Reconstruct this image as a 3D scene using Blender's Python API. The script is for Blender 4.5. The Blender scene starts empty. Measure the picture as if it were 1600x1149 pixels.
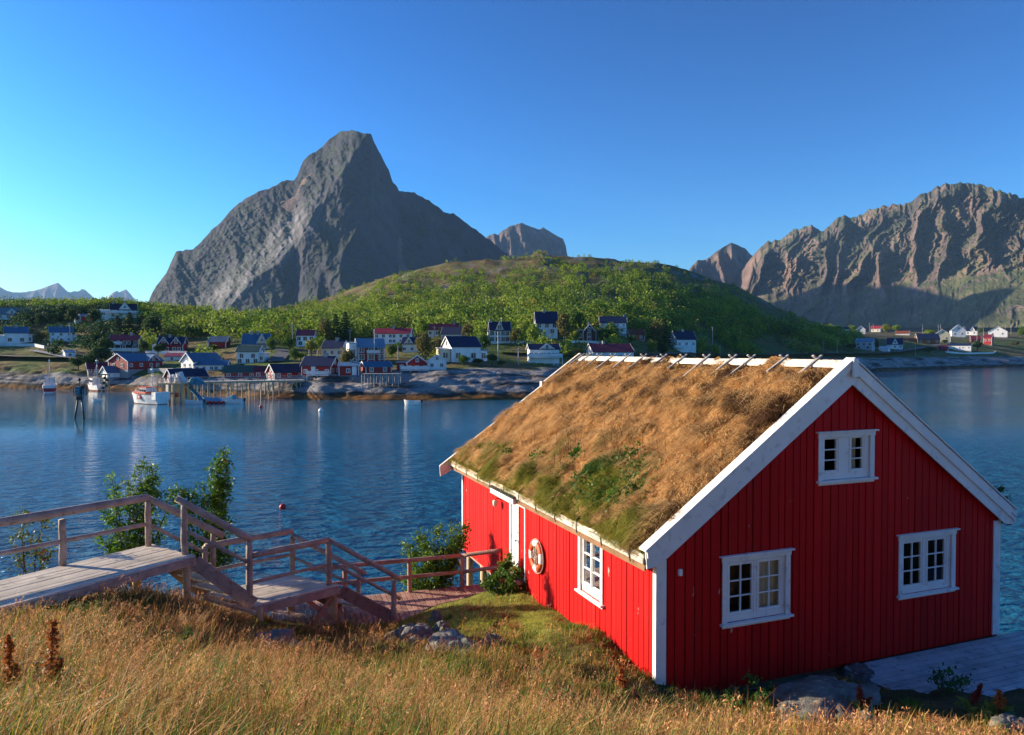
import bpy, math, random
import numpy as np
from mathutils import Vector, Matrix

scene = bpy.context.scene
COL = scene.collection
# ------------------------------------------------------------------ camera
F = 1146.5                      # focal length in photo pixels (1600 wide)
PITCH = -0.0225
EYE = 10.0
cam_data = bpy.data.cameras.new('camera')
cam = bpy.data.objects.new('camera', cam_data)
COL.objects.link(cam)
cam.location = (0, 0, EYE)
cam.rotation_euler = (math.pi / 2 + PITCH, 0, 0)
cam_data.sensor_width = 36.0
cam_data.lens = F / 1600 * 36
cam_data.clip_start = 0.05
cam_data.clip_end = 80000
scene.camera = cam
# ------------------------------------------------------------------ sky, sun, exposure
SUN_EL = math.radians(16.5)
SUN_AZ = math.radians(-74)      # clockwise from +Y
world = bpy.data.worlds.new('World')
scene.world = world
world.use_nodes = True
wn = world.node_tree
sky = wn.nodes.new('ShaderNodeTexSky')
sky.sky_type = 'NISHITA'
sky.sun_disc = False
sky.sun_elevation = SUN_EL
sky.sun_rotation = SUN_AZ
sky.air_density = 1.0
sky.dust_density = 0.6
sky.ozone_density = 4.4
hs = wn.nodes.new('ShaderNodeHueSaturation')
hs.inputs['Saturation'].default_value = 1.2
hs.inputs['Value'].default_value = 0.72
hs.inputs['Hue'].default_value = 0.49
wn.links.new(sky.outputs[0], hs.inputs['Color'])
gm = wn.nodes.new('ShaderNodeGamma')
gm.inputs['Gamma'].default_value = 1.8
wn.links.new(hs.outputs[0], gm.inputs['Color'])
wn.links.new(gm.outputs[0], wn.nodes['Background'].inputs['Color'])
wn.nodes['Background'].inputs['Strength'].default_value = 0.054
sun_data = bpy.data.lights.new('sun', 'SUN')
sun_data.energy = 5.0
sun_data.angle = math.radians(0.5)
sun_data.color = (1.0, 0.82, 0.58)
sun = bpy.data.objects.new('sun', sun_data)
COL.objects.link(sun)
SUN = Vector((math.sin(SUN_AZ) * math.cos(SUN_EL), math.cos(SUN_AZ) * math.cos(SUN_EL), math.sin(SUN_EL)))
sun.rotation_euler = SUN.to_track_quat('Z', 'Y').to_euler()
sun.location = (-60, 20, 60)
scene.view_settings.view_transform = 'Standard'
scene.view_settings.look = 'None'
scene.view_settings.exposure = 1.28
scene.view_settings.gamma = 1.0
scene.cycles.max_bounces = 6
scene.cycles.transparent_max_bounces = 12
scene.cycles.use_denoising = True

rng = np.random.default_rng(7)
random.seed(7)


# ------------------------------------------------------------------ helpers
def at(px, py, Y):
    """world point on the ray through photo pixel (px, py) at world depth Y"""
    dx = (px - 800) / F
    dz = -(py - 574.5) / F
    c, s = math.cos(PITCH), math.sin(PITCH)
    y = c - s * dz
    z = s + c * dz
    k = Y / y
    return Vector((dx * k, Y, EYE + z * k))


def on_z(px, py, z):
    """world point on the ray through the pixel where it meets height z"""
    p = at(px, py, 1.0)
    k = (z - EYE) / (p.z - EYE)
    return Vector((p.x * k, p.y * k, z))


def tag(o, label=None, cat=None, group=None, kind=None):
    if label: o['label'] = label
    if cat: o['category'] = cat
    if group: o['group'] = group
    if kind: o['kind'] = kind
    return o


def empty(name, loc, rz=0.0):
    o = bpy.data.objects.new(name, None)
    o.empty_display_size = 0.3
    COL.objects.link(o)
    o.location = loc
    o.rotation_euler = (0, 0, rz)
    return o


def copy_tree(o, parent=None):
    c = o.copy()
    COL.objects.link(c)
    if parent is not None:
        c.parent = parent
    for ch in list(o.children):
        copy_tree(ch, c)
    return c


class MB:
    """collects polygons, links them as one mesh object"""
    def __init__(self):
        self.v, self.f, self.m = [], [], []

    def poly(self, pts, mi=0):
        n = len(self.v)
        self.v.extend([tuple(p) for p in pts])
        self.f.append(tuple(range(n, n + len(pts))))
        self.m.append(mi)

    def hexa(self, b, t, mi=0):
        """b, t: four bottom and four top points, counter-clockwise seen from above"""
        n = len(self.v)
        self.v.extend([tuple(p) for p in b] + [tuple(p) for p in t])
        for f in ((3, 2, 1, 0), (4, 5, 6, 7), (0, 1, 5, 4), (1, 2, 6, 5), (2, 3, 7, 6), (3, 0, 4, 7)):
            self.f.append(tuple(n + i for i in f))
            self.m.append(mi)

    def box(self, x0, x1, y0, y1, z0, z1, mi=0):
        self.hexa([(x0, y0, z0), (x1, y0, z0), (x1, y1, z0), (x0, y1, z0)],
                  [(x0, y0, z1), (x1, y0, z1), (x1, y1, z1), (x0, y1, z1)], mi)

    def bar(self, p0, p1, w, h, mi=0, up=(0, 0, 1)):
        """rectangular beam from p0 to p1, w wide (sideways), h high"""
        p0, p1 = Vector(p0), Vector(p1)
        d = (p1 - p0).normalized()
        u = Vector(up)
        s = d.cross(u)
        if s.length < 1e-6:
            s = d.cross(Vector((1, 0, 0)))
        s.normalize()
        u = s.cross(d).normalized()
        a, b = s * w / 2, u * h / 2
        self.hexa([p0 - a - b, p0 + a - b, p1 + a - b, p1 - a - b],
                  [p0 - a + b, p0 + a + b, p1 + a + b, p1 - a + b], mi)

    def tube(self, pts, radii, n=10, mi=0, caps=True):
        pts = [Vector(p) for p in pts]
        if not hasattr(radii, '__len__'):
            radii = [radii] * len(pts)
        base = len(self.v)
        ref = None
        for i, p in enumerate(pts):
            d = (pts[min(i + 1, len(pts) - 1)] - pts[max(i - 1, 0)]).normalized()
            if ref is None:
                ref = Vector((0, 0, 1)) if abs(d.z) < 0.9 else Vector((1, 0, 0))
            a = d.cross(ref).normalized()
            b = d.cross(a).normalized()
            ref = a.cross(d)
            for k in range(n):
                t = 2 * math.pi * k / n
                q = p + (a * math.cos(t) + b * math.sin(t)) * radii[i]
                self.v.append(tuple(q))
        for i in range(len(pts) - 1):
            for k in range(n):
                k2 = (k + 1) % n
                self.f.append((base + i * n + k, base + (i + 1) * n + k, base + (i + 1) * n + k2, base + i * n + k2))
                self.m.append(mi)
        if caps:
            self.f.append(tuple(base + k for k in range(n)))
            self.m.append(mi)
            e = base + (len(pts) - 1) * n
            self.f.append(tuple(e + n - 1 - k for k in range(n)))
            self.m.append(mi)

    def lathe(self, c, prof, n=16, mi=0):
        c = Vector(c)
        base = len(self.v)
        for r, z in prof:
            for k in range(n):
                t = 2 * math.pi * k / n
                self.v.append((c.x + r * math.cos(t), c.y + r * math.sin(t), c.z + z))
        for i in range(len(prof) - 1):
            for k in range(n):
                k2 = (k + 1) % n
                self.f.append((base + i * n + k, base + i * n + k2, base + (i + 1) * n + k2, base + (i + 1) * n + k))
                self.m.append(mi)

    def ball(self, c, r, n=10, mi=0, sz=1.0):
        prof = [(r * math.sin(math.pi * i / n) + 1e-4, -r * sz * math.cos(math.pi * i / n)) for i in range(n + 1)]
        self.lathe(c, prof, n + 4, mi)

    def build(self, name, mats, parent=None, smooth=False, bevel=0.0):
        me = bpy.data.meshes.new(name)
        me.from_pydata(self.v, [], self.f)
        if not isinstance(mats, (list, tuple)):
            mats = [mats]
        for m in mats:
            me.materials.append(m)
        me.polygons.foreach_set('material_index', self.m)
        if smooth:
            me.polygons.foreach_set('use_smooth', [True] * len(self.f))
        me.update()
        o = bpy.data.objects.new(name, me)
        COL.objects.link(o)
        if parent is not None:
            o.parent = parent
        if bevel:
            bm = o.modifiers.new('bevel', 'BEVEL')
            bm.width = bevel
            bm.segments = 2
            bm.limit_method = 'ANGLE'
        return o


def np_mesh(name, V, Fq, mats, parent=None, smooth=False, col=None, colname='Col', mi=None):
    """fast mesh from arrays; Fq (n,3) or (n,4); col per-vertex rgb"""
    me = bpy.data.meshes.new(name)
    V = np.ascontiguousarray(V, np.float32)
    Fq = np.ascontiguousarray(Fq, np.int32)
    k = Fq.shape[1]
    me.vertices.add(len(V))
    me.vertices.foreach_set('co', V.ravel())
    me.loops.add(Fq.size)
    me.loops.foreach_set('vertex_index', Fq.ravel())
    me.polygons.add(len(Fq))
    me.polygons.foreach_set('loop_start', np.arange(0, Fq.size, k, dtype=np.int32))
    me.polygons.foreach_set('loop_total', np.full(len(Fq), k, np.int32))
    if smooth:
        me.polygons.foreach_set('use_smooth', np.ones(len(Fq), bool))
    if mi is not None:
        me.polygons.foreach_set('material_index', np.ascontiguousarray(mi, np.int32))
    me.update(calc_edges=True)
    if col is not None:
        a = me.color_attributes.new(colname, 'FLOAT_COLOR', 'POINT')
        c = np.ones((len(V), 4), np.float32)
        c[:, :3] = col
        a.data.foreach_set('color', c.ravel())
    if not isinstance(mats, (list, tuple)):
        mats = [mats]
    for m in mats:
        me.materials.append(m)
    o = bpy.data.objects.new(name, me)
    COL.objects.link(o)
    if parent is not None:
        o.parent = parent
    return o


# gradient noise on arrays
_perm = np.random.default_rng(3).permutation(512)
_perm = np.concatenate([_perm, _perm])
_ga = np.random.default_rng(4).uniform(0, 2 * math.pi, 512)
_gx, _gy = np.cos(_ga), np.sin(_ga)


def perlin(x, y):
    xi, yi = np.floor(x).astype(int), np.floor(y).astype(int)
    xf, yf = x - xi, y - yi
    u = xf * xf * xf * (xf * (xf * 6 - 15) + 10)
    v = yf * yf * yf * (yf * (yf * 6 - 15) + 10)

    def g(ix, iy, fx, fy):
        h = _perm[(_perm[ix % 512] + iy) % 512]
        return _gx[h] * fx + _gy[h] * fy
    a = g(xi, yi, xf, yf)
    b = g(xi + 1, yi, xf - 1, yf)
    c = g(xi, yi + 1, xf, yf - 1)
    d = g(xi + 1, yi + 1, xf - 1, yf - 1)
    return (a + u * (b - a) + v * ((c + u * (d - c)) - (a + u * (b - a)))) * 1.5


def fbm(x, y, oct=5, gain=0.5, lac=2.03):
    s, a = 0, 1.0
    for i in range(oct):
        s = s + a * perlin(x + 17.3 * i, y - 9.1 * i)
        x, y, a = x * lac, y * lac, a * gain
    return s


def ridged(x, y, oct=5, gain=0.5, lac=2.07):
    s, a, w = 0, 1.0, 1.0
    for i in range(oct):
        n = 1 - np.abs(perlin(x + 31.7 * i, y + 5.9 * i)) * 1.6
        n = n * n * np.sign(n)
        s = s + a * n * w
        w = np.clip(n, 0.25, 1)
        x, y, a = x * lac, y * lac, a * gain
    return s


# ------------------------------------------------------------------ materials
def new_mat(name):
    m = bpy.data.materials.new(name)
    m.use_nodes = True
    nt = m.node_tree
    return m, nt, nt.nodes['Principled BSDF']


def pmat(name, c1, c2=None, scale=4.0, rough=0.7, bump=0.0, stretch=(1, 1, 1), bscale=None, detail=4, spec=0.3, metal=0.0, dirt=None, mid=0.5, width=0.35):
    """two-tone noise material in object space, optional bump and dirt tone"""
    m, nt, b = new_mat(name)
    b.inputs['Roughness'].default_value = rough
    b.inputs['Specular IOR Level'].default_value = spec
    b.inputs['Metallic'].default_value = metal
    tc = nt.nodes.new('ShaderNodeTexCoord')
    mp = nt.nodes.new('ShaderNodeMapping')
    mp.inputs['Scale'].default_value = stretch
    nt.links.new(tc.outputs['Object'], mp.inputs['Vector'])
    if c2 is None:
        c2 = tuple(x * 0.8 for x in c1)
    n = nt.nodes.new('ShaderNodeTexNoise')
    n.inputs['Scale'].default_value = scale
    n.inputs['Detail'].default_value = detail
    nt.links.new(mp.outputs[0], n.inputs['Vector'])
    r = nt.nodes.new('ShaderNodeValToRGB')
    r.color_ramp.elements[0].position = max(0, mid - width / 2)
    r.color_ramp.elements[1].position = min(1, mid + width / 2)
    r.color_ramp.elements[0].color = (*c1, 1)
    r.color_ramp.elements[1].color = (*c2, 1)
    nt.links.new(n.outputs['Fac'], r.inputs['Fac'])
    out = r.outputs['Color']
    if dirt:
        n2 = nt.nodes.new('ShaderNodeTexNoise')
        n2.inputs['Scale'].default_value = scale * 3.1
        n2.inputs['Detail'].default_value = 6
        nt.links.new(mp.outputs[0], n2.inputs['Vector'])
        r2 = nt.nodes.new('ShaderNodeValToRGB')
        r2.color_ramp.elements[0].position = 0.58
        r2.color_ramp.elements[1].position = 0.75
        nt.links.new(n2.outputs['Fac'], r2.inputs['Fac'])
        mx = nt.nodes.new('ShaderNodeMixRGB')
        nt.links.new(r2.outputs['Color'], mx.inputs['Fac'])
        nt.links.new(out, mx.inputs['Color1'])
        mx.inputs['Color2'].default_value = (*dirt, 1)
        out = mx.outputs['Color']
    nt.links.new(out, b.inputs['Base Color'])
    if bump:
        n3 = nt.nodes.new('ShaderNodeTexNoise')
        n3.inputs['Scale'].default_value = bscale or scale * 4
        n3.inputs['Detail'].default_value = 6
        nt.links.new(mp.outputs[0], n3.inputs['Vector'])
        bp = nt.nodes.new('ShaderNodeBump')
        bp.inputs['Strength'].default_value = 1.0
        bp.inputs['Distance'].default_value = bump
        nt.links.new(n3.outputs['Fac'], bp.inputs['Height'])
        nt.links.new(bp.outputs[0], b.inputs['Normal'])
    return m


def vmat(name, rough=0.8, noise=0.0, scale=1.0, bump=0.0, bscale=1.0, spec=0.2, translucent=0.0):
    """base colour from the mesh's colour attribute (kind of ground or leaf), broken up by noise"""
    m, nt, b = new_mat(name)
    b.inputs['Roughness'].default_value = rough
    b.inputs['Specular IOR Level'].default_value = spec
    a = nt.nodes.new('ShaderNodeVertexColor')
    a.layer_name = 'Col'
    out = a.outputs['Color']
    tc = nt.nodes.new('ShaderNodeTexCoord')
    if noise:
        n = nt.nodes.new('ShaderNodeTexNoise')
        n.inputs['Scale'].default_value = scale
        n.inputs['Detail'].default_value = 8
        n.inputs['Roughness'].default_value = 0.65
        nt.links.new(tc.outputs['Object'], n.inputs['Vector'])
        mr = nt.nodes.new('ShaderNodeMapRange')
        mr.inputs['From Min'].default_value = 0.3
        mr.inputs['From Max'].default_value = 0.7
        mr.inputs['To Min'].default_value = 1 - noise
        mr.inputs['To Max'].default_value = 1 + noise
        nt.links.new(n.outputs['Fac'], mr.inputs['Value'])
        mx = nt.nodes.new('ShaderNodeVectorMath')
        mx.operation = 'SCALE'
        nt.links.new(out, mx.inputs[0])
        nt.links.new(mr.outputs[0], mx.inputs['Scale'])
        out = mx.outputs[0]
    nt.links.new(out, b.inputs['Base Color'])
    if bump:
        n = nt.nodes.new('ShaderNodeTexNoise')
        n.inputs['Scale'].default_value = bscale
        n.inputs['Detail'].default_value = 10
        n.inputs['Roughness'].default_value = 0.6
        nt.links.new(tc.outputs['Object'], n.inputs['Vector'])
        bp = nt.nodes.new('ShaderNodeBump')
        bp.inputs['Distance'].default_value = bump
        nt.links.new(n.outputs['Fac'], bp.inputs['Height'])
        nt.links.new(bp.outputs[0], b.inputs['Normal'])
    if translucent:
        tr = nt.nodes.new('ShaderNodeBsdfTranslucent')
        nt.links.new(out, tr.inputs['Color'])
        ms = nt.nodes.new('ShaderNodeMixShader')
        ms.inputs[0].default_value = translucent
        nt.links.new(b.outputs[0], ms.inputs[1])
        nt.links.new(tr.outputs[0], ms.inputs[2])
        nt.links.new(ms.outputs[0], nt.nodes['Material Output'].inputs['Surface'])
    return m


M = {}
M['red_paint'] = pmat('red_paint', (0.60, 0.006, 0.007), (0.46, 0.005, 0.006), 1.6, 0.62, 0.002, (1, 1, 0.10), 30, spec=0.12, dirt=(0.40, 0.014, 0.013))
M['white_paint'] = pmat('white_paint', (0.86, 0.86, 0.85), (0.78, 0.78, 0.76), 2.0, 0.4, 0.001, (1, 1, 1), 25, dirt=(0.55, 0.53, 0.5))
M['weathered_white'] = pmat('weathered_white', (0.74, 0.70, 0.62), (0.5, 0.46, 0.4), 5, 0.7, 0.004, (1, 1, 1), 30, dirt=(0.28, 0.25, 0.2))
M['grey_wood'] = pmat('grey_wood', (0.36, 0.33, 0.29), (0.22, 0.2, 0.18), 3, 0.8, 0.006, (6, 0.6, 6), 8, dirt=(0.14, 0.13, 0.11))
M['deck_wood'] = pmat('deck_wood', (0.60, 0.53, 0.45), (0.42, 0.37, 0.31), 2.2, 0.75, 0.004, (1, 1, 1), 20, dirt=(0.22, 0.19, 0.16))
M['log_wood'] = pmat('log_wood', (0.44, 0.35, 0.29), (0.28, 0.22, 0.185), 5, 0.75, 0.006, (1, 1, 1), 30, dirt=(0.14, 0.1, 0.085))
M['red_wood'] = pmat('red_wood', (0.42, 0.25, 0.19), (0.28, 0.15, 0.115), 4, 0.75, 0.005, (1, 1, 1), 25, dirt=(0.14, 0.08, 0.06))
M['pale_wood'] = pmat('pale_wood', (0.55, 0.42, 0.24), (0.42, 0.3, 0.17), 4, 0.7, 0.004, (1, 1, 1), 25)
M['cold_deck'] = pmat('cold_deck', (0.52, 0.53, 0.54), (0.34, 0.35, 0.37), 2.5, 0.7, 0.006, (1, 1, 1), 20, dirt=(0.12, 0.12, 0.13))
M['inner_wood'] = pmat('inner_wood', (0.28, 0.15, 0.075), (0.2, 0.1, 0.05), 3, 0.7)
M['curtain'] = pmat('curtain', (0.85, 0.82, 0.68), (0.78, 0.74, 0.58), 6, 0.9)
M['dark_metal'] = pmat('dark_metal', (0.03, 0.03, 0.035), None, 5, 0.5, metal=0.4)
M['stake_wood'] = pmat('stake_wood', (0.42, 0.4, 0.38), (0.28, 0.26, 0.25), 6, 0.75, 0.003)
M['orange'] = pmat('orange', (0.75, 0.11, 0.03), (0.6, 0.08, 0.02), 6, 0.5)
M['rope'] = pmat('rope', (0.5, 0.46, 0.38), (0.35, 0.32, 0.27), 30, 0.9, 0.003)
M['rust'] = pmat('rust', (0.2, 0.07, 0.03), (0.12, 0.05, 0.03), 6, 0.8)
M['soil'] = pmat('soil', (0.06, 0.045, 0.025), (0.1, 0.075, 0.04), 6, 0.95, 0.02)
M['concrete'] = pmat('concrete', (0.36, 0.36, 0.35), (0.27, 0.27, 0.26), 2, 0.85, 0.004)
M['asphalt'] = pmat('asphalt', (0.11, 0.115, 0.12), (0.085, 0.09, 0.095), 2, 0.85)


def glass_mat():
    m, nt, b = new_mat('window_glass')
    nt.nodes.remove(b)
    fr = nt.nodes.new('ShaderNodeFresnel')
    fr.inputs['IOR'].default_value = 1.5
    tr = nt.nodes.new('ShaderNodeBsdfTransparent')
    tr.inputs['Color'].default_value = (0.9, 0.93, 0.93, 1)
    gl = nt.nodes.new('ShaderNodeBsdfGlossy')
    gl.inputs['Roughness'].default_value = 0.02
    ms = nt.nodes.new('ShaderNodeMixShader')
    nt.links.new(fr.outputs[0], ms.inputs[0])
    nt.links.new(tr.outputs[0], ms.inputs[1])
    nt.links.new(gl.outputs[0], ms.inputs[2])
    nt.links.new(ms.outputs[0], nt.nodes['Material Output'].inputs['Surface'])
    return m


M['glass'] = glass_mat()
M['dark_glass'] = pmat('dark_glass', (0.02, 0.025, 0.03), None, 3, 0.08, spec=0.5)
M['ground'] = vmat('ground_cover', 0.95, 0.35, 3.0, 0.05, 6.0, spec=0.1)
M['land'] = vmat('land_cover', 0.9, 0.45, 0.25, 0.5, 0.5, spec=0.15)
M['rock_face'] = vmat('rock_face', 0.9, 0.4, 0.012, 14, 0.02, spec=0.2)
M['far_rock'] = vmat('far_rock', 0.95, 0.2, 0.004, 0, 0.02, spec=0.1)
M['leaf'] = vmat('leaf', 0.55, 0.25, 3.0, spec=0.3, translucent=0.35)
M['scrub_leaf'] = vmat('scrub_leaf', 0.7, 0.2, 0.3, spec=0.2, translucent=0.3)
M['blade'] = vmat('blade', 0.6, 0.15, 4.0, spec=0.25, translucent=0.35)
M['bark'] = pmat('bark', (0.11, 0.09, 0.075), (0.06, 0.05, 0.04), 8, 0.9, 0.006)


def rock_mat():
    m, nt, b = new_mat('boulder')
    b.inputs['Roughness'].default_value = 0.85
    tc = nt.nodes.new('ShaderNodeTexCoord')
    n = nt.nodes.new('ShaderNodeTexNoise')
    n.inputs['Scale'].default_value = 2.2
    n.inputs['Detail'].default_value = 10
    n.inputs['Roughness'].default_value = 0.7
    nt.links.new(tc.outputs['Object'], n.inputs['Vector'])
    r = nt.nodes.new('ShaderNodeValToRGB')
    e = r.color_ramp.elements
    e[0].position, e[0].color = 0.3, (0.05, 0.048, 0.045, 1)
    e[1].position, e[1].color = 0.72, (0.30, 0.29, 0.265, 1)
    x = e.new(0.5); x.color = (0.17, 0.165, 0.155, 1)
    nt.links.new(n.outputs['Fac'], r.inputs['Fac'])
    v = nt.nodes.new('ShaderNodeTexNoise')
    v.inputs['Scale'].default_value = 9
    v.inputs['Detail'].default_value = 6
    nt.links.new(tc.outputs['Object'], v.inputs['Vector'])
    r2 = nt.nodes.new('ShaderNodeValToRGB')
    r2.color_ramp.elements[0].position = 0.6
    r2.color_ramp.elements[1].position = 0.68
    nt.links.new(v.outputs['Fac'], r2.inputs['Fac'])
    mx = nt.nodes.new('ShaderNodeMixRGB')
    nt.links.new(r2.outputs[0], mx.inputs['Fac'])
    nt.links.new(r.outputs[0], mx.inputs['Color1'])
    mx.inputs['Color2'].default_value = (0.33, 0.31, 0.22, 1)
    nt.links.new(mx.outputs[0], b.inputs['Base Color'])
    bp = nt.nodes.new('ShaderNodeBump')
    bp.inputs['Distance'].default_value = 0.12
    nt.links.new(n.outputs['Fac'], bp.inputs['Height'])
    nt.links.new(bp.outputs[0], b.inputs['Normal'])
    return m


M['boulder'] = rock_mat()


def water_mat():
    m, nt, b = new_mat('fjord_water')
    b.inputs['Base Color'].default_value = (0.013, 0.12, 0.225, 1)
    b.inputs['Roughness'].default_value = 0.06
    b.inputs['IOR'].default_value = 1.333
    b.inputs['Specular IOR Level'].default_value = 0.5
    tc = nt.nodes.new('ShaderNodeTexCoord')

    def noise(scale, stretch, detail, rough):
        mp = nt.nodes.new('ShaderNodeMapping')
        mp.inputs['Scale'].default_value = stretch
        mp.inputs['Rotation'].default_value = (0, 0, math.radians(18))
        nt.links.new(tc.outputs['Object'], mp.inputs['Vector'])
        n = nt.nodes.new('ShaderNodeTexNoise')
        n.inputs['Scale'].default_value = scale
        n.inputs['Detail'].default_value = detail
        n.inputs['Roughness'].default_value = rough
        nt.links.new(mp.outputs[0], n.inputs['Vector'])
        return n.outputs['Fac']
    a = noise(0.9, (0.55, 1.25, 1), 5, 0.55)
    c = noise(0.03, (1, 1, 1), 3, 0.5)
    # calmer and rougher patches of the surface
    mr = nt.nodes.new('ShaderNodeMapRange')
    mr.inputs['From Min'].default_value = 0.35
    mr.inputs['From Max'].default_value = 0.65
    mr.inputs['To Min'].default_value = 0.65
    mr.inputs['To Max'].default_value = 1.6
    nt.links.new(c, mr.inputs['Value'])
    # the lee of the point on the left lies calmer than the open middle
    sp = nt.nodes.new('ShaderNodeSeparateXYZ')
    nt.links.new(tc.outputs['Object'], sp.inputs[0])
    m2 = nt.nodes.new('ShaderNodeMapRange')
    m2.inputs['From Min'].default_value = -55
    m2.inputs['From Max'].default_value = 0
    m2.inputs['To Min'].default_value = 0.4
    m2.inputs['To Max'].default_value = 1.0
    nt.links.new(sp.outputs['X'], m2.inputs['Value'])
    # and the strip under the far shore is nearly still
    m3 = nt.nodes.new('ShaderNodeMapRange')
    m3.interpolation_type = 'SMOOTHSTEP'
    m3.inputs['From Min'].default_value = 45
    m3.inputs['From Max'].default_value = 100
    m3.inputs['To Min'].default_value = 1.0
    m3.inputs['To Max'].default_value = 0.07
    nt.links.new(sp.outputs['Y'], m3.inputs['Value'])
    m4 = nt.nodes.new('ShaderNodeMath'); m4.operation = 'MULTIPLY'
    nt.links.new(m2.outputs[0], m4.inputs[0]); nt.links.new(m3.outputs[0], m4.inputs[1])
    mu = nt.nodes.new('ShaderNodeMath'); mu.operation = 'MULTIPLY'
    nt.links.new(mr.outputs[0], mu.inputs[0]); nt.links.new(m4.outputs[0], mu.inputs[1])
    bp = nt.nodes.new('ShaderNodeBump')
    nt.links.new(mu.outputs[0], bp.inputs['Distance'])
    nt.links.new(a, bp.inputs['Height'])
    nt.links.new(bp.outputs[0], b.inputs['Normal'])
    return m


M['water'] = water_mat()


# ================================================================== SETTING
def at_np(px, py, Y):
    dx = (px - 800) / F
    dz = -(py - 574.5) / F
    c, s = math.cos(PITCH), math.sin(PITCH)
    k = Y / (c - s * dz)
    return np.stack([dx * k, Y + 0 * dx, EYE + (s + c * dz) * k], -1)


def grid_faces(ni, nj):
    i, j = np.meshgrid(np.arange(ni - 1), np.arange(nj - 1), indexing='ij')
    a = i * nj + j
    return np.stack([a, a + nj, a + nj + 1, a + 1], -1).reshape(-1, 4)


def grid_normals(P):
    du = np.gradient(P, axis=0)
    dv = np.gradient(P, axis=1)
    n = np.cross(du, dv)
    n /= np.linalg.norm(n, axis=-1, keepdims=True) + 1e-9
    return np.where(n[..., 2:3] < 0, -n, n)


# ---- water
mb = MB()
mb.poly([(-16000, -400, 0), (16000, -400, 0), (16000, 15500, 0), (-16000, 15500, 0)])
tag(mb.build('water', M['water']), kind='structure')

# ---- mountains
ROCK_A = np.array((0.17, 0.115, 0.095))
ROCK_B = np.array((0.05, 0.046, 0.05))
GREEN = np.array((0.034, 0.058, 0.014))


def mix_(a, b, w):
    w = np.clip(w, 0, 1)[..., None]
    return np.asarray(a) * (1 - w) + np.asarray(b) * w


def mountain(name, sil, depth, foot, step, rows, disp, back, matname, green=0.5, seed=0.0, jit=1.0, backdrop=-40.0, pale=None, tone=1.0):
    xs = np.array([p[0] for p in sil], float)
    ys = np.array([p[1] for p in sil], float)
    px = np.arange(xs[0], xs[-1] + .01, step)
    s0 = np.interp(px, xs, ys)
    s = s0 + jit * fbm(px / 9 + seed, px * 0 + 3.3 + seed, 4)
    v = np.linspace(0, 1, rows)
    PX = np.repeat(px[:, None], rows, 1)
    S = np.repeat(s[:, None], rows, 1)
    PY = np.maximum(foot, S + 8) + (S - np.maximum(foot, S + 8)) * v[None, :]
    S0 = np.repeat(s0[:, None], rows, 1)
    PQ = np.maximum(foot, S0 + 8) + (S0 - np.maximum(foot, S0 + 8)) * v[None, :]
    D = depth(PX, PQ, S0) + disp(PX, PQ, S0)
    P = at_np(PX, PY, D)
    nb = 14
    ridge = P[:, -1:, :]
    t = np.linspace(0, 1, nb + 1)[1:][None, :, None]
    zz = ridge[..., 2:3] * 0
    B = ridge + np.concatenate([0 * t + zz, back * t + zz, (backdrop - ridge[..., 2:3]) * t ** 1.1], -1)
    B = B + 0.05 * back * np.sin(3.14 * t) * perlin(PX[:, :1] / 30 + 0 * t[:, :, 0], t[:, :, 0] * 3 + 0 * PX[:, :1])[..., None] * np.array((0, 1, 0))
    P = np.concatenate([P, B], 1)
    N = grid_normals(P)
    x, y, z = P[..., 0], P[..., 1], P[..., 2]
    q = np.clip(fbm(x / 160 + seed, (z + y) / 220, 5) * 0.6 + 0.5, 0, 1)[..., None]
    col = ROCK_A * q + ROCK_B * (1 - q)
    streak = np.clip(fbm(x / 22 + z / 40 + seed, z / 160, 4) * 0.5 + 0.5, 0, 1)[..., None]
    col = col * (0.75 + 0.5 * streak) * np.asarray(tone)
    if pale is not None:
        w = pale(np.concatenate([PX, np.repeat(PX[:, -1:], nb, 1)], 1), np.concatenate([PY, np.repeat(PY[:, -1:], nb, 1)], 1))[..., None]
        col = col * (1 - w) + np.array((0.20, 0.19, 0.20)) * (0.7 + 0.6 * streak) * w
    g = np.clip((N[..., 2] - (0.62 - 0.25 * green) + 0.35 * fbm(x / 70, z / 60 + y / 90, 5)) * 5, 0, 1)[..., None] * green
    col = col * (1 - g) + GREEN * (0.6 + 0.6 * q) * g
    o = np_mesh(name, P.reshape(-1, 3), grid_faces(P.shape[0], P.shape[1]), M[matname], smooth=False, col=col.reshape(-1, 3))
    tag(o, kind='structure')
    return o


SIL_MAIN = [(205, 520), (222, 490), (228, 481), (236, 462), (244, 446), (260, 427), (268.5, 408), (275, 393), (301, 390), (309, 383), (328, 362), (347, 346), (360, 330),
            (382, 311), (406, 299), (430, 291), (441, 283), (460, 281.7), (465, 273), (473, 252), (481, 244), (503, 230), (516, 216), (533, 206), (549, 203),
            (562, 207), (580, 210), (584, 222), (597, 246), (608, 268), (614, 286), (620, 291), (624, 299), (647, 300), (656, 307), (672, 315), (694, 331), (709, 334),
            (729, 349), (751, 365), (770, 379), (799, 402), (850, 432), (900, 462), (960, 500)]
SPUR_Y = np.array([200, 210, 260, 285, 335, 390, 440, 490, 560.])
SPUR_X = np.array([578, 575, 545, 520, 492, 452, 400, 335, 250.])


def depth_main(px, py, s):
    h = py - s
    d = 2300 - 1.15 * h - 0.0035 * h * h
    k = px - np.interp(py, SPUR_Y, SPUR_X)
    fold = fbm(px / 60, py / 90, 3) * 14
    kk = k + fold
    return d + np.where(kk < 0, np.minimum(-kk, 55) * 1.8 + np.clip(-kk - 55, 0, None) * .8, kk * 0.75) + 0.0012 * np.clip(kk, 0, None) ** 2


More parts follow.
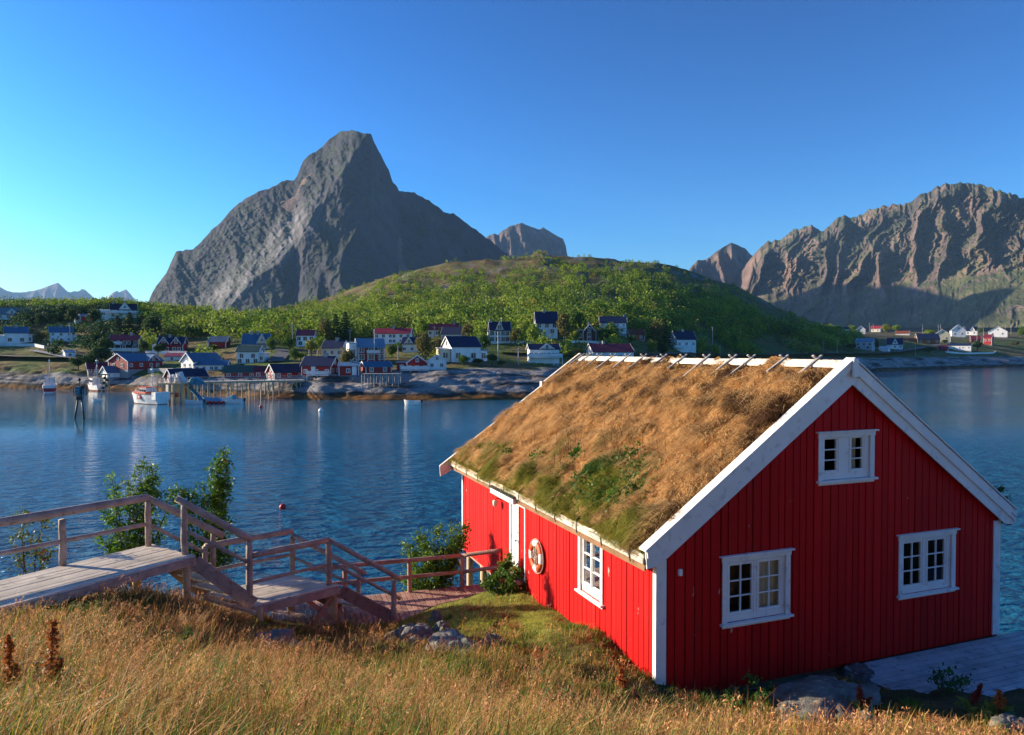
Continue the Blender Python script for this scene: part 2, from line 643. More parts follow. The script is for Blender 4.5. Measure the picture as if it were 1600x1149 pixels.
def disp_main(px, py, s):
    h = np.clip((py - s) / 25, 0, 1)
    diag = px * 0.55 + py * 0.8
    cross = px * 0.8 - py * 0.55
    left = np.clip((np.interp(py, SPUR_Y, SPUR_X) + 12 - px) / 40, 0, 1)
    wob = 9 * perlin(px / 45, py / 45)
    a = ridged((cross + wob) / 19 + 5, diag / 170, 6, 0.6) * 7 * left
    face = 0.32 + 0.68 * left
    a = a + ridged((px + wob) / 70 + 9, py / 120 + 2, 6, 0.58) * 22 * (1 - 0.4 * left)
    a = a + np.abs(fbm(px / 24 + 3, py / 17, 5, 0.6)) * 10 * face
    b = fbm(px / 8, py / 6, 5, 0.6) * 5 * face
    return -(a + b) * (0.25 + 0.75 * h)


def pale_main(px, py):
    k = px - np.interp(py, SPUR_Y, SPUR_X)
    return np.clip(1 - np.abs(k + 22) / 46, 0, 1) * np.clip((py - 290) / 60, 0, 1) * np.clip(fbm(px / 10 + py / 14, (px - py) / 60, 4) * .8 + .6, 0, 1)


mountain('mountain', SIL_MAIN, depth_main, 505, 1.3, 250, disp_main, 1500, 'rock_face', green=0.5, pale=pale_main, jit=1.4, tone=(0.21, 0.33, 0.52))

# unseen extension of the mountain, added and shaped to shade the right hand range
mx_, my_ = np.linspace(-1500, 150, 70), np.linspace(2150, 3900, 80)
MX, MY = np.meshgrid(mx_, my_, indexing='ij')
MZ = 850 * np.exp(-(((MX + 580) / 330) ** 2 + ((MY - 2850) / 620) ** 8)) + 22 * fbm(MX / 180, MY / 180, 5) - 60
MZ = np.minimum(MZ, EYE + (522 - np.interp(800 + F * MX / MY, [p[0] for p in SIL_MAIN], [p[1] for p in SIL_MAIN])) / F * MY - 12)
MC = mix_(ROCK_A, ROCK_B, 0.5 + 0.5 * fbm(MX / 90, MY / 90, 4))
tag(np_mesh('mountain', np.stack([MX, MY, MZ], -1).reshape(-1, 3), grid_faces(70, 80), M['rock_face'], col=MC.reshape(-1, 3)), kind='structure')

SIL_BACK = [(650, 520), (700, 450), (740, 392), (763, 369), (772.4, 365), (778, 367), (786, 360), (797, 353), (814, 348.6), (824, 352), (842.5, 358.6), (849, 354.5),
            (856, 360), (867, 367), (880, 373), (884, 384), (886, 397), (905, 450), (950, 510)]
mountain('mountain', SIL_BACK, lambda px, py, s: 4600 - 3.0 * (py - s), 500, 1.5, 80,
         lambda px, py, s: -ridged(px / 22, py / 90, 5) * 60 * np.clip((py - s) / 12, 0, 1), 1500, 'rock_face', green=0.2, seed=4.0)

SIL_LEFTPK = [(1040, 500), (1060, 450), (1081, 416), (1090, 406.5), (1103, 406.5), (1120, 392.6), (1143, 378.6), (1163, 387.6), (1171, 396), (1186, 408), (1220, 440), (1280, 500)]
mountain('mountain', SIL_LEFTPK, lambda px, py, s: 3500 - 2.0 * (py - s) + (px - 1150) * 1.2, 510, 1.5, 90,
         lambda px, py, s: -ridged(px / 26 + 3, py / 120, 5) * 70 * np.clip((py - s) / 12, 0, 1), 1500, 'rock_face', green=0.35, seed=8.0)

SIL_RIGHT = [(1150, 520), (1165, 460), (1176, 405), (1186, 389), (1199, 376), (1206, 381), (1216, 376), (1235, 361), (1255, 357.8), (1265, 351), (1287, 361), (1298, 352.8),
             (1307, 339.6), (1317, 335.6), (1332, 341), (1345, 334.6), (1368, 324.7), (1385, 321), (1411, 321), (1428, 314.7), (1434, 304.8), (1461, 296.5), (1474, 289),
             (1501, 285), (1520, 286.6), (1537, 289), (1553, 296), (1580, 303), (1600, 309.7), (1680, 330), (1780, 352), (1900, 400), (2050, 470), (2120, 520)]


def depth_right(px, py, s):
    h = py - s
    base = np.interp(px, [1150, 1200, 1450, 1600, 1800, 2120], [3250, 3100, 2450, 2080, 1650, 1150])
    talus = np.clip(py - np.interp(px, [1150, 1300, 1600, 2000], [455, 440, 400, 430]), 0, None)
    return base - 1.1 * h - talus * 2.6


def disp_right(px, py, s):
    h = np.clip((py - s) / 18, 0, 1)
    w = 16 * perlin(px / 45, py / 38) + 3 * perlin(px / 17, py / 15) + 0.3 * (py - s)
    talus = np.clip(1 - (py - np.interp(px, [1150, 1300, 1600, 2000], [455, 440, 400, 430])) / 30, 0.3, 1)
    a = ridged((px + w) / 58, py / 130 + 7, 7, 0.55) * 78
    a = a + ridged((px + 1.6 * w) / 21 + 4, py / 60, 6, 0.55) * 18
    a = a + np.abs(fbm(px / 13 + 3, py / 11, 5, 0.55)) * 13
    b = fbm(px / 6, py / 5, 4, 0.55) * 5
    return -(a + b) * (0.2 + 0.8 * h) * talus


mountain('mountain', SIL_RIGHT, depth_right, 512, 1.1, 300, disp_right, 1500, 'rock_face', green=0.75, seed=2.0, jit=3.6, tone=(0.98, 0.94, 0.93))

SIL_FAR = [(-420, 500), (-300, 455), (-200, 440), (-120, 446), (-60, 436), (0, 448.7), (10, 454.4), (21, 457), (39, 457), (57, 453.6), (71, 449), (81, 445), (91, 441.7), (96, 447), (101, 453.6),
           (110, 457.6), (116, 455), (122, 456), (128, 451), (134, 454), (138, 462.5), (143, 470), (150, 485), (155, 500)]
mountain('mountain', SIL_FAR, lambda px, py, s: 12000 - 8 * (py - s), 540, 1.5, 40,
         lambda px, py, s: -ridged(px / 22, py / 60, 4) * 160 * np.clip((py - s) / 8, 0, 1), 1800, 'far_rock', green=0.2, seed=5.0, jit=0.5)
SIL_FAR2 = [(150, 500), (160, 482), (169, 465), (175.5, 458), (183, 454), (185, 457), (193, 454), (197.5, 452.4), (201.5, 461), (208, 473), (218, 479), (235, 492), (250, 510)]
mountain('mountain', SIL_FAR2, lambda px, py, s: 13000 - 8 * (py - s), 540, 1.5, 40,
         lambda px, py, s: -ridged(px / 22, py / 60, 4) * 160 * np.clip((py - s) / 8, 0, 1), 1800, 'far_rock', green=0.2, seed=6.0, jit=0.5)

# ---- the far shore: columns of (depth, photo row) from the waterline to the crest
COLS = {
    -420: [(210, 610), (214, 592), (222, 572), (230, 562), (245, 545), (262, 528), (285, 505), (300, 495), (330, 485)],
    0:    [(197, 607), (200, 590), (210, 572), (218, 561), (238, 540), (258, 520), (277, 500), (292, 491), (315, 482)],
    110:  [(190, 608), (193, 592), (203, 575), (213, 562), (236, 540), (258, 522), (277, 501), (290, 492), (312, 481)],
    200:  [(186, 608), (189, 597), (198, 578), (208, 566), (226, 547), (252, 522), (275, 497), (285, 491), (300, 483)],
    300:  [(167, 613), (171, 600), (182, 583), (196, 570), (215, 552), (240, 533), (265, 514), (290, 504), (325, 494)],
    400:  [(158, 621), (162, 606), (172, 589), (186, 569), (206, 548), (232, 528), (265, 510), (310, 499), (380, 487)],
    500:  [(149, 625), (156, 602), (162, 586), (176, 572), (200, 552), (232, 532), (275, 515), (350, 492), (470, 470)],
    600:  [(148, 626), (155, 603), (163, 586), (180, 567), (205, 550), (235, 530), (280, 508), (350, 470), (450, 434)],
    700:  [(148, 626), (156, 600), (164, 581), (182, 565), (205, 548), (240, 526), (285, 500), (360, 455), (455, 412)],
    850:  [(152, 623), (159, 600), (168, 581), (186, 565), (210, 547), (240, 528), (285, 500), (365, 448), (465, 399)],
    950:  [(184, 611), (190, 594), (198, 578), (210, 566), (230, 548), (255, 527), (300, 497), (375, 445), (475, 403)],
    1050: [(228, 599), (234, 586), (242, 571), (254, 557), (272, 543), (300, 524), (345, 492), (410, 445), (490, 415)],
    1150: [(278, 590), (284, 580), (292, 567), (305, 557), (320, 548), (345, 530), (380, 502), (420, 475), (480, 448)],
    1250: [(318, 585), (324, 576), (334, 565), (346, 557), (360, 549), (380, 538), (405, 522), (440, 508), (480, 498)],
    1330: [(345, 582), (352, 574), (364, 563), (376, 557), (400, 548), (430, 540), (465, 531), (510, 525), (600, 519)],
    1400: [(375, 579), (383, 572), (394, 563), (406, 557), (428, 550), (460, 541), (500, 533), (560, 526), (680, 519)],
    1500: [(425, 576), (434, 570), (446, 564), (460, 558), (485, 550), (515, 541), (550, 534), (610, 526), (740, 519)],
    1600: [(470, 573), (480, 568), (494, 561), (510, 555), (535, 548), (565, 540), (600, 533), (670, 526), (800, 519)],
    2000: [(640, 569), (650, 564), (664, 559), (680, 554), (705, 548), (735, 541), (770, 535), (840, 528), (980, 520)],
}
_ck = sorted(COLS)
NV = 181
_tv = np.linspace(0, 8, NV)
LPX = np.arange(-420, 2000.1, 4.0)
_Yk = np.array([[p[0] for p in COLS[k]] for k in _ck], float)
_yk = np.array([[p[1] for p in COLS[k]] for k in _ck], float)


def smooth_rows(a, n):
    k = np.hanning(n * 2 + 1); k /= k.sum()
    p = np.pad(a, ((n, n), (0, 0)), 'edge')
    return np.stack([np.convolve(p[:, j], k, 'valid') for j in range(a.shape[1])], 1)


LY = np.stack([np.interp(LPX, _ck, _Yk[:, i]) for i in range(9)], 1)
Ly = np.stack([np.interp(LPX, _ck, _yk[:, i]) for i in range(9)], 1)
LZ = at_np(np.repeat(LPX[:, None], 9, 1), Ly, LY)[..., 2]
LZ[:, 0] = 0.0
LY, LZ = smooth_rows(LY, 5), smooth_rows(LZ, 5)
LYf = np.stack([np.interp(_tv, np.arange(9), LY[i]) for i in range(len(LPX))], 0)
LZf = np.stack([np.interp(_tv, np.arange(9), LZ[i]) for i in range(len(LPX))], 0)
LZf = smooth_rows(LZf.T, 3).T
LX = (LPX[:, None] - 800) / F * LYf * 1.0
TT = np.repeat(_tv[None, :], len(LPX), 0)
PXG = np.repeat(LPX[:, None], NV, 1)
# relief: slabs low down, knolls and crags higher up
rk = np.clip(TT / 0.4, 0, 1) * np.clip((2.6 - TT) / 1.0, 0, 1)
hillw = np.clip((TT - 5.8) / 1.5, 0, 1)
LZf = LZf + rk * (0.9 * fbm(LX / 9, LYf / 5, 5) + 0.5 * np.abs(fbm(LX / 22 + 4, LYf / 4, 3))) * np.clip((1400 - PXG) / 300, .6, 1)
LZf = LZf + hillw * (1.6 * fbm(LX / 26, LYf / 26, 5) + 1.6 * np.clip(ridged(LX / 60, LYf / 40, 4) - 0.5, 0, 2)) * np.clip((1330 - PXG) / 120, .1, 1) * np.clip((PXG - 250) / 150, .2, 1)
LZf = LZf + np.clip(1 - np.abs(TT - 4.5) / 2.5, 0, 1) * 0.35 * fbm(LX / 12, LYf / 12, 4)
LZf[:, 0] = -0.3
P = np.stack([LX, LYf, LZf], -1)
# below the waterline and behind the crest
front = P[:, :1, :] + np.array((0, -14.0, -4.0))
t = np.linspace(0, 1, 25)[1:][None, :, None]
crest = P[:, -1:, :]
bk = 260.0
back = crest + np.concatenate([(crest[..., :1] / crest[..., 1:2]) * bk * t, bk * t + 0 * crest[..., :1], (-6 - crest[..., 2:3]) * (t ** 1.6)], -1)
LAND = np.concatenate([front, P, back], 1)
N = grid_normals(LAND)
lx, ly, lz = LAND[..., 0], LAND[..., 1], LAND[..., 2]
tt = np.concatenate([TT[:, :1], TT, np.full((len(LPX), 24), 8.0)], 1)
pxg = np.concatenate([PXG[:, :1], PXG, np.repeat(PXG[:, :1], 24, 1)], 1)


def mix(a, b, w):
    w = np.clip(w, 0, 1)[..., None]
    return a * (1 - w) + np.asarray(b) * w


n1 = fbm(lx / 14, ly / 14, 5)
n2 = fbm(lx / 5 + 9, ly / 5, 5)
n3 = fbm(lx / 40 + 3, ly / 40, 4)
rock = mix(np.broadcast_to(np.array((0.30, 0.285, 0.27)), lx.shape + (3,)), (0.17, 0.155, 0.15), 0.5 + n2 * 0.7)
rock = mix(rock, (0.045, 0.04, 0.036), (fbm(lx / 16, lz * 1.2 + 7, 4) - 0.25) * 3)
kelp = mix(np.broadcast_to(np.array((0.20, 0.085, 0.02)), lx.shape + (3,)), (0.045, 0.028, 0.015), 0.5 + n2)
grass = mix(np.broadcast_to(np.array((0.075, 0.115, 0.022)), lx.shape + (3,)), (0.16, 0.105, 0.045), 0.35 + n1 * 0.9)
heath = mix(np.broadcast_to(np.array((0.15, 0.095, 0.05)), lx.shape + (3,)), (0.075, 0.11, 0.02), 0.4 + n2 * 0.9)
heath = mix(heath, (0.16, 0.14, 0.125), (n1 - 0.35) * 4)
c = mix(kelp, (0.035, 0.032, 0.03), (lz - 0.75 + 0.25 * n2) * 3)
c = mix(c, rock, (lz - 1.25 + 0.35 * n2) * 3)
glim = np.interp(pxg, [-420, 60, 250, 480, 900, 1000, 2000], [3.4, 3.6, 2.9, 5.2, 5.6, 6.3, 5.6])
c = mix(c, grass, (lz - glim + 0.7 * n1) * 1.5)
c = mix(c, heath, (tt - 6.2 + 0.5 * n3) * 2)
c = mix(c, (0.13, 0.125, 0.13), (0.72 - N[..., 2] + 0.1 * n2) * 5 * np.clip((lz - 3) / 4, 0, 1))
tag(np_mesh('terrain', LAND.reshape(-1, 3), grid_faces(LAND.shape[0], LAND.shape[1]), M['land'], smooth=True, col=c.reshape(-1, 3)), kind='structure')


def land_col(px):
    """depth, height and photo row of the far shore along one column"""
    f = np.clip((px - LPX[0]) / 4.0, 0, len(LPX) - 1.001)
    i = int(f); w = f - i
    Y = LYf[i] * (1 - w) + LYf[i + 1] * w
    Z = LZf[i] * (1 - w) + LZf[i + 1] * w
    c_, s_ = math.cos(PITCH), math.sin(PITCH)
    cy, cz = c_ * Y + s_ * (Z - EYE), -s_ * Y + c_ * (Z - EYE)
    return Y, Z, 574.5 - F * cz / cy


def on_land(px, py):
    """point of the far shore seen at the photo pixel"""
    Y, Z, R = land_col(px)
    k = np.nonzero(R <= py)[0]
    k = k[0] if len(k) else len(Y) - 1
    if k > 0 and R[k - 1] > R[k]:
        w = np.clip((R[k - 1] - py) / (R[k - 1] - R[k]), 0, 1)
        Yq, Zq = Y[k - 1] * (1 - w) + Y[k] * w, Z[k - 1] * (1 - w) + Z[k] * w
    else:
        Yq, Zq = Y[k], Z[k]
    return Vector(((px - 800) / F * Yq, Yq, Zq))


def land_z(x, y):
    """height of the far shore under a world point"""
    px = 800 + F * x / y
    Y, Z, R = land_col(px)
    return float(np.interp(y, Y, Z))


def ribbon(name, pts, width, m, lift=0.06, ny=5):
    """a road lying on the far shore through photo pixels"""
    q = [on_land(*p) for p in pts]
    fine = []
    for a, b in zip(q[:-1], q[1:]):
        n = max(2, int((b - a).length / 4))
        fine += [a.lerp(b, i / n) for i in range(n)]
    fine.append(q[-1])
    V = []
    for i, p in enumerate(fine):
        d = (fine[min(i + 1, len(fine) - 1)] - fine[max(i - 1, 0)]); d.z = 0; d.normalize()
        s = Vector((-d.y, d.x, 0))
        zs = [land_z(p.x + s.x * k, p.y + s.y * k) for k in (-width / 2, 0, width / 2)]
        z = max(zs) + lift
        for k in np.linspace(-width / 2, width / 2, ny):
            V.append((p.x + s.x * k, p.y + s.y * k, z))
    return tag(np_mesh(name, np.array(V), grid_faces(len(fine), ny), M[m]), kind='structure')


ribbon('road', [(-60, 559), (0, 560), (60, 561), (110, 562), (150, 566)], 5, 'asphalt', 0.25)
ribbon('road', [(1000, 562), (1080, 561), (1160, 559.5), (1240, 558), (1300, 556), (1360, 555), (1400, 553), (1440, 546), (1470, 541)], 6, 'asphalt', 0.5)
ribbon('path', [(50, 549), (80, 555), (104, 560)], 3, 'concrete', 0.2)
ribbon('road', [(432, 567), (436, 560), (444, 553), (441, 547)], 4, 'asphalt', 0.25)
ribbon('road', [(775, 552), (830, 553), (880, 556), (920, 560)], 5, 'asphalt', 0.25)

# ---- hill on the left, outside the picture, whose shadow lies over the left of the village
hx = np.linspace(-520, -240, 60); hy = np.linspace(120, 620, 80)
HX, HY = np.meshgrid(hx, hy, indexing='ij')
hz = 62 * np.exp(-((HX + 370) / 70) ** 2) * np.clip(np.sin(np.pi * (HY - 120) / 500), 0, 1) ** 0.5 + 3 * fbm(HX / 30, HY / 30, 4) - 4
HC = mix(np.broadcast_to(np.array((0.075, 0.115, 0.022)), HX.shape + (3,)), (0.16, 0.105, 0.045), 0.5 + fbm(HX / 20, HY / 20, 4))
tag(np_mesh('hill', np.stack([HX, HY, hz], -1).reshape(-1, 3), grid_faces(60, 80), M['land'], smooth=True, col=HC.reshape(-1, 3)), kind='structure')

# ---- unseen hillside added behind the camera to bounce warm light onto the gable
hx = np.linspace(-110, 130, 90); hy = np.linspace(-150, -1.45, 70)
HX, HY = np.meshgrid(hx, hy, indexing='ij')
hz = 9.0 + (-1.45 - HY) * .42 + 1.2 * fbm(HX / 14, HY / 14, 4) * np.clip((-2 - HY) / 6, 0, 1)
wx = np.exp(-((HX - 8) / 62) ** 4)
hz = hz * wx - 6 * (1 - wx)
HC = mix(np.broadcast_to(np.array((0.40, 0.27, 0.12)), HX.shape + (3,)), (0.20, 0.19, 0.05), 0.4 + fbm(HX / 9, HY / 9, 4))
tag(np_mesh('hill', np.stack([HX, HY, hz], -1).reshape(-1, 3), grid_faces(90, 70), M['land'], smooth=True, col=HC.reshape(-1, 3)), kind='structure')

# ---- foreground slope, a smooth surface through measured points
_fp = []


def fp(px, py, Y): _fp.append(tuple(at(px, py, Y)))


for X in (-6, -2, 2, 6, 10): _fp.append((X, 0.0, 9.0 - 0.02 * X)); _fp.append((X, 3.4, 8.12 - 0.03 * abs(X)))
fp(0, 970, 10.4); fp(100, 953, 11.2); fp(230, 930, 12.3); fp(310, 952, 12.9); fp(380, 985, 12.8); fp(440, 1014, 12.6); fp(560, 1012, 13.2)
fp(200, 1020, 9.0); fp(400, 1055, 9.3); fp(600, 1058, 9.6)
_fp += [(-9.5, 11.5, 5.6), (-9, 16, 3.2), (-7.2, 15.2, 4.3), (-5.2, 15.8, 4.0), (-3.6, 16.2, 3.9), (-12, 9, 6.4), (-14, 14, 3.5)]
fp(625, 984, 14.2); fp(700, 954, 14.8); fp(790, 946, 14.9); fp(700, 1016, 12.2); fp(800, 1008, 12.4)
_fp += [(-2.5, 15.9, 4.2), (-1.3, 16.6, 4.25), (0.1, 16.0, 4.85), (0.95, 14.1, 4.98), (1.43, 12.7, 5.12), (1.75, 12.0, 5.15), (2.15, 10.75, 5.12), (1.2, 12.2, 5.3)]
fp(870, 965, 13.7); fp(950, 1020, 11.7)
fp(1033, 1080, 10.5); fp(1095, 1090, 10.8); fp(1200, 1082, 11.2); fp(1300, 1070, 11.6); fp(1200, 1105, 10.2); fp(1350, 1100, 10.3)
_fp += [(3.2, 11.6, 4.6), (5.5, 12.3, 4.6), (8, 13.2, 4.4), (6, 16, 4.0), (2.5, 15, 4.4), (8.8, 14.5, 4.0), (3, 19, 3.4), (6, 20, 2.6)]
fp(1100, 1172, 8.0); fp(1300, 1166, 9.0); fp(1450, 1166, 8.8); fp(1590, 1164, 8.6); fp(1050, 1190, 6.5); fp(1500, 1200, 7.2)
_fp += [(9.5, 10.5, 5.0), (12, 9, 5.6), (12.5, 13, 4.0), (11, 15, 3.0), (-1, 18.5, 3.0), (-4, 18.5, 1.8), (-8, 19, 0.8), (-1, 21.5, 0.6), (4, 24, -1), (9, 19, 0.5), (13, 18, -0.5), (-14, 20, -1), (-5, 24, -2.5), (14, 24, -3), (8, 26, -3), (-14, 26, -4), (0, 27, -3.5)]
_fp = np.array(_fp)


def _U(r2): return np.where(r2 > 1e-9, r2 * np.log(r2 + 1e-12), 0)


_n = len(_fp)
_K = _U(((_fp[:, None, :2] - _fp[None, :, :2]) ** 2).sum(-1)) + 0.6 * np.eye(_n)
_Pm = np.concatenate([np.ones((_n, 1)), _fp[:, :2]], 1)
_A = np.block([[_K, _Pm], [_Pm.T, np.zeros((3, 3))]])
_w = np.linalg.solve(_A, np.concatenate([_fp[:, 2], np.zeros(3)]))


def g_smooth(x, y):
    x, y = np.asarray(x, float), np.asarray(y, float)
    out = _w[_n] + _w[_n + 1] * x + _w[_n + 2] * y
    for i in range(_n):
        out = out + _w[i] * _U((x - _fp[i, 0]) ** 2 + (y - _fp[i, 1]) ** 2)
    return out


def g_z(x, y):
    x, y = np.asarray(x, float), np.asarray(y, float)
    return g_smooth(x, y) + 0.06 * fbm(x / 1.3, y / 1.3, 4) + 0.02 * fbm(x * 2.5, y * 2.5, 3)


gx = np.arange(-15, 15.01, 0.1); gy = np.arange(-1.5, 26.01, 0.1)
GX, GY = np.meshgrid(gx, gy, indexing='ij')
GZ = np.maximum(g_z(GX, GY), -3)
n1 = fbm(GX / 1.5, GY / 1.5, 5); n2 = fbm(GX * 1.3 + 9, GY * 1.3, 5)
gc = mix(np.broadcast_to(np.array((0.085, 0.06, 0.028)), GX.shape + (3,)), (0.05, 0.065, 0.016), 0.4 + n1)
gc = mix(gc, (0.13, 0.09, 0.045), 0.2 + n2)
gc = mix(gc, (0.22, 0.24, 0.035), 1.1 * np.exp(-(((GX + .6) / 2.4) ** 2 + ((GY - 14.0) / 1.9) ** 2)) + .4 * n1 * np.exp(-(((GX + .6) / 2.4) ** 2 + ((GY - 14.0) / 1.9) ** 2)))
gc = mix(gc, (0.16, 0.155, 0.15), (3.0 - GZ) * 1.0 + 0.4 * n2)
gc = mix(gc, (0.05, 0.03, 0.015), (0.7 - GZ) * 2)
tag(np_mesh('ground', np.stack([GX, GY, GZ], -1).reshape(-1, 3), grid_faces(len(gx), len(gy)), M['ground'], smooth=True, col=gc.reshape(-1, 3)), kind='structure')


def g_hit(px, py):
    """foreground ground point seen at a photo pixel"""
    Y = np.arange(2.0, 24, 0.02)
    p = at_np(np.full_like(Y, px), np.full_like(Y, py), Y)
    k = np.nonzero(p[:, 2] <= g_smooth(p[:, 0], p[:, 1]))[0]
    k = k[0] if len(k) else len(Y) - 1
    return Vector((p[k, 0], p[k, 1], float(g_z(p[k, 0], p[k, 1]))))

# ================================================================== THE RED TURF-ROOFED CABIN
HA = Vector((2.151, 10.776, 4.58))
HYAW = 0.368
HW, HL = 7.2, 9.6
SL = 0.709
EO, EZ = 0.277, 2.519


def h2w(u, v, z):
    c, s = math.cos(HYAW), math.sin(HYAW)
    return Vector((HA.x + u * c - v * s, HA.y + u * s + v * c, HA.z + z))


def rtop(u): return EZ + (min(u, HW - u) + EO) * SL


def paint_islands(m, amount=0.16):
    """each board slightly lighter or darker than its neighbour"""
    nt = m.node_tree
    b = nt.nodes['Principled BSDF']
    src = b.inputs['Base Color'].links[0].from_socket
    g = nt.nodes.new('ShaderNodeNewGeometry')
    mr = nt.nodes.new('ShaderNodeMapRange')
    mr.inputs['To Min'].default_value = 1 - amount
    mr.inputs['To Max'].default_value = 1 + amount
    nt.links.new(g.outputs['Random Per Island'], mr.inputs['Value'])
    vm = nt.nodes.new('ShaderNodeVectorMath'); vm.operation = 'SCALE'
    nt.links.new(src, vm.inputs[0]); nt.links.new(mr.outputs[0], vm.inputs['Scale'])
    nt.links.new(vm.outputs[0], b.inputs['Base Color'])


def chips(m):
    # a few small flakes where the paint has come off
    nt = m.node_tree
    b = nt.nodes['Principled BSDF']
    src = b.inputs['Base Color'].links[0].from_socket
    tc = nt.nodes.new('ShaderNodeTexCoord')
    mp = nt.nodes.new('ShaderNodeMapping'); mp.inputs['Scale'].default_value = (1, 1, .35)
    nt.links.new(tc.outputs['Object'], mp.inputs['Vector'])
    n = nt.nodes.new('ShaderNodeTexNoise'); n.inputs['Scale'].default_value = 9; n.inputs['Detail'].default_value = 3
    nt.links.new(mp.outputs[0], n.inputs['Vector'])
    r = nt.nodes.new('ShaderNodeValToRGB'); r.color_ramp.elements[0].position = .735; r.color_ramp.elements[1].position = .76
    nt.links.new(n.outputs['Fac'], r.inputs['Fac'])
    mx = nt.nodes.new('ShaderNodeMixRGB'); nt.links.new(r.outputs[0], mx.inputs['Fac']); nt.links.new(src, mx.inputs['Color1'])
    mx.inputs['Color2'].default_value = (.55, .32, .28, 1)
    nt.links.new(mx.outputs[0], b.inputs['Base Color'])


chips(M['red_paint'])
for k in ('red_paint', 'deck_wood', 'cold_deck', 'red_wood', 'stake_wood'):
    paint_islands(M[k], 0.1 if k == 'red_paint' else 0.2)


def P_front(a, d, z): return (a, -d, z)
def P_side(a, d, z): return (-d, a, z)
def P_right(a, d, z): return (HW + d, a, z)
def P_rear(a, d, z): return (a, HL + d, z)


def wbox(mb, P, a0, a1, d0, d1, z0, z1, mi=0):
    mb.hexa([P(a0, d0, z0), P(a1, d0, z0), P(a1, d1, z0), P(a0, d1, z0)],
            [P(a0, d0, z1), P(a1, d0, z1), P(a1, d1, z1), P(a0, d1, z1)], mi)


def board_wall(mb, P, a0, a1, zb, zt, holes, bw, d0, d1, gap, mi=0, vary=0.0, cuts=()):
    r = random.Random(int(a1 * 100 + d1 * 1000))
    x = a0
    while x < a1 - 1e-4:
        w = bw * (1 + r.uniform(-.22, .22)) if vary else bw
        x2 = min(a1, x + w)
        if a1 - x2 < bw * 0.35: x2 = a1
        xs = [x, x2] + [h for hh in holes for h in hh[:2] if x < h < x2] + [c for c in cuts if x < c < x2]
        xs = sorted(xs)
        dd = d1 + (r.uniform(-vary, vary) if vary else 0)
        for p, q in zip(xs[:-1], xs[1:]):
            lo, hi = p + (gap / 2 if p == x else 0), q - (gap / 2 if q == x2 else 0)
            mid = (p + q) / 2
            zs = [(None, None)]
            segs = [('b', 't')]
            for h in holes:
                if h[0] < mid < h[1]:
                    segs = [('b', h[2]), (h[3], 't')]
            for s0, s1 in segs:
                f0 = (zb, zb) if s0 == 'b' else (s0, s0)
                f1 = (zt(lo), zt(hi)) if s1 == 't' else (s1, s1)
                if f1[0] <= f0[0] + .01 and f1[1] <= f0[1] + .01: continue
                mb.hexa([P(lo, d0, f0[0]), P(hi, d0, f0[1]), P(hi, dd, f0[1]), P(lo, dd, f0[0])],
                        [P(lo, d0, f1[0]), P(hi, d0, f1[1]), P(hi, dd, f1[1]), P(lo, dd, f1[0])], mi)
        x = x2


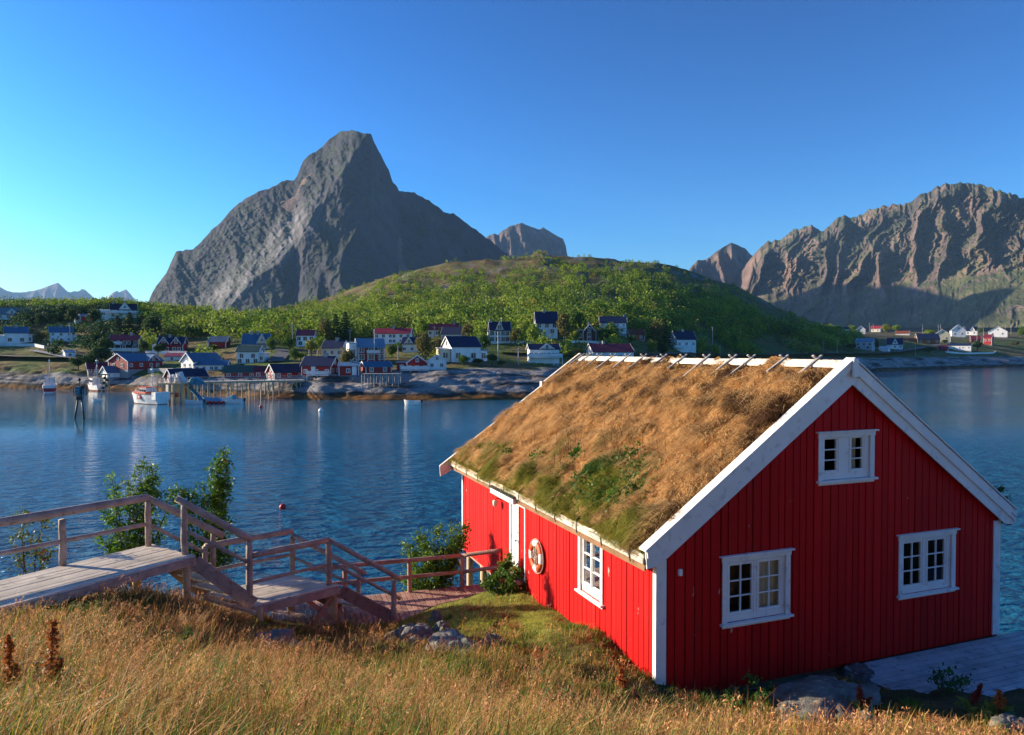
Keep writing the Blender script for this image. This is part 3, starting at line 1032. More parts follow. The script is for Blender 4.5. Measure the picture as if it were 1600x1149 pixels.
def make_cabin():
    root = empty('cabin', HA, HYAW)
    tag(root, 'large red timber cabin with grassy turf roof and white gable boards in the foreground', 'cabin')
    gt = lambda a: rtop(a) - 0.34
    st = lambda a: rtop(0) - 0.30
    gh = [(1.18, 2.37, 1.24, 2.22), (4.80, 6.05, 1.24, 2.22), (3.03, 4.12, 3.31, 4.06)]
    sh = [(1.67, 2.50, 1.15, 2.20), (5.14, 5.95, 0.62, 2.04)]
    mb = MB()
    board_wall(mb, P_front, 0.0, HW, 0.22, gt, gh, 0.155, 0.001, 0.030, 0.021, 0, 0.005, cuts=(HW / 2,))
    board_wall(mb, P_side, 0.0, HL, 0.06, st, sh, 0.165, 0.001, 0.030, 0.021, 0, 0.005)
    board_wall(mb, P_right, 0.0, HL, 0.06, st, [], 0.165, 0.001, 0.022, 0.012, 0, 0.004)
    board_wall(mb, P_rear, 0.0, HW, 0.06, gt, [], 0.165, 0.001, 0.022, 0.012, 0, 0.004, cuts=(HW / 2,))
    mb.build('wall', M['red_paint'], root)
    mb = MB()                                   # the sheathing and the lining behind the boards
    board_wall(mb, P_front, 0.0, HW, 0.24, lambda a: gt(a) - .02, gh, 0.6, -0.06, 0.0, 0, 0, cuts=(HW / 2,))
    board_wall(mb, P_side, 0.0, HL, 0.08, lambda a: st(a) - .02, sh, 0.6, -0.06, 0.0, 0, 0)
    board_wall(mb, P_right, 0.0, HL, 0.08, lambda a: st(a) - .02, [], 0.6, -0.06, 0.0, 0, 0)
    board_wall(mb, P_rear, 0.0, HW, 0.08, lambda a: gt(a) - .02, [], 0.6, -0.06, 0.0, 0, 0, cuts=(HW / 2,))
    wbox(mb, P_front, 0.07, HW - .07, -HL + .07, -0.07, 0.1, 0.2, 0)
    wbox(mb, P_front, 0.07, HW - .07, -HL + .07, -0.07, 2.36, 2.46, 0)
    wbox(mb, P_front, 0.07, HW - .07, -3.2, -3.12, 0.2, 2.36, 0)
    mb.build('lining', M['inner_wood'], root)
    # ---- corner boards
    for P_, a0, a1, d0, d1, z0 in ((P_front, -.055, .125, .026, .05, .02), (P_side, -.024, .05, .024, .052, .02), (P_front, HW - .125, HW + .05, .026, .05, .24),
                                   (P_right, -.024, .05, .024, .052, .1), (P_side, HL - .06, HL + .03, .024, .05, .06)):
        mb = MB()
        wbox(mb, P_, a0, a1, d0, d1, z0, 2.33)
        mb.build('corner_board', M['white_paint'], root, bevel=0.004)

    # ---- windows
    def window(P, a0, a1, z0, z1, glasses, nx, nz, depth=0.0, label=None):
        mb = MB()
        c = 0.085
        e = 0.026
        wbox(mb, P, a0, a0 + c, e, e + .028, z0 + .05, z1 - c)
        wbox(mb, P, a1 - c, a1, e, e + .028, z0 + .05, z1 - c)
        wbox(mb, P, a0 - .012, a1 + .012, e, e + .034, z1 - c, z1 - .012)
        wbox(mb, P, a0 + .003, a1 - .003, e, e + .026, z0 - .03, z0 + .046)
        g0, g1 = glasses[0][2], glasses[0][3]
        d0, d1 = -0.035, 0.014                # sash
        A = [a0 + .05] + [x for g in glasses for x in g[:2]] + [a1 - .05]
        for p, q in zip(A[0::2], A[1::2]):
            wbox(mb, P, p, q, d0, d1, z0 + .05, z1 - .05)
        for g in glasses:
            wbox(mb, P, g[0], g[1], d0, d1 - .001, z0 + .05, g0)
            wbox(mb, P, g[0], g[1], d0, d1 - .001, g1, z1 - .05)
        # slim mouldings round each sash and the meeting line
        for g in glasses:
            for q in (g[0] - .05, g[1] + .032):
                wbox(mb, P, q, q + .018, d1, d1 + .012, g0 - .05, g1 + .05)
            for q in (g0 - .05, g1 + .032):
                wbox(mb, P, g[0] - .03, g[1] + .03, d1, d1 + .0115, q, q + .018)
        root_w = mb.build('window', M['white_paint'], root, bevel=0.003)
        mb = MB()
        wbox(mb, P, a0 - .05, a1 + .05, 0.024, 0.10, z1 - .010, z1 + .016)
        mb.build('drip_board', M['white_paint'], root_w, bevel=0.003)
        mb = MB()
        wbox(mb, P, a0 - .035, a1 + .035, 0.0225, 0.105, z0 + .012, z0 + .048)
        mb.build('sill', M['white_paint'], root_w, bevel=0.003)
        mu = 0.009
        for g in glasses:
            mb = MB()
            for i in range(1, nx):
                x = g[0] + (g[1] - g[0]) * i / nx
                wbox(mb, P, x - mu, x + mu, -.02, .012, g0, g1)
            for i in range(1, nz):
                z = g0 + (g1 - g0) * i / nz
                wbox(mb, P, g[0], g[1], -.018, .010, z - mu, z + mu)
            if nx == 1:
                wbox(mb, P, g[0] - .004, g[0] + .006, -.019, .011, g0, g1)
            mb.build('glazing_bars', M['white_paint'], root_w)
        for g in glasses:
            mb = MB()
            mb.poly([P(g[0] - .005, -.012, g0 - .005), P(g[1] + .005, -.012, g0 - .005), P(g[1] + .005, -.012, g1 + .005), P(g[0] - .005, -.012, g1 + .005)])
            mb.build('pane', M['glass'], root_w)
        return root_w

    def curtain(parent, P, a0, a1, z0, z1, d=-0.09, m='curtain', taper=0.0):
        n, r = 40, 12
        V = []
        for i in range(n):
            for j in range(r):
                t, w = i / (n - 1), j / (r - 1)
                aa = a0 + taper * (a1 - a0) * math.sin(w * 3.0) * (1 - t) + (a1 - a0) * t * 1.0
                V.append(P(aa, d + .018 * math.sin(t * 30 + .6 * math.sin(w * 4)), z0 + (z1 - z0) * w))
        np_mesh('curtain', np.array(V), grid_faces(n, r), M[m], parent, smooth=True)

    w = window(P_front, 1.126, 2.425, 1.19, 2.27, [(1.285, 1.70, 1.385, 2.11), (1.84, 2.235, 1.385, 2.11)], 2, 3)
    curtain(w, P_front, 1.93, 2.33, 1.28, 2.18, taper=-.15)
    curtain(w, P_front, 1.20, 1.32, 1.28, 1.85, taper=.1)
    w = window(P_front, 4.754, 6.10, 1.19, 2.27, [(4.90, 5.30, 1.385, 2.11), (5.47, 5.87, 1.385, 2.11)], 2, 3)
    curtain(w, P_front, 4.84, 4.95, 1.28, 2.18, taper=.2)
    w = window(P_front, 2.98, 4.17, 3.27, 4.10, [(3.13, 3.38, 3.47, 3.98), (3.70, 3.94, 3.47, 3.98)], 1, 3)
    curtain(w, P_front, 3.72, 3.9, 3.36, 4.05, m='curtain', taper=-.25)
    window(P_side, 1.62, 2.547, 1.09, 2.25, [(1.765, 2.06, 1.31, 2.09), (2.13, 2.40, 1.31, 2.09)], 1, 3)

    # ---- door on the long side
    mb = MB()
    wbox(mb, P_side, 5.94, 6.02, .024, .05, .60, 2.06)
    wbox(mb, P_side, 5.08, 5.13, .024, .05, .45, 2.06)
    wbox(mb, P_side, 5.08, 6.02, .024, .051, 2.061, 2.13)
    d = mb.build('door_frame', M['white_paint'], root, bevel=.003)
    mb = MB()
    wbox(mb, P_side, 5.53, 5.945, -.02, .02, .64, 2.05)
    wbox(mb, P_side, 5.555, 5.92, .02, .026, .72, 1.25)
    wbox(mb, P_side, 5.555, 5.92, .02, .026, 1.33, 1.98)
    dl = mb.build('door', M['white_paint'], root, bevel=.004)
    mb = MB()
    mb.tube([(-.02, 5.575, 1.27), (-.06, 5.575, 1.27)], .012, 8)
    mb.ball((-.075, 5.575, 1.27), .022, 8)
    mb.build('door_handle', M['dark_metal'], dl, smooth=True)
    for y_, z_ in ((5.60, 1.52), (5.57, 1.45)):
        mb = MB()
        mb.tube([(-.026, y_, z_), (-.034, y_, z_)], .014, 8)
        mb.build('lock', M['dark_metal'], dl, smooth=True)
    mb = MB()
    wbox(mb, P_side, 5.13, 5.53, -.04, -.01, .64, 2.05)
    o = mb.build('door', M['red_paint'], root)
    o['label'] = 'red half of the door'
    mb = MB()
    wbox(mb, P_side, 5.12, 5.98, .024, .26, .44, .53)
    mb.build('door_step', M['grey_wood'], root, bevel=.006)
    # canopy
    mb = MB()
    wbox(mb, P_side, 4.98, 6.42, .34, .365, 2.20, 2.32, 0)
    for a in (4.98, 6.395):
        mb.hexa([P_side(a, .024, 2.26), P_side(a + .025, .024, 2.26), P_side(a + .025, .34, 2.20), P_side(a, .34, 2.20)],
                [P_side(a, .024, 2.40), P_side(a + .025, .024, 2.40), P_side(a + .025, .34, 2.31), P_side(a, .34, 2.31)], 0)
    mb.hexa([P_side(4.95, .024, 2.405), P_side(6.45, .024, 2.405), P_side(6.45, .39, 2.324), P_side(4.95, .39, 2.324)],
            [P_side(4.95, .024, 2.435), P_side(6.45, .024, 2.435), P_side(6.45, .39, 2.35), P_side(4.95, .39, 2.35)], 1)
    mb.build('door_canopy', [M['white_paint'], M['dark_metal']], root, bevel=.003)
    # lamps
    mb = MB()
    mb.tube([P_side(6.62, .024, 1.98), P_side(6.62, .14, 2.02), P_side(6.62, .17, 1.97)], .012, 8, 0)
    mb.lathe(P_side(6.62, .17, 1.84), [(.03, .14), (.055, .12), (.06, .1), (.055, .02), (.02, -.02), (.001, -.025)], 14, 1)
    mb.build('wall_lamp', [M['dark_metal'], M['curtain']], root, smooth=True)
    mb = MB()
    wbox(mb, P_front, .33, .395, .024, .07, 2.07, 2.17)
    mb.build('wall_lamp', M['white_paint'], root, bevel=.01)

    # ---- roof: boarding, eave boards, turf
    mb = MB()
    for sgn in (0, 1):
        f = (lambda u: u) if sgn == 0 else (lambda u: HW - u)
        b = [(f(-EO), -.09, EZ - .30), (f(HW / 2), -.09, rtop(HW / 2) - .30), (f(HW / 2), HL + .24, rtop(HW / 2) - .30), (f(-EO), HL + .24, EZ - .30)]
        t = [(x, y, z + .08) for x, y, z in b]
        mb.hexa(b, t)
    rf = mb.build('roof', M['inner_wood'], root)
    for sgn in (0, 1):
        f = (lambda u: u) if sgn == 0 else (lambda u: HW - u)
        mb = MB()
        r = random.Random(5)
        v = -.09
        while v < HL + .28:
            v2 = min(HL + .30, v + r.uniform(1.9, 2.6))
            o = r.uniform(-.008, .008)
            x0, x1 = f(-EO - .03), f(-EO + .005)
            mb.hexa([(x0, v + .003, EZ - .20 + o), (x1, v + .003, EZ - .20 + o), (x1, v2 - .003, EZ - .20 + o), (x0, v2 - .003, EZ - .20 + o)],
                    [(x0, v + .003, EZ - .115 + o), (x1, v + .003, EZ - .115 + o), (x1, v2 - .003, EZ - .115 + o), (x0, v2 - .003, EZ - .115 + o)])
            x0, x1 = f(-EO - .012), f(-EO + .07)
            mb.hexa([(x0, v + .003, EZ - .113 + o), (x1, v + .003, EZ - .113 + o), (x1, v2 - .003, EZ - .113 + o), (x0, v2 - .003, EZ - .113 + o)],
                    [(x0, v + .003, EZ - .06 + o), (x1, v + .003, EZ - .045 + o), (x1, v2 - .003, EZ - .045 + o), (x0, v2 - .003, EZ - .06 + o)])
            v = v2
        mb.build('eave_board', M['weathered_white'], rf, bevel=.006)
        if sgn == 0:
            for k in range(11):
                mb = MB()
                v = .25 + k * .9
                mb.tube([(-EO - .035, v, EZ - .24), (-EO - .045, v + .03, EZ - .15), (-EO - .02, v + .05, EZ - .01), (-EO + .1, v + .07, EZ + .06)], .009, 6)
                mb.build('roof_hook', M['dark_metal'], rf)
    # turf bed, both slopes
    nu, nv = 150, 260
    u = np.linspace(-EO + .0, HW / 2, nu); v = np.linspace(-.085, HL + .235, nv)
    for sgn in (0, 1):
        U, V = np.meshgrid(u, v, indexing='ij')
        edge = np.clip((U + EO) / .25, 0, 1) ** .6
        Z = EZ + (U + EO) * SL - .17 + .15 * edge + TURF(U, V, sgn) * edge
        Z = np.where(V < -.05, Z - .05, Z)
        X = U if sgn == 0 else HW - U
        n1 = fbm(U * 3 + 20 * sgn, V * 3, 4)
        g = np.clip((.45 - U + 0.8 * n1) * 1.5, 0, 1)[..., None]
        c = np.array((0.34, 0.18, 0.07)) * (1 - g) + np.array((0.07, 0.07, 0.018)) * g
        np_mesh('turf', np.stack([X, V, Z], -1).reshape(-1, 3), grid_faces(nu, nv), M['ground'], rf, smooth=True, col=c.reshape(-1, 3))

    # ---- barge boards, front and rear gable
    def barge(ya, yb, sgn, tipx, z_lo, z_hi, m='white_paint', name='barge_board', top=0.0):
        f = (lambda a: a) if sgn == 0 else (lambda a: HW - a)
        zt = lambda a: EZ + (a + EO) * SL
        pts = [(tipx, zt(tipx) + z_hi), (tipx + .02, zt(tipx) + max(z_lo, -.26)), (tipx + .22, zt(tipx + .22) + z_lo), (HW / 2, zt(HW / 2) + z_lo), (HW / 2, zt(HW / 2) + z_hi)]
        m_ = MB()
        n = len(pts)
        a = [(f(p), ya, q) for p, q in pts]; b = [(f(p), yb, q) for p, q in pts]
        m_.poly(a); m_.poly(b[::-1])
        for i in range(n):
            j = (i + 1) % n
            m_.poly([a[j], a[i], b[i], b[j]])
        return m_.build(name, M[m], root, bevel=.004)
    # left: one wide board; right: a wide board over a stepped one
    barge(-.128, -.10, 0, -EO, -.395, -.015)
    barge(-.128, -.10, 1, -EO, -.395, -.19)
    barge(-.155, -.10, 1, -EO - .03, -.19, .0)
    barge(-.158, -.13, 0, -EO - .0, -.10, .02)
    for sgn in (0, 1):                      # capping boards on the edge
        f = (lambda a: a) if sgn == 0 else (lambda a: HW - a)
        zt = lambda a: EZ + (a + EO) * SL
        mb = MB()
        y0, y1 = -.175, .02
        A = -EO - .03
        b = [(f(A), y0, zt(A) + .022), (f(HW / 2), y0, zt(HW / 2) + .022), (f(HW / 2), y1, zt(HW / 2) + .022), (f(A), y1, zt(A) + .022)]
        mb.hexa(b, [(x, y, z + .026) for x, y, z in b])
        mb.build('cap_board', M['white_paint'], root, bevel=.004)
    mb = MB()
    mb.box(HW / 2 - .055, HW / 2 + .055, -.20, -.16, rtop(HW / 2) - .27, rtop(HW / 2) + .03)
    mb.build('gable_peak_block', M['white_paint'], root, bevel=.006)
    yb = HL + .26
    barge(yb, yb + .03, 0, -EO - .32, -.33, .0, 'weathered_white')
    barge(yb + .002, yb + .032, 1, -EO - .32, -.33, .0, 'weathered_white')
    for sgn in (0, 1):
        f = (lambda a: a) if sgn == 0 else (lambda a: HW - a)
        zt = lambda a: EZ + (a + EO) * SL
        mb = MB()
        y0, y1 = yb - .04, yb + .05
        for A, B, dz in ((-EO - .32, 2.55, .004), (2.45, HW / 2, .07)):
            b = [(f(A), y0, zt(A) + dz), (f(B), y0, zt(B) + dz), (f(B), y1, zt(B) + dz), (f(A), y1, zt(A) + dz)]
            mb.hexa(b, [(x, y, z + .028) for x, y, z in b])
        mb.build('cap_board', M['weathered_white'], root, bevel=.004)
    mb = MB()
    mb.box(2.36, 2.6, yb - .10, yb + .06, rtop(2.45) - .05, rtop(2.45) + .11)
    mb.build('barge_joint_block', M['weathered_white'], root, bevel=.01)
    # ---- ridge boards and crossing stakes
    zr = rtop(HW / 2)
    for sgn in (-1, 1):
        mb = MB()
        r = random.Random(11 + sgn)
        v = .0
        while v < HL + .15:
            v2 = min(HL + .2, v + r.uniform(2.6, 3.4))
            x0, x1 = HW / 2 + sgn * .03, HW / 2 + sgn * .16
            o = r.uniform(-.012, .012)
            zz = lambda q: zr - .09 + o - SL * abs(q - HW / 2) + .08
            b = [(x0, v, zz(x0)), (x1, v, zz(x1)), (x1, v2 - .01, zz(x1)), (x0, v2 - .01, zz(x0))]
            mb.hexa(b, [(x, y, z + .035) for x, y, z in b])
            v = v2
        mb.build('ridge_board', M['weathered_white'], root, bevel=.005)
    for k, px in enumerate((905, 920, 937, 958, 981, 1006, 1037, 1068, 1104, 1145, 1174, 1225, 1277)):
        a_, b_ = (px - 800) / F, None
        c, s = math.cos(HYAW), math.sin(HYAW)
        # px at the ridge -> v
        ux, uy = HA.x + HW / 2 * c, HA.y + HW / 2 * s
        v = (ux - a_ * uy) / (s + a_ * c)
        v = min(max(v, .2), HL + .12)
        for sgn in (-1, 1):
            r = random.Random(k * 2 + sgn)
            ln = r.uniform(.42, .78)
            mb = MB()
            dv = r.uniform(-.04, .04)
            x0, x1 = HW / 2 - sgn * .07, HW / 2 + sgn * ln * .82
            p0 = Vector((x0, v + sgn * .03, zr + .075))
            p1 = Vector((x1, v + sgn * .03 + dv, zr - SL * abs(x1 - HW / 2) + .06))
            mb.bar(p0, p1, r.uniform(.04, .055), .03)
            mb.build('ridge_stake', M['stake_wood'], root, bevel=.004)
    # ---- stilts at the water end
    for u_, v_, zb in ((.12, 9.45, -3.2), (.12, 8.3, -2.4), (.12, 7.0, -1.6), (3.6, 9.45, -4.6), (7.05, 9.45, -5), (7.05, 6.6, -3.8), (7.05, 3.8, -2.6), (3.6, 6.5, -2.4)):
        mb = MB()
        mb.tube([(u_, v_, zb), (u_, v_, .1)], .085, 10)
        mb.build('stilt', M['pale_wood'], root, smooth=True)
    mb = MB()
    wbox(mb, P_front, .05, HW - .05, -HL + .1, -.08, -.06, .08)
    mb.build('floor_frame', M['red_wood'], root)
    return root


def TURF(U, V, sgn):
    """lumps of the turf bed"""
    return .07 * fbm(U * 1.6 + 7 * sgn, V * 1.3, 4) + .045 * fbm(U * 4.5 + 3, V * 4.0, 3)


cabin = make_cabin()

# ---- lifebuoy hanging on the long wall
def lifebuoy():
    c = h2w(-.085, 4.38, 1.25)
    root = empty('lifebuoy', c, HYAW)
    tag(root, 'orange and white lifebuoy hanging on the red wall between door and window', 'lifebuoy')
    R, r = .255, .07
    n, k = 64, 16
    V = []
    for i in range(n):
        t = 2 * math.pi * i / n
        for j in range(k):
            s = 2 * math.pi * j / k
            V.append((-.8 * r * math.sin(s), (R + r * math.cos(s)) * math.cos(t), (R + r * math.cos(s)) * math.sin(t)))
    fc, mi = [], []
    for i in range(n):
        for j in range(k):
            fc.append((i * k + j, ((i + 1) % n) * k + j, ((i + 1) % n) * k + (j + 1) % k, i * k + (j + 1) % k))
            ang = ((i + .5) / n * 360 + 20) % 90
            mi.append(1 if ang < 36 else 0)
    np_mesh('ring', np.array(V), np.array(fc), [M['orange'], M['white_paint']], root, smooth=True, mi=np.array(mi))
    mb = MB()
    pts = []
    for i in range(65):
        t = 2 * math.pi * i / 64
        q = R + r + .012 + .018 * abs(math.sin(2 * (t + math.radians(20))))
        pts.append((0.0, q * math.cos(t), q * math.sin(t)))
    mb.tube(pts, .008, 6, caps=False)
    rr = random.Random(3)
    for s in range(9):                      # coiled line in the middle
        pts = [(-.02 + rr.uniform(-.03, .03), rr.uniform(-.1, .1), .17 - .36 * i / 5 + rr.uniform(-.04, .04)) for i in range(6)]
        mb.tube(pts, .010, 5)
    mb.build('rope', M['rope'], root, smooth=True)


lifebuoy()

# ================================================================== BOARDWALK, STAIRS, DECK
def plank_field(name, m, corners, n_planks, across, parent=None, thick=.035, gap=.012, seed=1):
    """planks on a flat four-cornered field; corners a,b (far edge) d,c (near edge);
    across=True: planks run from the far to the near edge, else along"""
    a, b, c, d = [Vector(p) for p in corners]
    mb = MB()
    r = random.Random(seed)
    for i in range(n_planks):
        t0, t1 = i / n_planks, (i + 1) / n_planks
        if across:
            q = [a.lerp(b, t0), a.lerp(b, t1), d.lerp(c, t1), d.lerp(c, t0)]
        else:
            q = [a.lerp(d, t0), a.lerp(d, t1), b.lerp(c, t1), b.lerp(c, t0)]
        w = (q[1] - q[0]).length
        s = min(.3, gap / max(w, .01)) / 2
        p = [q[0].lerp(q[1], s), q[0].lerp(q[1], 1 - s), q[3].lerp(q[2], 1 - s), q[3].lerp(q[2], s)]
        dz = r.uniform(-.004, .004)
        e = (p[2] - p[1]).normalized() * r.uniform(-.03, .03)
        p[2] = p[2] + e; p[3] = p[3] + e
        top = [v + Vector((0, 0, dz)) for v in (p[0], p[1], p[2], p[3])]
        bot = [v - Vector((0, 0, thick)) for v in top]
        # both windings occur; keep the faces facing out
        if (top[1] - top[0]).cross(top[2] - top[0]).z < 0:
            top, bot = top[::-1], bot[::-1]
        mb.hexa(bot, top)
    return mb.build(name, M[m], parent, bevel=.004)


def log(name, p0, p1, r, parent, m='log_wood', sag=.0):
    p0, p1 = Vector(p0), Vector(p1)
    mb = MB()
    rr = random.Random(int(p0.x * 1000) + int(p1.x * 100))
    n = 7
    pts, rad = [], []
    for i in range(n):
        t = i / (n - 1)
        p = p0.lerp(p1, t) + Vector((rr.uniform(-1, 1), rr.uniform(-1, 1), rr.uniform(-1, 1))) * r * .08
        pts.append(p); rad.append(r * (1 + .06 * rr.uniform(-1, 1)))
    rad[0] *= .93; rad[-1] *= .93
    mb.tube(pts, rad, 14)
    return mb.build(name, M[m], parent, smooth=True, bevel=0)


def post_at(root, px, py_base, py_top, z, r=.06, extra=0.0, m='log_wood', name='post'):
    b = on_z(px, py_base, z)
    t = at(px, py_top, b.y)
    log(name, b - Vector((0, 0, extra)), (b.x, b.y, t.z), r, root, m)
    return b, Vector((b.x, b.y, t.z))


Z1, Z2, Z3 = 6.25, 5.20, 4.45
# ---- upper boardwalk
bw = empty('boardwalk', on_z(150, 900, Z1))
tag(bw, 'raised upper boardwalk of pale planks with log railing at the left edge', 'boardwalk')
inv = Matrix.Translation(-bw.location)


def adopt(root):
    """children were built in world space; keep them there"""
    m = Matrix.Translation(-root.location)
    for c in root.children:
        c.matrix_parent_inverse = m


far_e, near_e = on_z(236, 850, Z1), on_z(304, 868, Z1)
far_d = (on_z(98, 883, Z1) - far_e).normalized()
far_s = far_e + far_d * 8.5
near_s = near_e + far_d * 8.2
plank_field('deck', 'deck_wood', [far_s, far_e, near_e, near_s], 9, False, bw)
mb = MB()
mb.bar(near_s + Vector((0.02, 0, -.10)), near_e + Vector((.02, 0, -.10)), .05, .13)
mb.bar(far_s + Vector((0, 0, -.10)), far_e + Vector((0, 0, -.10)), .05, .13)
mb.bar(far_e + Vector((0, 0, -.105)), near_e + Vector((0, 0, -.105)), .05, .14)
mb.build('edge_beam', M['log_wood'], bw, bevel=.005)
b0, t0 = post_at(bw, 98, 883, 812, Z1)
b1, t1 = post_at(bw, 232, 853, 782, Z1)
zr = t1.z + .05
rs = b1 + (b0 - b1).normalized() * 6.0
log('handrail', (rs.x, rs.y, zr + .02), (b1.x, b1.y, zr), .075, bw)
zm = at(225, 819, b1.y).z
log('mid_rail', (rs.x, rs.y, zm), (b1.x, b1.y, zm), .04, bw)
b9 = b1 + (b0 - b1).normalized() * 4.2
log('post', b9, (b9.x, b9.y, zr), .06, bw)
for p in (near_e + Vector((-.12, -.06, 0)), near_e + far_d * 2.4, far_e + far_d * .3, far_e + far_d * 2.6, near_e + far_d * 5):
    log('support_post', (p.x, p.y, p.z - 1.6), (p.x, p.y, p.z - .1), .07, bw, 'pale_wood')
adopt(bw)

# ---- landing between the two flights
ld = empty('landing', on_z(460, 925, Z2))
tag(ld, 'small square timber landing with log rails halfway down the stairs', 'landing')
L_nl, L_nr, L_fr = on_z(396, 946, Z2), on_z(531, 914, Z2), on_z(453, 898, Z2)
L_fl = L_fr + (L_nl - L_nr)
plank_field('deck', 'deck_wood', [L_fl, L_fr, L_nr, L_nl], 9, False, ld, seed=3)
mb = MB()
for a, b in ((L_nl, L_nr), (L_fl, L_fr)):
    mb.bar(a + Vector((0, -.02, -.11)), b + Vector((0, -.02, -.11)), .05, .15)
for a, b in ((L_nl, L_fl), (L_nr, L_fr)):
    mb.bar(a.lerp(b, .03) + Vector((0, 0, -.112)), a.lerp(b, .97) + Vector((0, 0, -.112)), .05, .14)
mb.build('edge_beam', M['log_wood'], ld, bevel=.005)
pA, tA = post_at(ld, 390, 946, 846, Z2, extra=.15)
pB, tB = post_at(ld, 513.7, 914, 846, Z2)
pC, tC = post_at(ld, 457, 897, 838, Z2)
zc = tB.z + .03
log('handrail', (pA.x, pA.y, zc - .0), (pB.x, pB.y, zc), .062, ld)
zd = at(517, 882, pB.y).z
log('mid_rail', (pA.x, pA.y, zd), (pB.x, pB.y, zd), .036, ld)
e = L_fl.lerp(L_fr, .02)
log('handrail', (e.x, e.y, zc + .0), (pC.x, pC.y, zc), .06, ld)
log('mid_rail', (e.x, e.y, zd), (pC.x, pC.y, zd), .036, ld)
log('post', e, (e.x, e.y, zc), .055, ld)
for p in (L_nr + Vector((-.12, .02, 0)), L_fr.lerp(L_nr, .1) + Vector((-.1, 0, 0)), L_nl.lerp(L_fl, .9), L_nl + Vector((.1, .05, 0))):
    log('support_post', (p.x, p.y, 3.9), (p.x, p.y, p.z - .06), .065, ld, 'pale_wood')
mb = MB()
a, b = L_nr.lerp(L_nl, .45) + Vector((0, .12, 0)), L_nr.lerp(L_nl, .06) + Vector((0, .12, 0))
mb.bar((a.x, a.y, Z2 - .85), (b.x, b.y, Z2 - .15), .03, .09)
mb.bar((b.x, b.y + .04, Z2 - .85), (a.x, a.y + .04, Z2 - .15), .03, .09)
mb.build('cross_brace', M['red_wood'], ld)
adopt(ld)


# ---- the two flights of steps
def flight(label, top_f, top_n, bot_f, bot_n, n, rails):
    root = empty('wooden_stairs', bot_n)
    tag(root, label, 'stairs')
    for a, b in ((top_f, bot_f), (top_n, bot_n)):
        mb = MB()
        mb.bar(a + Vector((0, 0, -.12)), b + Vector((0, 0, .02)), .05, .25)
        mb.build('stringer', M['red_wood' if 'lower' in label else 'log_wood'], root, bevel=.005)
    for i in range(1, n):
        t = i / n
        f, g = top_f.lerp(bot_f, t), top_n.lerp(bot_n, t)
        d = (bot_n - top_n); d.z = 0; d.normalize()
        dd = d * .13
        i0, i1 = f.lerp(g, .04), f.lerp(g, .96)
        mb = MB()
        q = [i0 - dd, i1 - dd, i1 + dd, i0 + dd]
        if (q[1] - q[0]).cross(q[2] - q[0]).z < 0: q = q[::-1]
        mb.hexa([v - Vector((0, 0, .02)) for v in q], [v + Vector((0, 0, .018)) for v in q])
        mb.build('tread', M['deck_wood'], root, bevel=.004)
    for nm, a, b, r in rails:
        log(nm, a, b, r, root)
    return root


d1n, d1f = near_e, far_e
s1n, s1f = L_nl + Vector((0, 0, -.0)), L_fl
pD, tD = on_z(288, 866, Z1), None
tD = at(288, 783, pD.y)
pE = s1f.lerp(d1f, .22)
fl = flight('short upper flight of wooden steps between the high boardwalk and the landing', d1f, d1n, s1f, s1n, 5, [
    ('post', pD - Vector((0, 0, .1)), tD, .058),
    ('handrail', tD + Vector((-.12, -.06, .06)), tA + Vector((.05, .03, -.0)), .068),
    ('mid_rail', at(288, 828, pD.y), at(392, 881, pA.y), .036),
    ('handrail', (b1.x, b1.y, zr), Vector(at(350, 838, (s1f.y + d1f.y) / 2 + .25)), .066),
    ('mid_rail', (b1.x, b1.y, zm), Vector(at(327, 867, (s1f.y + d1f.y) / 2 + .2)), .036),
    ('post', Vector(at(333, 886, (s1f.y + d1f.y) / 2 + .2)), Vector(at(333, 831, (s1f.y + d1f.y) / 2 + .2)), .052),
])
mb = MB()
q0, q1 = at(318, 934, 13.2), at(400, 958, 13.55)
mb.bar(q0, q1, .14, .05)
mb.build('base_plank', M['pale_wood'], fl, bevel=.004)
adopt(fl)
bn, bf = on_z(614, 967, Z3), None
bf = bn + (L_fr - L_nr) * 1.0
fl = flight('lower flight of wooden steps running down from the landing to the walkway', L_fr, L_nr, bf, bn, 4, [
    ('post', bn + Vector((.02, -.02, -.05)), at(615, 907, bn.y), .055),
    ('handrail', tB + Vector((0, 0, .03)), at(627, 906, bn.y), .05),
    ('mid_rail', at(520, 881, pB.y), at(626, 936, bn.y), .036),
    ('post', Vector(at(560, 936, bf.y - .35)), Vector(at(560, 894, bf.y - .35)), .05),
    ('handrail', tC + Vector((0, 0, .03)), at(571, 897, bf.y - .3), .055),
    ('mid_rail', at(462, 873, pC.y), at(560, 917, bf.y - .35), .036),
])
adopt(fl)

# ---- lower walkway to the cabin
wk = empty('walkway', (-2, 16.3, Z3))
tag(wk, 'low reddish plank walkway with rail fence leading to the cabin wall', 'walkway')
p1, p2 = on_z(640, 925, Z3), on_z(722, 917, Z3)
wd = (p2 - p1).normalized()
wnn = Vector((wd.y, -wd.x, 0))
w_e = on_z(757, 905, Z3)
wf0 = p1 - wd * 3.0 - wnn * .06
wf1 = p2 + wd * ((w_e - p2).dot(wd)) - wnn * .06
plank_field('deck', 'red_wood', [wf0, wf1, wf1 + wnn * 1.9, wf0 + wnn * 1.9], 44, True, wk, seed=5)
mb = MB()
for o in (.15, .95, 1.75):
    mb.bar(wf0 + wnn * o + Vector((0, 0, -.09)), wf1 + wnn * o + Vector((0, 0, -.09)), .06, .1)
mb.build('joists', M['red_wood'], wk)
wall_pt = h2w(-.03, 6.55, .76)
ends = []
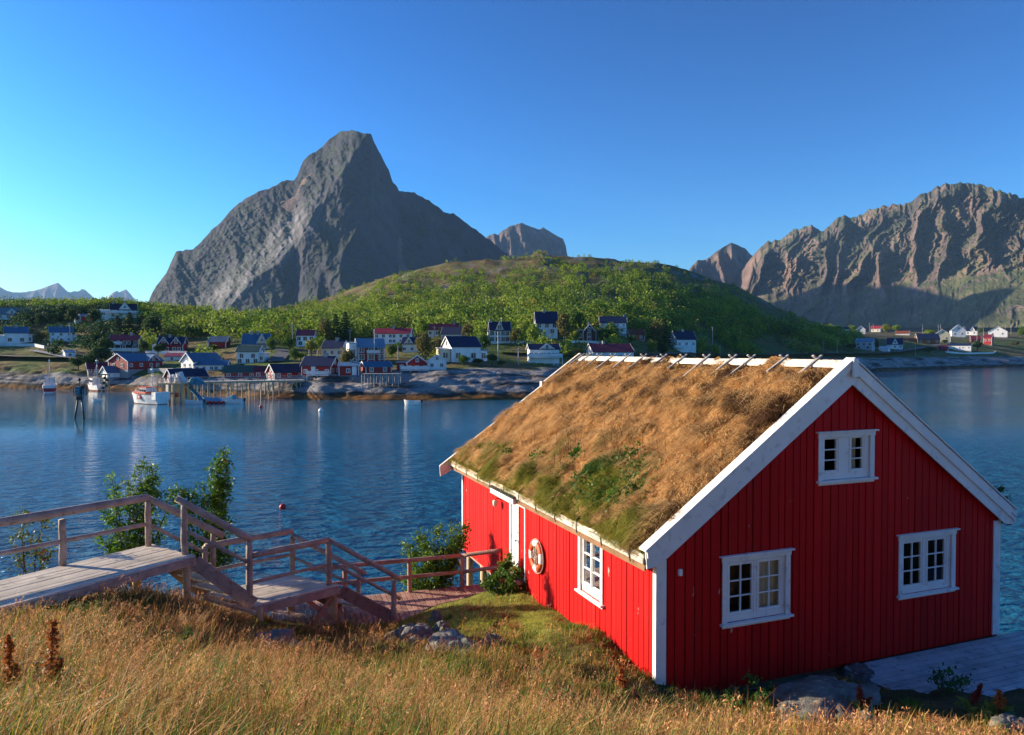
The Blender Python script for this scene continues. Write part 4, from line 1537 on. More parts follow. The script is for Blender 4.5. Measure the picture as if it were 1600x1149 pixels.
for i, p in enumerate((p1, p2, p1 - wd * 1.45)):
    tz = 5.22
    log('post', p - Vector((0, 0, .4)), (p.x, p.y, tz), .055, wk, 'red_wood')
rl = p1 - wd * 2.2
log('handrail', (rl.x, rl.y, 5.17), (p2.x, p2.y, 5.19), .05, wk, 'red_wood')
log('handrail', (p2.x, p2.y, 5.19), wall_pt + Vector((0, 0, .05)), .05, wk, 'red_wood')
log('mid_rail', (rl.x, rl.y, 4.80), (p2.x, p2.y, 4.80), .045, wk, 'red_wood')
log('mid_rail', (p2.x, p2.y, 4.80), wall_pt + Vector((0.0, 0, -.33)), .045, wk, 'red_wood')
for q in (.1, .45, .8):
    p = wf0.lerp(wf1, q)
    log('support_post', (p.x, p.y, 2.2), (p.x, p.y, Z3 - .1), .07, wk, 'red_wood')
adopt(wk)

# ---- deck at the right of the gable
dk = empty('deck', h2w(6.5, -1.5, .24), HYAW)
tag(dk, 'weathered blue grey timber deck beside the cabin gable at the right edge', 'deck')
cs = [(-3.0, 1.4, 0), (4.2, 1.4, 0), (4.2, -1.9, 0), (-3.0, -1.9, 0)]
plank_field('planks', 'cold_deck', cs, 23, False, dk, seed=9, gap=.016)
mb = MB()
for x in (-2.9, -.6, 1.8, 4.0):
    mb.bar((x, 1.35, -.1), (x, -1.85, -.1), .08, .12)
for x in (-2.9, 4.0):
    for y in (1.2, -1.7):
        mb.bar((x, y, -.16), (x, y, -1.6), .1, .1)
mb.build('joists', M['grey_wood'], dk)

# ================================================================== THE VILLAGE ACROSS THE WATER
def paint(name, c, rough=0.6):
    if name not in M:
        M[name] = pmat(name, c, tuple(x * .82 for x in c), 0.9, rough, 0.0, (1, 1, .3))
    return M[name]


WALLS = {'white': (0.82, 0.82, 0.81), 'cream': (0.72, 0.62, 0.42), 'pale': (0.72, 0.68, 0.58), 'red': (0.30, 0.016, 0.02), 'brown': (0.085, 0.035, 0.03), 'mauve': (0.24, 0.05, 0.075),
         'orange': (0.42, 0.10, 0.025), 'rust': (0.26, 0.09, 0.03), 'black': (0.03, 0.022, 0.025), 'darkred': (0.12, 0.02, 0.025), 'greywall': (0.4, 0.42, 0.44)}
ROOFS = {'navy': (0.012, 0.022, 0.065), 'blue': (0.05, 0.135, 0.235), 'greyblue': (0.14, 0.24, 0.34), 'red': (0.28, 0.03, 0.05), 'maroon': (0.14, 0.02, 0.04), 'green': (0.05, 0.10, 0.085),
         'grey': (0.17, 0.2, 0.23), 'black': (0.012, 0.014, 0.028), 'white': (0.6, 0.62, 0.65), 'rust': (0.24, 0.06, 0.03)}
for k, v in WALLS.items(): paint('wall_' + k, v)
for k, v in ROOFS.items(): paint('roof_' + k, v, 0.5)
M['trim'] = paint('trim_white', (0.76, 0.76, 0.75))
M['found'] = paint('foundation_grey', (0.3, 0.3, 0.3))
M['vglass'] = pmat('far_window_glass', (0.035, 0.045, 0.06), None, 2, 0.1, spec=0.5)


def wnd(parent, c, a, n, w, h, trim='trim'):
    """window: white frame board with dark glass and a bar, centre c, sideways axis a, outward n"""
    c, a, n = Vector(c), Vector(a), Vector(n)
    z = Vector((0, 0, 1))
    mb = MB()

    def bx(a0, a1, z0, z1, d0, d1, mi):
        p = lambda x, d, q: c + a * x + n * d + z * q
        mb.hexa([p(a0, d0, z0), p(a1, d0, z0), p(a1, d1, z0), p(a0, d1, z0)], [p(a0, d0, z1), p(a1, d0, z1), p(a1, d1, z1), p(a0, d1, z1)], mi)
    f = .12
    bx(-w / 2 - f, w / 2 + f, h / 2, h / 2 + f, 0, .07, 0); bx(-w / 2 - f, w / 2 + f, -h / 2 - f, -h / 2, 0, .08, 0)
    bx(-w / 2 - f, -w / 2, -h / 2, h / 2, 0, .07, 0); bx(w / 2, w / 2 + f, -h / 2, h / 2, 0, .07, 0)
    bx(-w / 2, w / 2, -h / 2, h / 2, 0, .025, 1)
    bx(-.04, .04, -h / 2, h / 2, .025, .06, 0)
    return mb.build('window', [M[trim], M['vglass']], parent)


def roof_pair(mb, x0, x1, y0, y1, ze, zr, along='x', ov=.3, th=.14, mi=0):
    """two roof slabs; ridge along x or y"""
    if along == 'x':
        ym = (y0 + y1) / 2
        k = (zr - ze) / (ym - y0)
        for ya, yb in ((y0 - ov, ym), (ym, y1 + ov)):
            za = ze - ov * k if ya < y0 else zr
            zb = zr if yb == ym else ze - ov * k
            b = [(x0 - ov, ya, za), (x1 + ov, ya, za), (x1 + ov, yb, zb), (x0 - ov, yb, zb)]
            mb.hexa(b, [(x, y, z + th) for x, y, z in b], mi)
    else:
        xm = (x0 + x1) / 2
        k = (zr - ze) / (xm - x0)
        for xa, xb in ((x0 - ov, xm), (xm, x1 + ov)):
            za = ze - ov * k if xa < x0 else zr
            zb = zr if xb == xm else ze - ov * k
            b = [(xa, y0 - ov, za), (xb, y0 - ov, zb), (xb, y1 + ov, zb), (xa, y1 + ov, za)]
            mb.hexa(b, [(x, y, z + th) for x, y, z in b], mi)


def barge_pair(mb, x0, x1, y, ze, zr, ov=.3, axis='x', w=.26, mi=0, t=.06):
    """white verge boards in a gable plane; axis: the sideways axis of that gable"""
    xm = (x0 + x1) / 2
    k = (zr - ze) / (xm - x0)
    for xa, za in ((x0 - ov, ze - ov * k), (x1 + ov, ze - ov * k)):
        q = [(xa, za + .17), (xm, zr + .17), (xm, zr + .17 - w), (xa, za + .17 - w)]
        if axis == 'x':
            a = [(p, y, z) for p, z in q]; b = [(p, y + t, z) for p, z in q]
        else:
            a = [(y, p, z) for p, z in q]; b = [(y + t, p, z) for p, z in q]
        mb.poly(a, mi); mb.poly(b[::-1], mi)
        for i in range(4):
            j = (i + 1) % 4
            mb.poly([a[j], a[i], b[i], b[j]], mi)


HOUSES = {}


def house(label, px0, px1, yb, ye, yr, wall, roof, rel=0, depth=None, gable=False, wins=((.55, 3),), endw=1, dorm=(), chim=(.5,), door=None,
          porch=None, annex=(), cat='house', wsize=None, found=.35, trim=True, balcony=None, name=None, dcol=None, dy=0.0):
    px = (px0 + px1) / 2
    p = on_land(px, yb)
    p.y += dy
    s = p.y / F
    L = (px1 - px0) * s / math.cos(math.radians(rel))
    H = (yb - ye) * s
    R = max(.5, (ye - yr) * s)
    D = depth * s if depth else min(max(L * .7, 4.5), 9)
    az = math.atan2(px - 800, F)
    rz = -az + math.radians(rel)
    root = empty(name or {'house': 'house', 'shed': 'shed', 'boathouse': 'boathouse', 'barn': 'barn', 'garage': 'garage', 'cabin': 'cabin'}.get(cat, 'house'), p, rz)
    tag(root, label, cat, 'houses of the village across the water' if cat in ('house',) else 'small buildings of the village across the water')
    HOUSES[label] = root
    x0, x1, y0, y1 = -L / 2, L / 2, 0.0, D
    mw, mr = M['wall_' + wall], M['roof_' + roof]
    tr = M['trim']
    # walls with gables
    mb = MB()
    if gable:
        xm = 0
        prof = [(x0, 0), (x1, 0), (x1, H), (xm, H + R), (x0, H)]
        a = [(q, y0, z) for q, z in prof]; b = [(q, y1, z) for q, z in prof]
    else:
        ym = (y0 + y1) / 2
        prof = [(y0, 0), (y1, 0), (y1, H), (ym, H + R), (y0, H)]
        a = [(x1, q, z) for q, z in prof]; b = [(x0, q, z) for q, z in prof]
    mb.poly(a); mb.poly(b[::-1])
    for i in range(5):
        j = (i + 1) % 5
        if i in (2, 3): continue
        mb.poly([a[j], a[i], b[i], b[j]])
    mb.build('wall', mw, root)
    mb = MB()
    mb.box(x0 + .06, x1 - .06, y0 + .06, y1 - .06, -2.2, .02)
    mb.build('foundation', M['found'], root)
    mb = MB()
    roof_pair(mb, x0, x1, y0, y1, H, H + R, 'y' if gable else 'x', ov=.32 * min(1, L / 6))
    rf = mb.build('roof', mr, root)
    if trim:
        ov = .32 * min(1, L / 6)
        for e in (0, 1):
            mb = MB()
            if gable: barge_pair(mb, x0, x1, (y0 - ov - .06) if e == 0 else (y1 + ov), H, H + R, ov)
            else: barge_pair(mb, y0, y1, (x0 - ov - .06) if e == 0 else (x1 + ov), H, H + R, ov, 'y')
            mb.build('verge_board', tr, rf)
        if wall not in ('white',):
            for cx, cy in ((x0, y0), (x1, y0), (x0, y1), (x1, y1)):
                mb = MB()
                mb.box(cx - .09, cx + .09, cy - .09, cy + .09, 0, H - .05)
                mb.build('corner_board', tr, root)
    # windows
    wh = wsize or min(1.25, max(.7, H * .32))
    ww = wh * .92
    for zf, n in wins:
        for i in range(n):
            x = x0 + L * (i + .5) / n + (L * .03 * ((i * 7) % 3 - 1))
            wnd(root, (x, y0, H * zf), (1, 0, 0), (0, -1, 0), ww, wh)
    if gable and endw:
        wnd(root, (0, y0, H + R * .35), (1, 0, 0), (0, -1, 0), ww * .8, wh * .85)
    if gable:
        for x in (x0, x1):
            wnd(root, (x, D * .5, H * .55), (0, 1, 0), (1 if x > 0 else -1, 0, 0), ww, wh)
    else:
        for x, sg in ((x0, -1), (x1, 1)):
            if endw:
                wnd(root, (x, D * .5, H + R * .3), (0, 1, 0), (sg, 0, 0), ww * .8, wh * .85)
            if endw > 1:
                for q in (.28, .72):
                    wnd(root, (x, D * q, H * .5), (0, 1, 0), (sg, 0, 0), ww, wh)
    if door is not None:
        mb = MB()
        x = x0 + L * door
        mb.box(x - .5, x + .5, y0 - .05, y0, .05, 2.05, 0)
        mb.box(x - .36, x + .36, y0 - .07, y0 - .05, .12, 1.95, 1)
        mb.build('door', [tr, M['wall_' + (dcol or 'white')]], root)
    for c in chim:
        mb = MB()
        if gable: mb.box(-.35, .35, D * c - .35, D * c + .35, H + R - .4, H + R + .9)
        else: mb.box(x0 + L * c - .35, x0 + L * c + .35, D / 2 - .35, D / 2 + .35, H + R - .4, H + R + .9)
        mb.build('chimney', M['found'], rf)
    # gablets standing on the front wall
    for dx, dw, dh in dorm:                    # centre fraction, width fraction, peak height fraction of the roof rise
        x = x0 + L * dx; w = L * dw
        mb = MB()
        he, hr = H + R * .12, H + R * dh
        pr = [(x - w / 2, H - .3), (x + w / 2, H - .3), (x + w / 2, he), (x, hr), (x - w / 2, he)]
        a = [(q, y0 - .12, z) for q, z in pr]; b = [(q, D * .5, z) for q, z in pr]
        mb.poly(a, 0); mb.poly(b[::-1], 0)
        for i in (1, 4):
            j = (i + 1) % 5
            mb.poly([a[j], a[i], b[i], b[j]], 0)
        roof_pair(mb, x - w / 2, x + w / 2, y0 - .12, D * .5, he, hr, 'y', ov=.25, mi=1)
        dm = mb.build('dormer', [mw, mr], root)
        mb = MB()
        barge_pair(mb, x - w / 2, x + w / 2, y0 - .45, he, hr, .25)
        mb.build('verge_board', tr, dm)
        wnd(dm, (x, y0 - .12, H + R * dh * .35), (1, 0, 0), (0, -1, 0), ww * .85, wh)
    for a0, a1, ah, ad, aw, ar in annex:       # px start, px end, height px, depth m, wall, roof
        u0, u1 = (a0 - px) * s / math.cos(math.radians(rel)), (a1 - px) * s / math.cos(math.radians(rel))
        mb = MB()
        mb.box(u0, u1, .5, .5 + ad, -1.5, ah * s, 0)
        mb.hexa([(u0 - .15, .3, ah * s + .01), (u1 + .15, .3, ah * s + .01), (u1 + .15, .7 + ad, ah * s + .3), (u0 - .15, .7 + ad, ah * s + .3)],
                [(u0 - .15, .3, ah * s + .15), (u1 + .15, .3, ah * s + .15), (u1 + .15, .7 + ad, ah * s + .44), (u0 - .15, .7 + ad, ah * s + .44)], 1)
        an = mb.build('annex', [M['wall_' + aw], M['roof_' + ar]], root)
        wnd(an, ((u0 + u1) / 2, .5, ah * s * .55), (1, 0, 0), (0, -1, 0), min(ww, (u1 - u0) * .5), min(wh, ah * s * .45))
    if balcony:                                # x fraction start, end, z fraction
        f0, f1, zf = balcony
        u0, u1 = x0 + L * f0, x0 + L * f1
        z = H * zf
        mb = MB()
        mb.box(u0, u1, y0 - 1.4, y0 - .005, z - .12, z)
        n = max(2, int((u1 - u0) / 2) + 1)
        for i in range(n):
            q = u0 + .08 + (u1 - u0 - .16) * i / (n - 1)
            mb.box(q - .06, q + .06, y0 - 1.36, y0 - 1.24, -1.5, z - .12)
        mb.box(u0, u1, y0 - 1.42, y0 - 1.36, z + .15, z + .9)
        for q in (u0, u1 - .06):
            mb.box(q, q + .06, y0 - 1.36, y0 - .005, z + .15, z + .9)
        mb.build('balcony', tr, root)
    return root


H_ = house
# --- left part, in the shade of the hill
H_('long white house with small centre gable at the left end of the high ridge', -32, 36, 500, 490, 481, 'white', 'grey', -22, 12, wins=((.55, 9),), dorm=((.72, .2, .75),), chim=(.4,), wsize=.9, annex=((-30, 8, 5, 1.5, 'white', 'grey'),))
H_('white block house with bright blue roof nearest the left edge', 11, 41, 537, 520, 511, 'white', 'blue', 0, wins=((.35, 2),), chim=(.5,), annex=((-14, 11, 12, 5, 'white', 'white'), (41, 47, 13, 5, 'white', 'white')))
H_('white two storey house with blue roof left of the tall pole', 81, 111, 535, 519, 511, 'white', 'blue', 0, wins=((.28, 3), (.76, 3)), chim=(.5,), annex=((111, 117, 10, 4, 'white', 'white'),), wsize=.7, porch=1)
H_('tiny white shed with pale roof by the shore road on the left', 103, 117, 558, 551, 547.5, 'white', 'greyblue', 10, wins=((.5, 1),), chim=(), cat='shed')
H_('small red barn with white upper part among trees on the ridge', 128, 144, 503, 495, 491, 'red', 'grey', 8, wins=(), chim=(), cat='barn', annex=((121, 128, 10, 3, 'white', 'white'),))
H_('grand white house with black roof and pointed centre gable on the ridge', 176, 212, 497, 484, 474.5, 'white', 'black', 0, wins=((.3, 4), (.75, 5)), dorm=((.55, .4, 1.15),), chim=(.1,), balcony=(-.5, 1.15, .55), annex=((157, 176, 12, 5, 'white', 'white'),))
H_('dark brown house with bright red roof and white balcony', 174, 214, 546, 531, 524, 'black', 'red', -24, 14, wins=((.7, 5), (.25, 3)), chim=(.7,), balcony=(.0, .45, .5), wsize=.9)
H_('dark red house with two white edged gables facing the water', 248, 284, 551, 537.5, 527, 'red', 'navy', -16, wins=((.4, 4),), dorm=((.25, .34, .95), (.74, .34, .95)), chim=(.4,), annex=((240, 248, 11, 3, 'white', 'white'),))
H_('white garage with pink red roof below the two gabled house', 258, 281, 564, 557, 552.5, 'white', 'red', -22, wins=((.5, 1),), chim=(), cat='garage')
H_('low white shed behind the red blue roofed house', 183, 207, 561, 555, 551, 'white', 'navy', 10, wins=((.5, 1),), chim=(), cat='shed')
H_('large red house with blue roof, gable to the left, above the quay', 203, 252, 577, 564, 553, 'red', 'blue', 36, 46, wins=((.5, 4),), endw=2, chim=(), dorm=((.72, .3, .85),))
H_('white boathouse with grey blue roof on the stone quay', 171, 221, 589, 581, 572.5, 'white', 'blue', 24, 22, wins=((.5, 1),), chim=(), cat='boathouse', trim=True)
H_('low mauve red shed with dull roof behind the boats', 140, 176, 581, 575, 567, 'mauve', 'maroon', 6, 16, wins=((.5, 5),), chim=(), cat='shed', wsize=.8)
H_('tall white warehouse with blue roof and red ridge, gable facing left', 304, 345, 577, 564.5, 552, 'white', 'blue', 32, 34, wins=(), endw=2, chim=(), cat='house')
H_('low white hall with pale blue roof in front of the warehouse', 306, 352, 579, 570, 563.5, 'white', 'blue', -16, 22, wins=((.4, 5),), chim=(), wsize=.7)
H_('red boathouse with navy roof on the pier, white edged gable to the left', 272, 322, 597, 588.5, 577, 'red', 'navy', 28, 24, wins=((.5, 2),), chim=(), cat='boathouse')
H_('cream yellow house with blue roof and tall front gable', 380, 418, 546, 537, 522, 'cream', 'blue', -10, wins=((.5, 3),), dorm=((.76, .36, 1.0),), chim=(.3, .55))
H_('white house with green roof, steps and gable below the cream house', 371, 403, 568, 549, 541, 'white', 'green', -22, 20, wins=((.62, 2), (.2, 3)), dorm=(), endw=2, chim=(), annex=((402, 410, 14, 4, 'white', 'white'),))
H_('small red barn with grey roof on the brown slope', 327, 352, 545, 534, 526, 'red', 'grey', -18, wins=(), chim=(), cat='barn')
H_('long faded red boathouse with green grey roof along the quay', 352, 398, 591, 581, 572, 'mauve', 'green', -8, 18, wins=((.5, 3),), chim=(), cat='boathouse', trim=False)
H_('faded red boathouse extension with maroon roof beside the lit cabin', 398, 424, 591, 580, 573, 'mauve', 'maroon', -8, 16, wins=((.5, 2),), chim=(), cat='boathouse', trim=False)
H_('bright red cabin with sunlit white edged gable at the pier end', 430, 474, 591, 581, 569.5, 'red', 'navy', 26, 26, wins=((.45, 3),), endw=2, chim=(), cat='cabin')
H_('large dark red house with navy roof, gable facing right, on the rock', 472, 516, 587, 571, 557.5, 'red', 'navy', -24, 34, wins=((.4, 3),), endw=2, chim=(.7,), door=.4, balcony=(.25, .98, .05))
H_('low red shed with white door and white roof edge beside the large house', 530, 560, 587, 572, 567, 'red', 'greyblue', -6, 24, wins=((.5, 1),), chim=(), cat='shed', door=.78)
H_('white house with navy roof and white gable behind the round tree', 504, 534, 559, 543, 532.5, 'pale', 'navy', -26, 22, wins=((.5, 3),), chim=(.6,))
H_('white house with plum roof half hidden by bright trees', 464, 490, 542, 524, 516, 'white', 'maroon', -8, wins=((.7, 3), (.3, 2)), chim=())
H_('two storey red house with grey blue roof and white balcony', 560, 600, 567, 542, 529.5, 'red', 'greyblue', 10, 26, wins=((.82, 3), (.36, 3)), chim=(), balcony=(.32, .8, .56), wsize=1.2, annex=((547, 559, 30, 5, 'white', 'greyblue'),))
H_('long white two storey house with red roof on the slope', 586, 640, 538, 520.5, 513.5, 'white', 'red', -16, 16, wins=((.72, 6), (.28, 6)), chim=(.5,), wsize=.9)
H_('small white house with black roof and gablet among trees', 628, 660, 551, 537, 527, 'pale', 'navy', -14, wins=((.4, 3),), dorm=((.35, .35, .95),), chim=())
H_('white house with long plum red roof under the hill', 669, 716, 528, 514.5, 506.5, 'white', 'red', -6, 15, wins=((.55, 5),), chim=(.85,))
H_('white house with navy roof in front of the plum roofed house', 690, 724, 533, 521, 511.5, 'pale', 'navy', -20, 16, wins=((.5, 4),), chim=())
H_('big white house with steep navy roof and sunlit gable near the shore', 706, 751, 566, 541.5, 526, 'white', 'navy', 22, 44, wins=((.42, 2),), endw=2, chim=(), wsize=1.3, annex=((751, 763, 18, 4, 'white', 'blue'), (690, 705, 20, 3, 'cream', 'white')))
H_('red cabin with front gable and red terrace railing on the rocks', 636, 668, 580, 567, 556, 'red', 'navy', 0, 24, gable=True, wins=((.4, 3),), chim=(), cat='cabin', balcony=(-.3, 1.05, .12), annex=((620, 636, 12, 4, 'red', 'navy'), (668, 674, 12, 3, 'red', 'navy')))
H_('white garage with dark roof and front gable beside the red cabin', 669, 697, 578, 563.5, 555, 'white', 'navy', 0, 22, gable=True, wins=((.5, 2),), chim=(), cat='garage')
H_('small red boathouse with blue roof standing on stilts over the rock', 572, 611, 583, 572.5, 565.5, 'red', 'blue', 24, 20, wins=((.5, 2),), chim=(), cat='boathouse', wsize=.8)
H_('white house with navy roof and centre gable beside the white flagpole', 766, 797, 537, 515.5, 503, 'white', 'navy', 6, wins=((.74, 4), (.32, 4)), dorm=((.47, .34, .95),), chim=(.05,), annex=((763, 766, 18, 3, 'pale', 'navy'),))
H_('tall white house with large navy roof below the bright trees', 838, 871, 529, 504, 487, 'white', 'navy', 8, wins=((.8, 3), (.45, 2)), chim=(.4,))
H_('white seaside house with centre gable and wide white terrace', 828, 874, 568, 545.5, 538, 'white', 'navy', 10, 26, wins=((.6, 7),), dorm=((.58, .42, 1.05),), chim=(), balcony=(-.1, 1.08, .42), wsize=.9)
H_('dark brown house with grey roof and white framed windows', 911, 931, 535, 519, 507.5, 'brown', 'grey', 4, 22, gable=True, wins=((.75, 1), (.3, 1)), chim=(.4,), wsize=1.2, annex=((901, 911, 18, 4, 'brown', 'grey'), (931, 941, 18, 4, 'brown', 'grey')))
H_('white house with long navy roof and balcony under the hill', 938, 978, 522, 504.5, 494.5, 'white', 'navy', 4, wins=((.75, 5), (.3, 4)), chim=(.95,), balcony=(.0, 1.0, .5), wsize=.8)
H_('small orange house with rust red roof at the foot of the hill', 984, 1007, 531, 522.5, 514.5, 'orange', 'rust', 20, wins=((.5, 2),), chim=())
H_('long white house with maroon roof and sunlit white gable', 928, 990, 569, 550, 537.5, 'white', 'maroon', 18, 46, wins=((.55, 4),), endw=1, chim=(.35,), wsize=1.2)
H_('low shed with navy roof in front of the long white house', 930, 953, 573, 564, 557.5, 'greywall', 'navy', -18, wins=(), chim=(), cat='shed')
H_('small dark red shed with white edged gable beyond the turf roof', 1000, 1021, 577, 565, 556.5, 'darkred', 'black', -30, 18, wins=(), chim=(), cat='shed')
H_('white house with navy roof standing alone on the hill foot', 1058, 1087, 553, 530, 518, 'white', 'navy', 26, 26, wins=((.68, 3),), endw=2, chim=(.5,), balcony=(-.2, .3, .4), wsize=.9)
# --- right part, beyond the point
H_('low white house with long flat roof furthest left on the point', 1303, 1325, 522, 514.5, 511, 'white', 'navy', 0, wins=((.5, 4),), chim=())
H_('white house with bright gable half behind trees on the point', 1338, 1351, 522, 515, 509.5, 'white', 'white', 0, 12, gable=True, wins=(), chim=())
H_('small white house with red roof beside poles on the point', 1361, 1374, 519, 513.5, 509.5, 'pale', 'red', -10, wins=((.5, 2),), chim=())
H_('tall grey white house with pale roof by the shore on the point', 1338, 1361, 547, 534, 529, 'greywall', 'greyblue', -14, wins=((.68, 3), (.3, 2)), chim=())
H_('white house with navy roof and pointed gablet by the shore road', 1387, 1409, 546, 538, 528.5, 'white', 'navy', 0, wins=((.5, 3),), dorm=((.52, .34, .9),), chim=(.45,))
H_('small white garage left of the gablet house', 1374, 1387, 549.5, 545, 541.5, 'white', 'white', -12, wins=(), chim=(), cat='garage')
H_('long rust brown house with dark roof on the point', 1436, 1466, 538, 530, 521.5, 'rust', 'navy', 14, wins=((.5, 3),), chim=(), annex=((1410, 1434, 9, 5, 'rust', 'maroon'),))
H_('cream house with sunlit front gable and chimney', 1462, 1483, 535, 522.5, 515.5, 'cream', 'grey', 6, 18, gable=True, wins=((.5, 2),), chim=(.5,))
H_('white house with steep roof and sunlit gable, highest of the point', 1488, 1507, 527, 516.5, 508, 'white', 'grey', 10, 16, gable=True, wins=((.5, 2),), chim=())
H_('small white house with navy roof right of the steep gable', 1509, 1525, 524, 517, 510.5, 'white', 'navy', -4, wins=((.5, 2),), dorm=((.6, .4, .95),), chim=())
H_('small red house with white lower wall at the right of the point', 1537, 1548, 539, 527, 523, 'red', 'maroon', -16, wins=((.6, 2),), chim=())
H_('white house with front gable and four windows furthest right', 1546, 1571, 527, 518.5, 510.5, 'white', 'grey', 0, 20, gable=True, wins=((.6, 2),), chim=(.9,))
H_('long white house with navy flat roof above the white quay wall', 1482, 1514, 548, 540, 537, 'white', 'navy', -4, wins=((.55, 5),), chim=(), wsize=.7)
H_('small red shed at the end of the white quay wall', 1467, 1480, 549, 544.5, 540.5, 'red', 'maroon', -4, wins=(), chim=(), cat='shed')
H_('small red brown cabin behind a tree on the point', 1518, 1531, 536, 530, 525, 'darkred', 'maroon', 10, wins=((.5, 1),), chim=(), cat='cabin')
H_('low shed with red roof among trees on the point', 1400, 1419, 524, 521, 517.5, 'pale', 'rust', -4, wins=(), chim=(), cat='shed')


# ---- stilts and terrace of the small boathouse on the rock
def stilt_deck():
    a, b = at(566, 584, 155.5), at(625, 584, 155.5)
    root = empty('terrace', (a + b) / 2)
    tag(root, 'timber terrace on grey stilts in front of the small boathouse on the rock', 'terrace')
    mb = MB(); mb.box(a.x, b.x, a.y - 1.2, a.y + 2.2, a.z - .15, a.z)
    mb.build('deck', M['grey_wood'], root)
    for i in range(7):
        x = a.x + (b.x - a.x) * (i + .1) / 6.2
        for y in (a.y - 1.1, a.y + 1.8):
            mb = MB(); z = land_z(x, y)
            mb.tube([(x, y, z - .4), (x, y, a.z - .15)], .11, 6)
            mb.build('stilt', M['stake_wood'], root)
    mb = MB()
    for i in range(6):
        x0 = a.x + (b.x - a.x) * i / 6
        mb.bar((x0, a.y - 1.1, land_z(x0, a.y - 1.1) + .2), (x0 + 1.2, a.y - 1.1, a.z - .2), .07, .07)
    mb.build('cross_brace', M['stake_wood'], root)
    adopt(root)


stilt_deck()


# ---- walls, quays, pier
def wall_line(name, label, pts, h, w, m, cat='wall'):
    q = [on_land(*p) for p in pts]
    mb = MB()
    for a, b in zip(q[:-1], q[1:]):
        d = (b - a); d.z = 0; d.normalize(); s = Vector((-d.y, d.x, 0)) * w / 2
        mb.hexa([a - s - Vector((0, 0, 1)), b - s - Vector((0, 0, 1)), b + s - Vector((0, 0, 1)), a + s - Vector((0, 0, 1))],
                [a - s + Vector((0, 0, h)), b - s + Vector((0, 0, h)), b + s + Vector((0, 0, h)), a + s + Vector((0, 0, h))])
    tag(mb.build(name, M[m], None), label, cat)


wall_line('garden_wall', 'low white wall below the two blue roofed houses at the left edge', [(-20, 541), (0, 541), (54, 541.5), (70, 545)], .9, .4, 'trim')
wall_line('garden_wall', 'white terrace wall in front of the dark brown red roofed house', [(167, 549), (218, 549)], 1.0, .4, 'trim')
wall_line('garden_wall', 'white terrace wall below the dark red two gabled house', [(228, 552.5), (292, 553)], .8, .4, 'trim')
wall_line('garden_fence', 'long white fence right of the flagpole house', [(765, 538), (800, 536.5), (833, 536.5)], .9, .2, 'trim', 'fence')
wall_line('garden_fence', 'short white fence below the dark brown house', [(893, 536), (938, 537)], .8, .2, 'trim', 'fence')
wall_line('quay_wall', 'white railing along the quay before the flat roofed house', [(1478, 551), (1506, 553.5), (1552, 552.5), (1556, 550)], .9, .3, 'trim', 'railing')
wall_line('retaining_wall', 'grey stone retaining wall behind the pier boathouses', [(232, 583), (272, 583), (300, 582)], 1.2, .5, 'concrete')


def wharf(label, px0, px1, y_top, y_bot, depth, m='pale_wood'):
    Y = EYE * F / (y_bot - 548.7)
    a, b = at(px0, y_bot, Y), at(px1, y_bot, Y)
    zt = at(px0, y_top, Y).z
    root = empty('wharf', (a + b) / 2)
    tag(root, label, 'wharf')
    mb = MB(); mb.box(a.x, b.x, a.y, a.y + depth, zt - .25, zt)
    mb.build('deck', M['grey_wood'], root)
    n = int((b.x - a.x) / .55)
    mb = MB()
    r = random.Random(int(px0))
    for i in range(n):
        x = a.x + (b.x - a.x) * (i + .5) / n
        mb.box(x - .22, x + .22, a.y + .05, a.y + .2 + r.uniform(0, .08), -1.2, zt - .25)
    mb.build('front_wall', M[m], root)
    for i in range(6):
        x = a.x + (b.x - a.x) * i / 5
        mb = MB(); mb.tube([(x, a.y - .12, -1.5), (x, a.y - .12, zt + .5)], .16, 8)
        mb.build('post', M['grey_wood'], root)
    mb = MB(); mb.box(a.x, b.x, a.y + .4, a.y + depth, -1.5, zt - .26)
    mb.build('fill', M['concrete'], root)
    adopt(root)
    return root, a, b, zt


w1, wa, wb, wz = wharf('pale plank wharf with white net heap between the two left boats', 89, 128, 589, 607, 9)
w2, wa2, wb2, wz2 = wharf('dark stone and timber quay under the white boathouse', 160, 232, 592, 608, 8, 'grey_wood')


def heap(name, label, cat, c, rx, ry, rz, m, seed):
    n, k = 40, 16
    V = []
    for i in range(n):
        for j in range(k):
            t, s = 2 * math.pi * i / n, (j / (k - 1)) * math.pi / 2
            V.append((math.cos(t) * math.cos(s), math.sin(t) * math.cos(s), math.sin(s)))
    V = np.array(V)
    f = .85 + .34 * fbm(V[:, 0] * 2.4 + seed, V[:, 1] * 2.4 + V[:, 2] * 3, 4)
    V = V * f[:, None] * np.array((rx, ry, rz))
    V[:, 2] = np.where(np.arange(len(V)) % k == 0, -.1, V[:, 2])
    fc = []
    for i in range(n):
        for j in range(k - 1):
            fc.append((i * k + j, ((i + 1) % n) * k + j, ((i + 1) % n) * k + j + 1, i * k + j + 1))
    o = np_mesh(name, V, np.array(fc), M[m], None, smooth=True)
    o.location = c
    return tag(o, label, cat)


M['net_white'] = pmat('net_white', (0.72, 0.72, 0.72), (0.5, 0.5, 0.52), 1.2, 0.9, 0.05, (1, 1, 1), 3)
M['net_blue'] = pmat('net_blue', (0.1, 0.3, 0.38), (0.06, 0.18, 0.26), 1.2, 0.9, 0.05, (1, 1, 1), 3)
heap('net_heap', 'white heap of nets under tarpaulin on the pale plank wharf', 'net heap', ((wa.x + wb.x) / 2 + .8, wa.y + 3.5, wz), 2.6, 2.0, 1.25, 'net_white', 1)
heap('net_heap', 'smaller white and pink net heap at the left of the plank wharf', 'net heap', (wa.x + 1.6, wa.y + 3.2, wz), 1.5, 1.6, 1.35, 'net_white', 2)


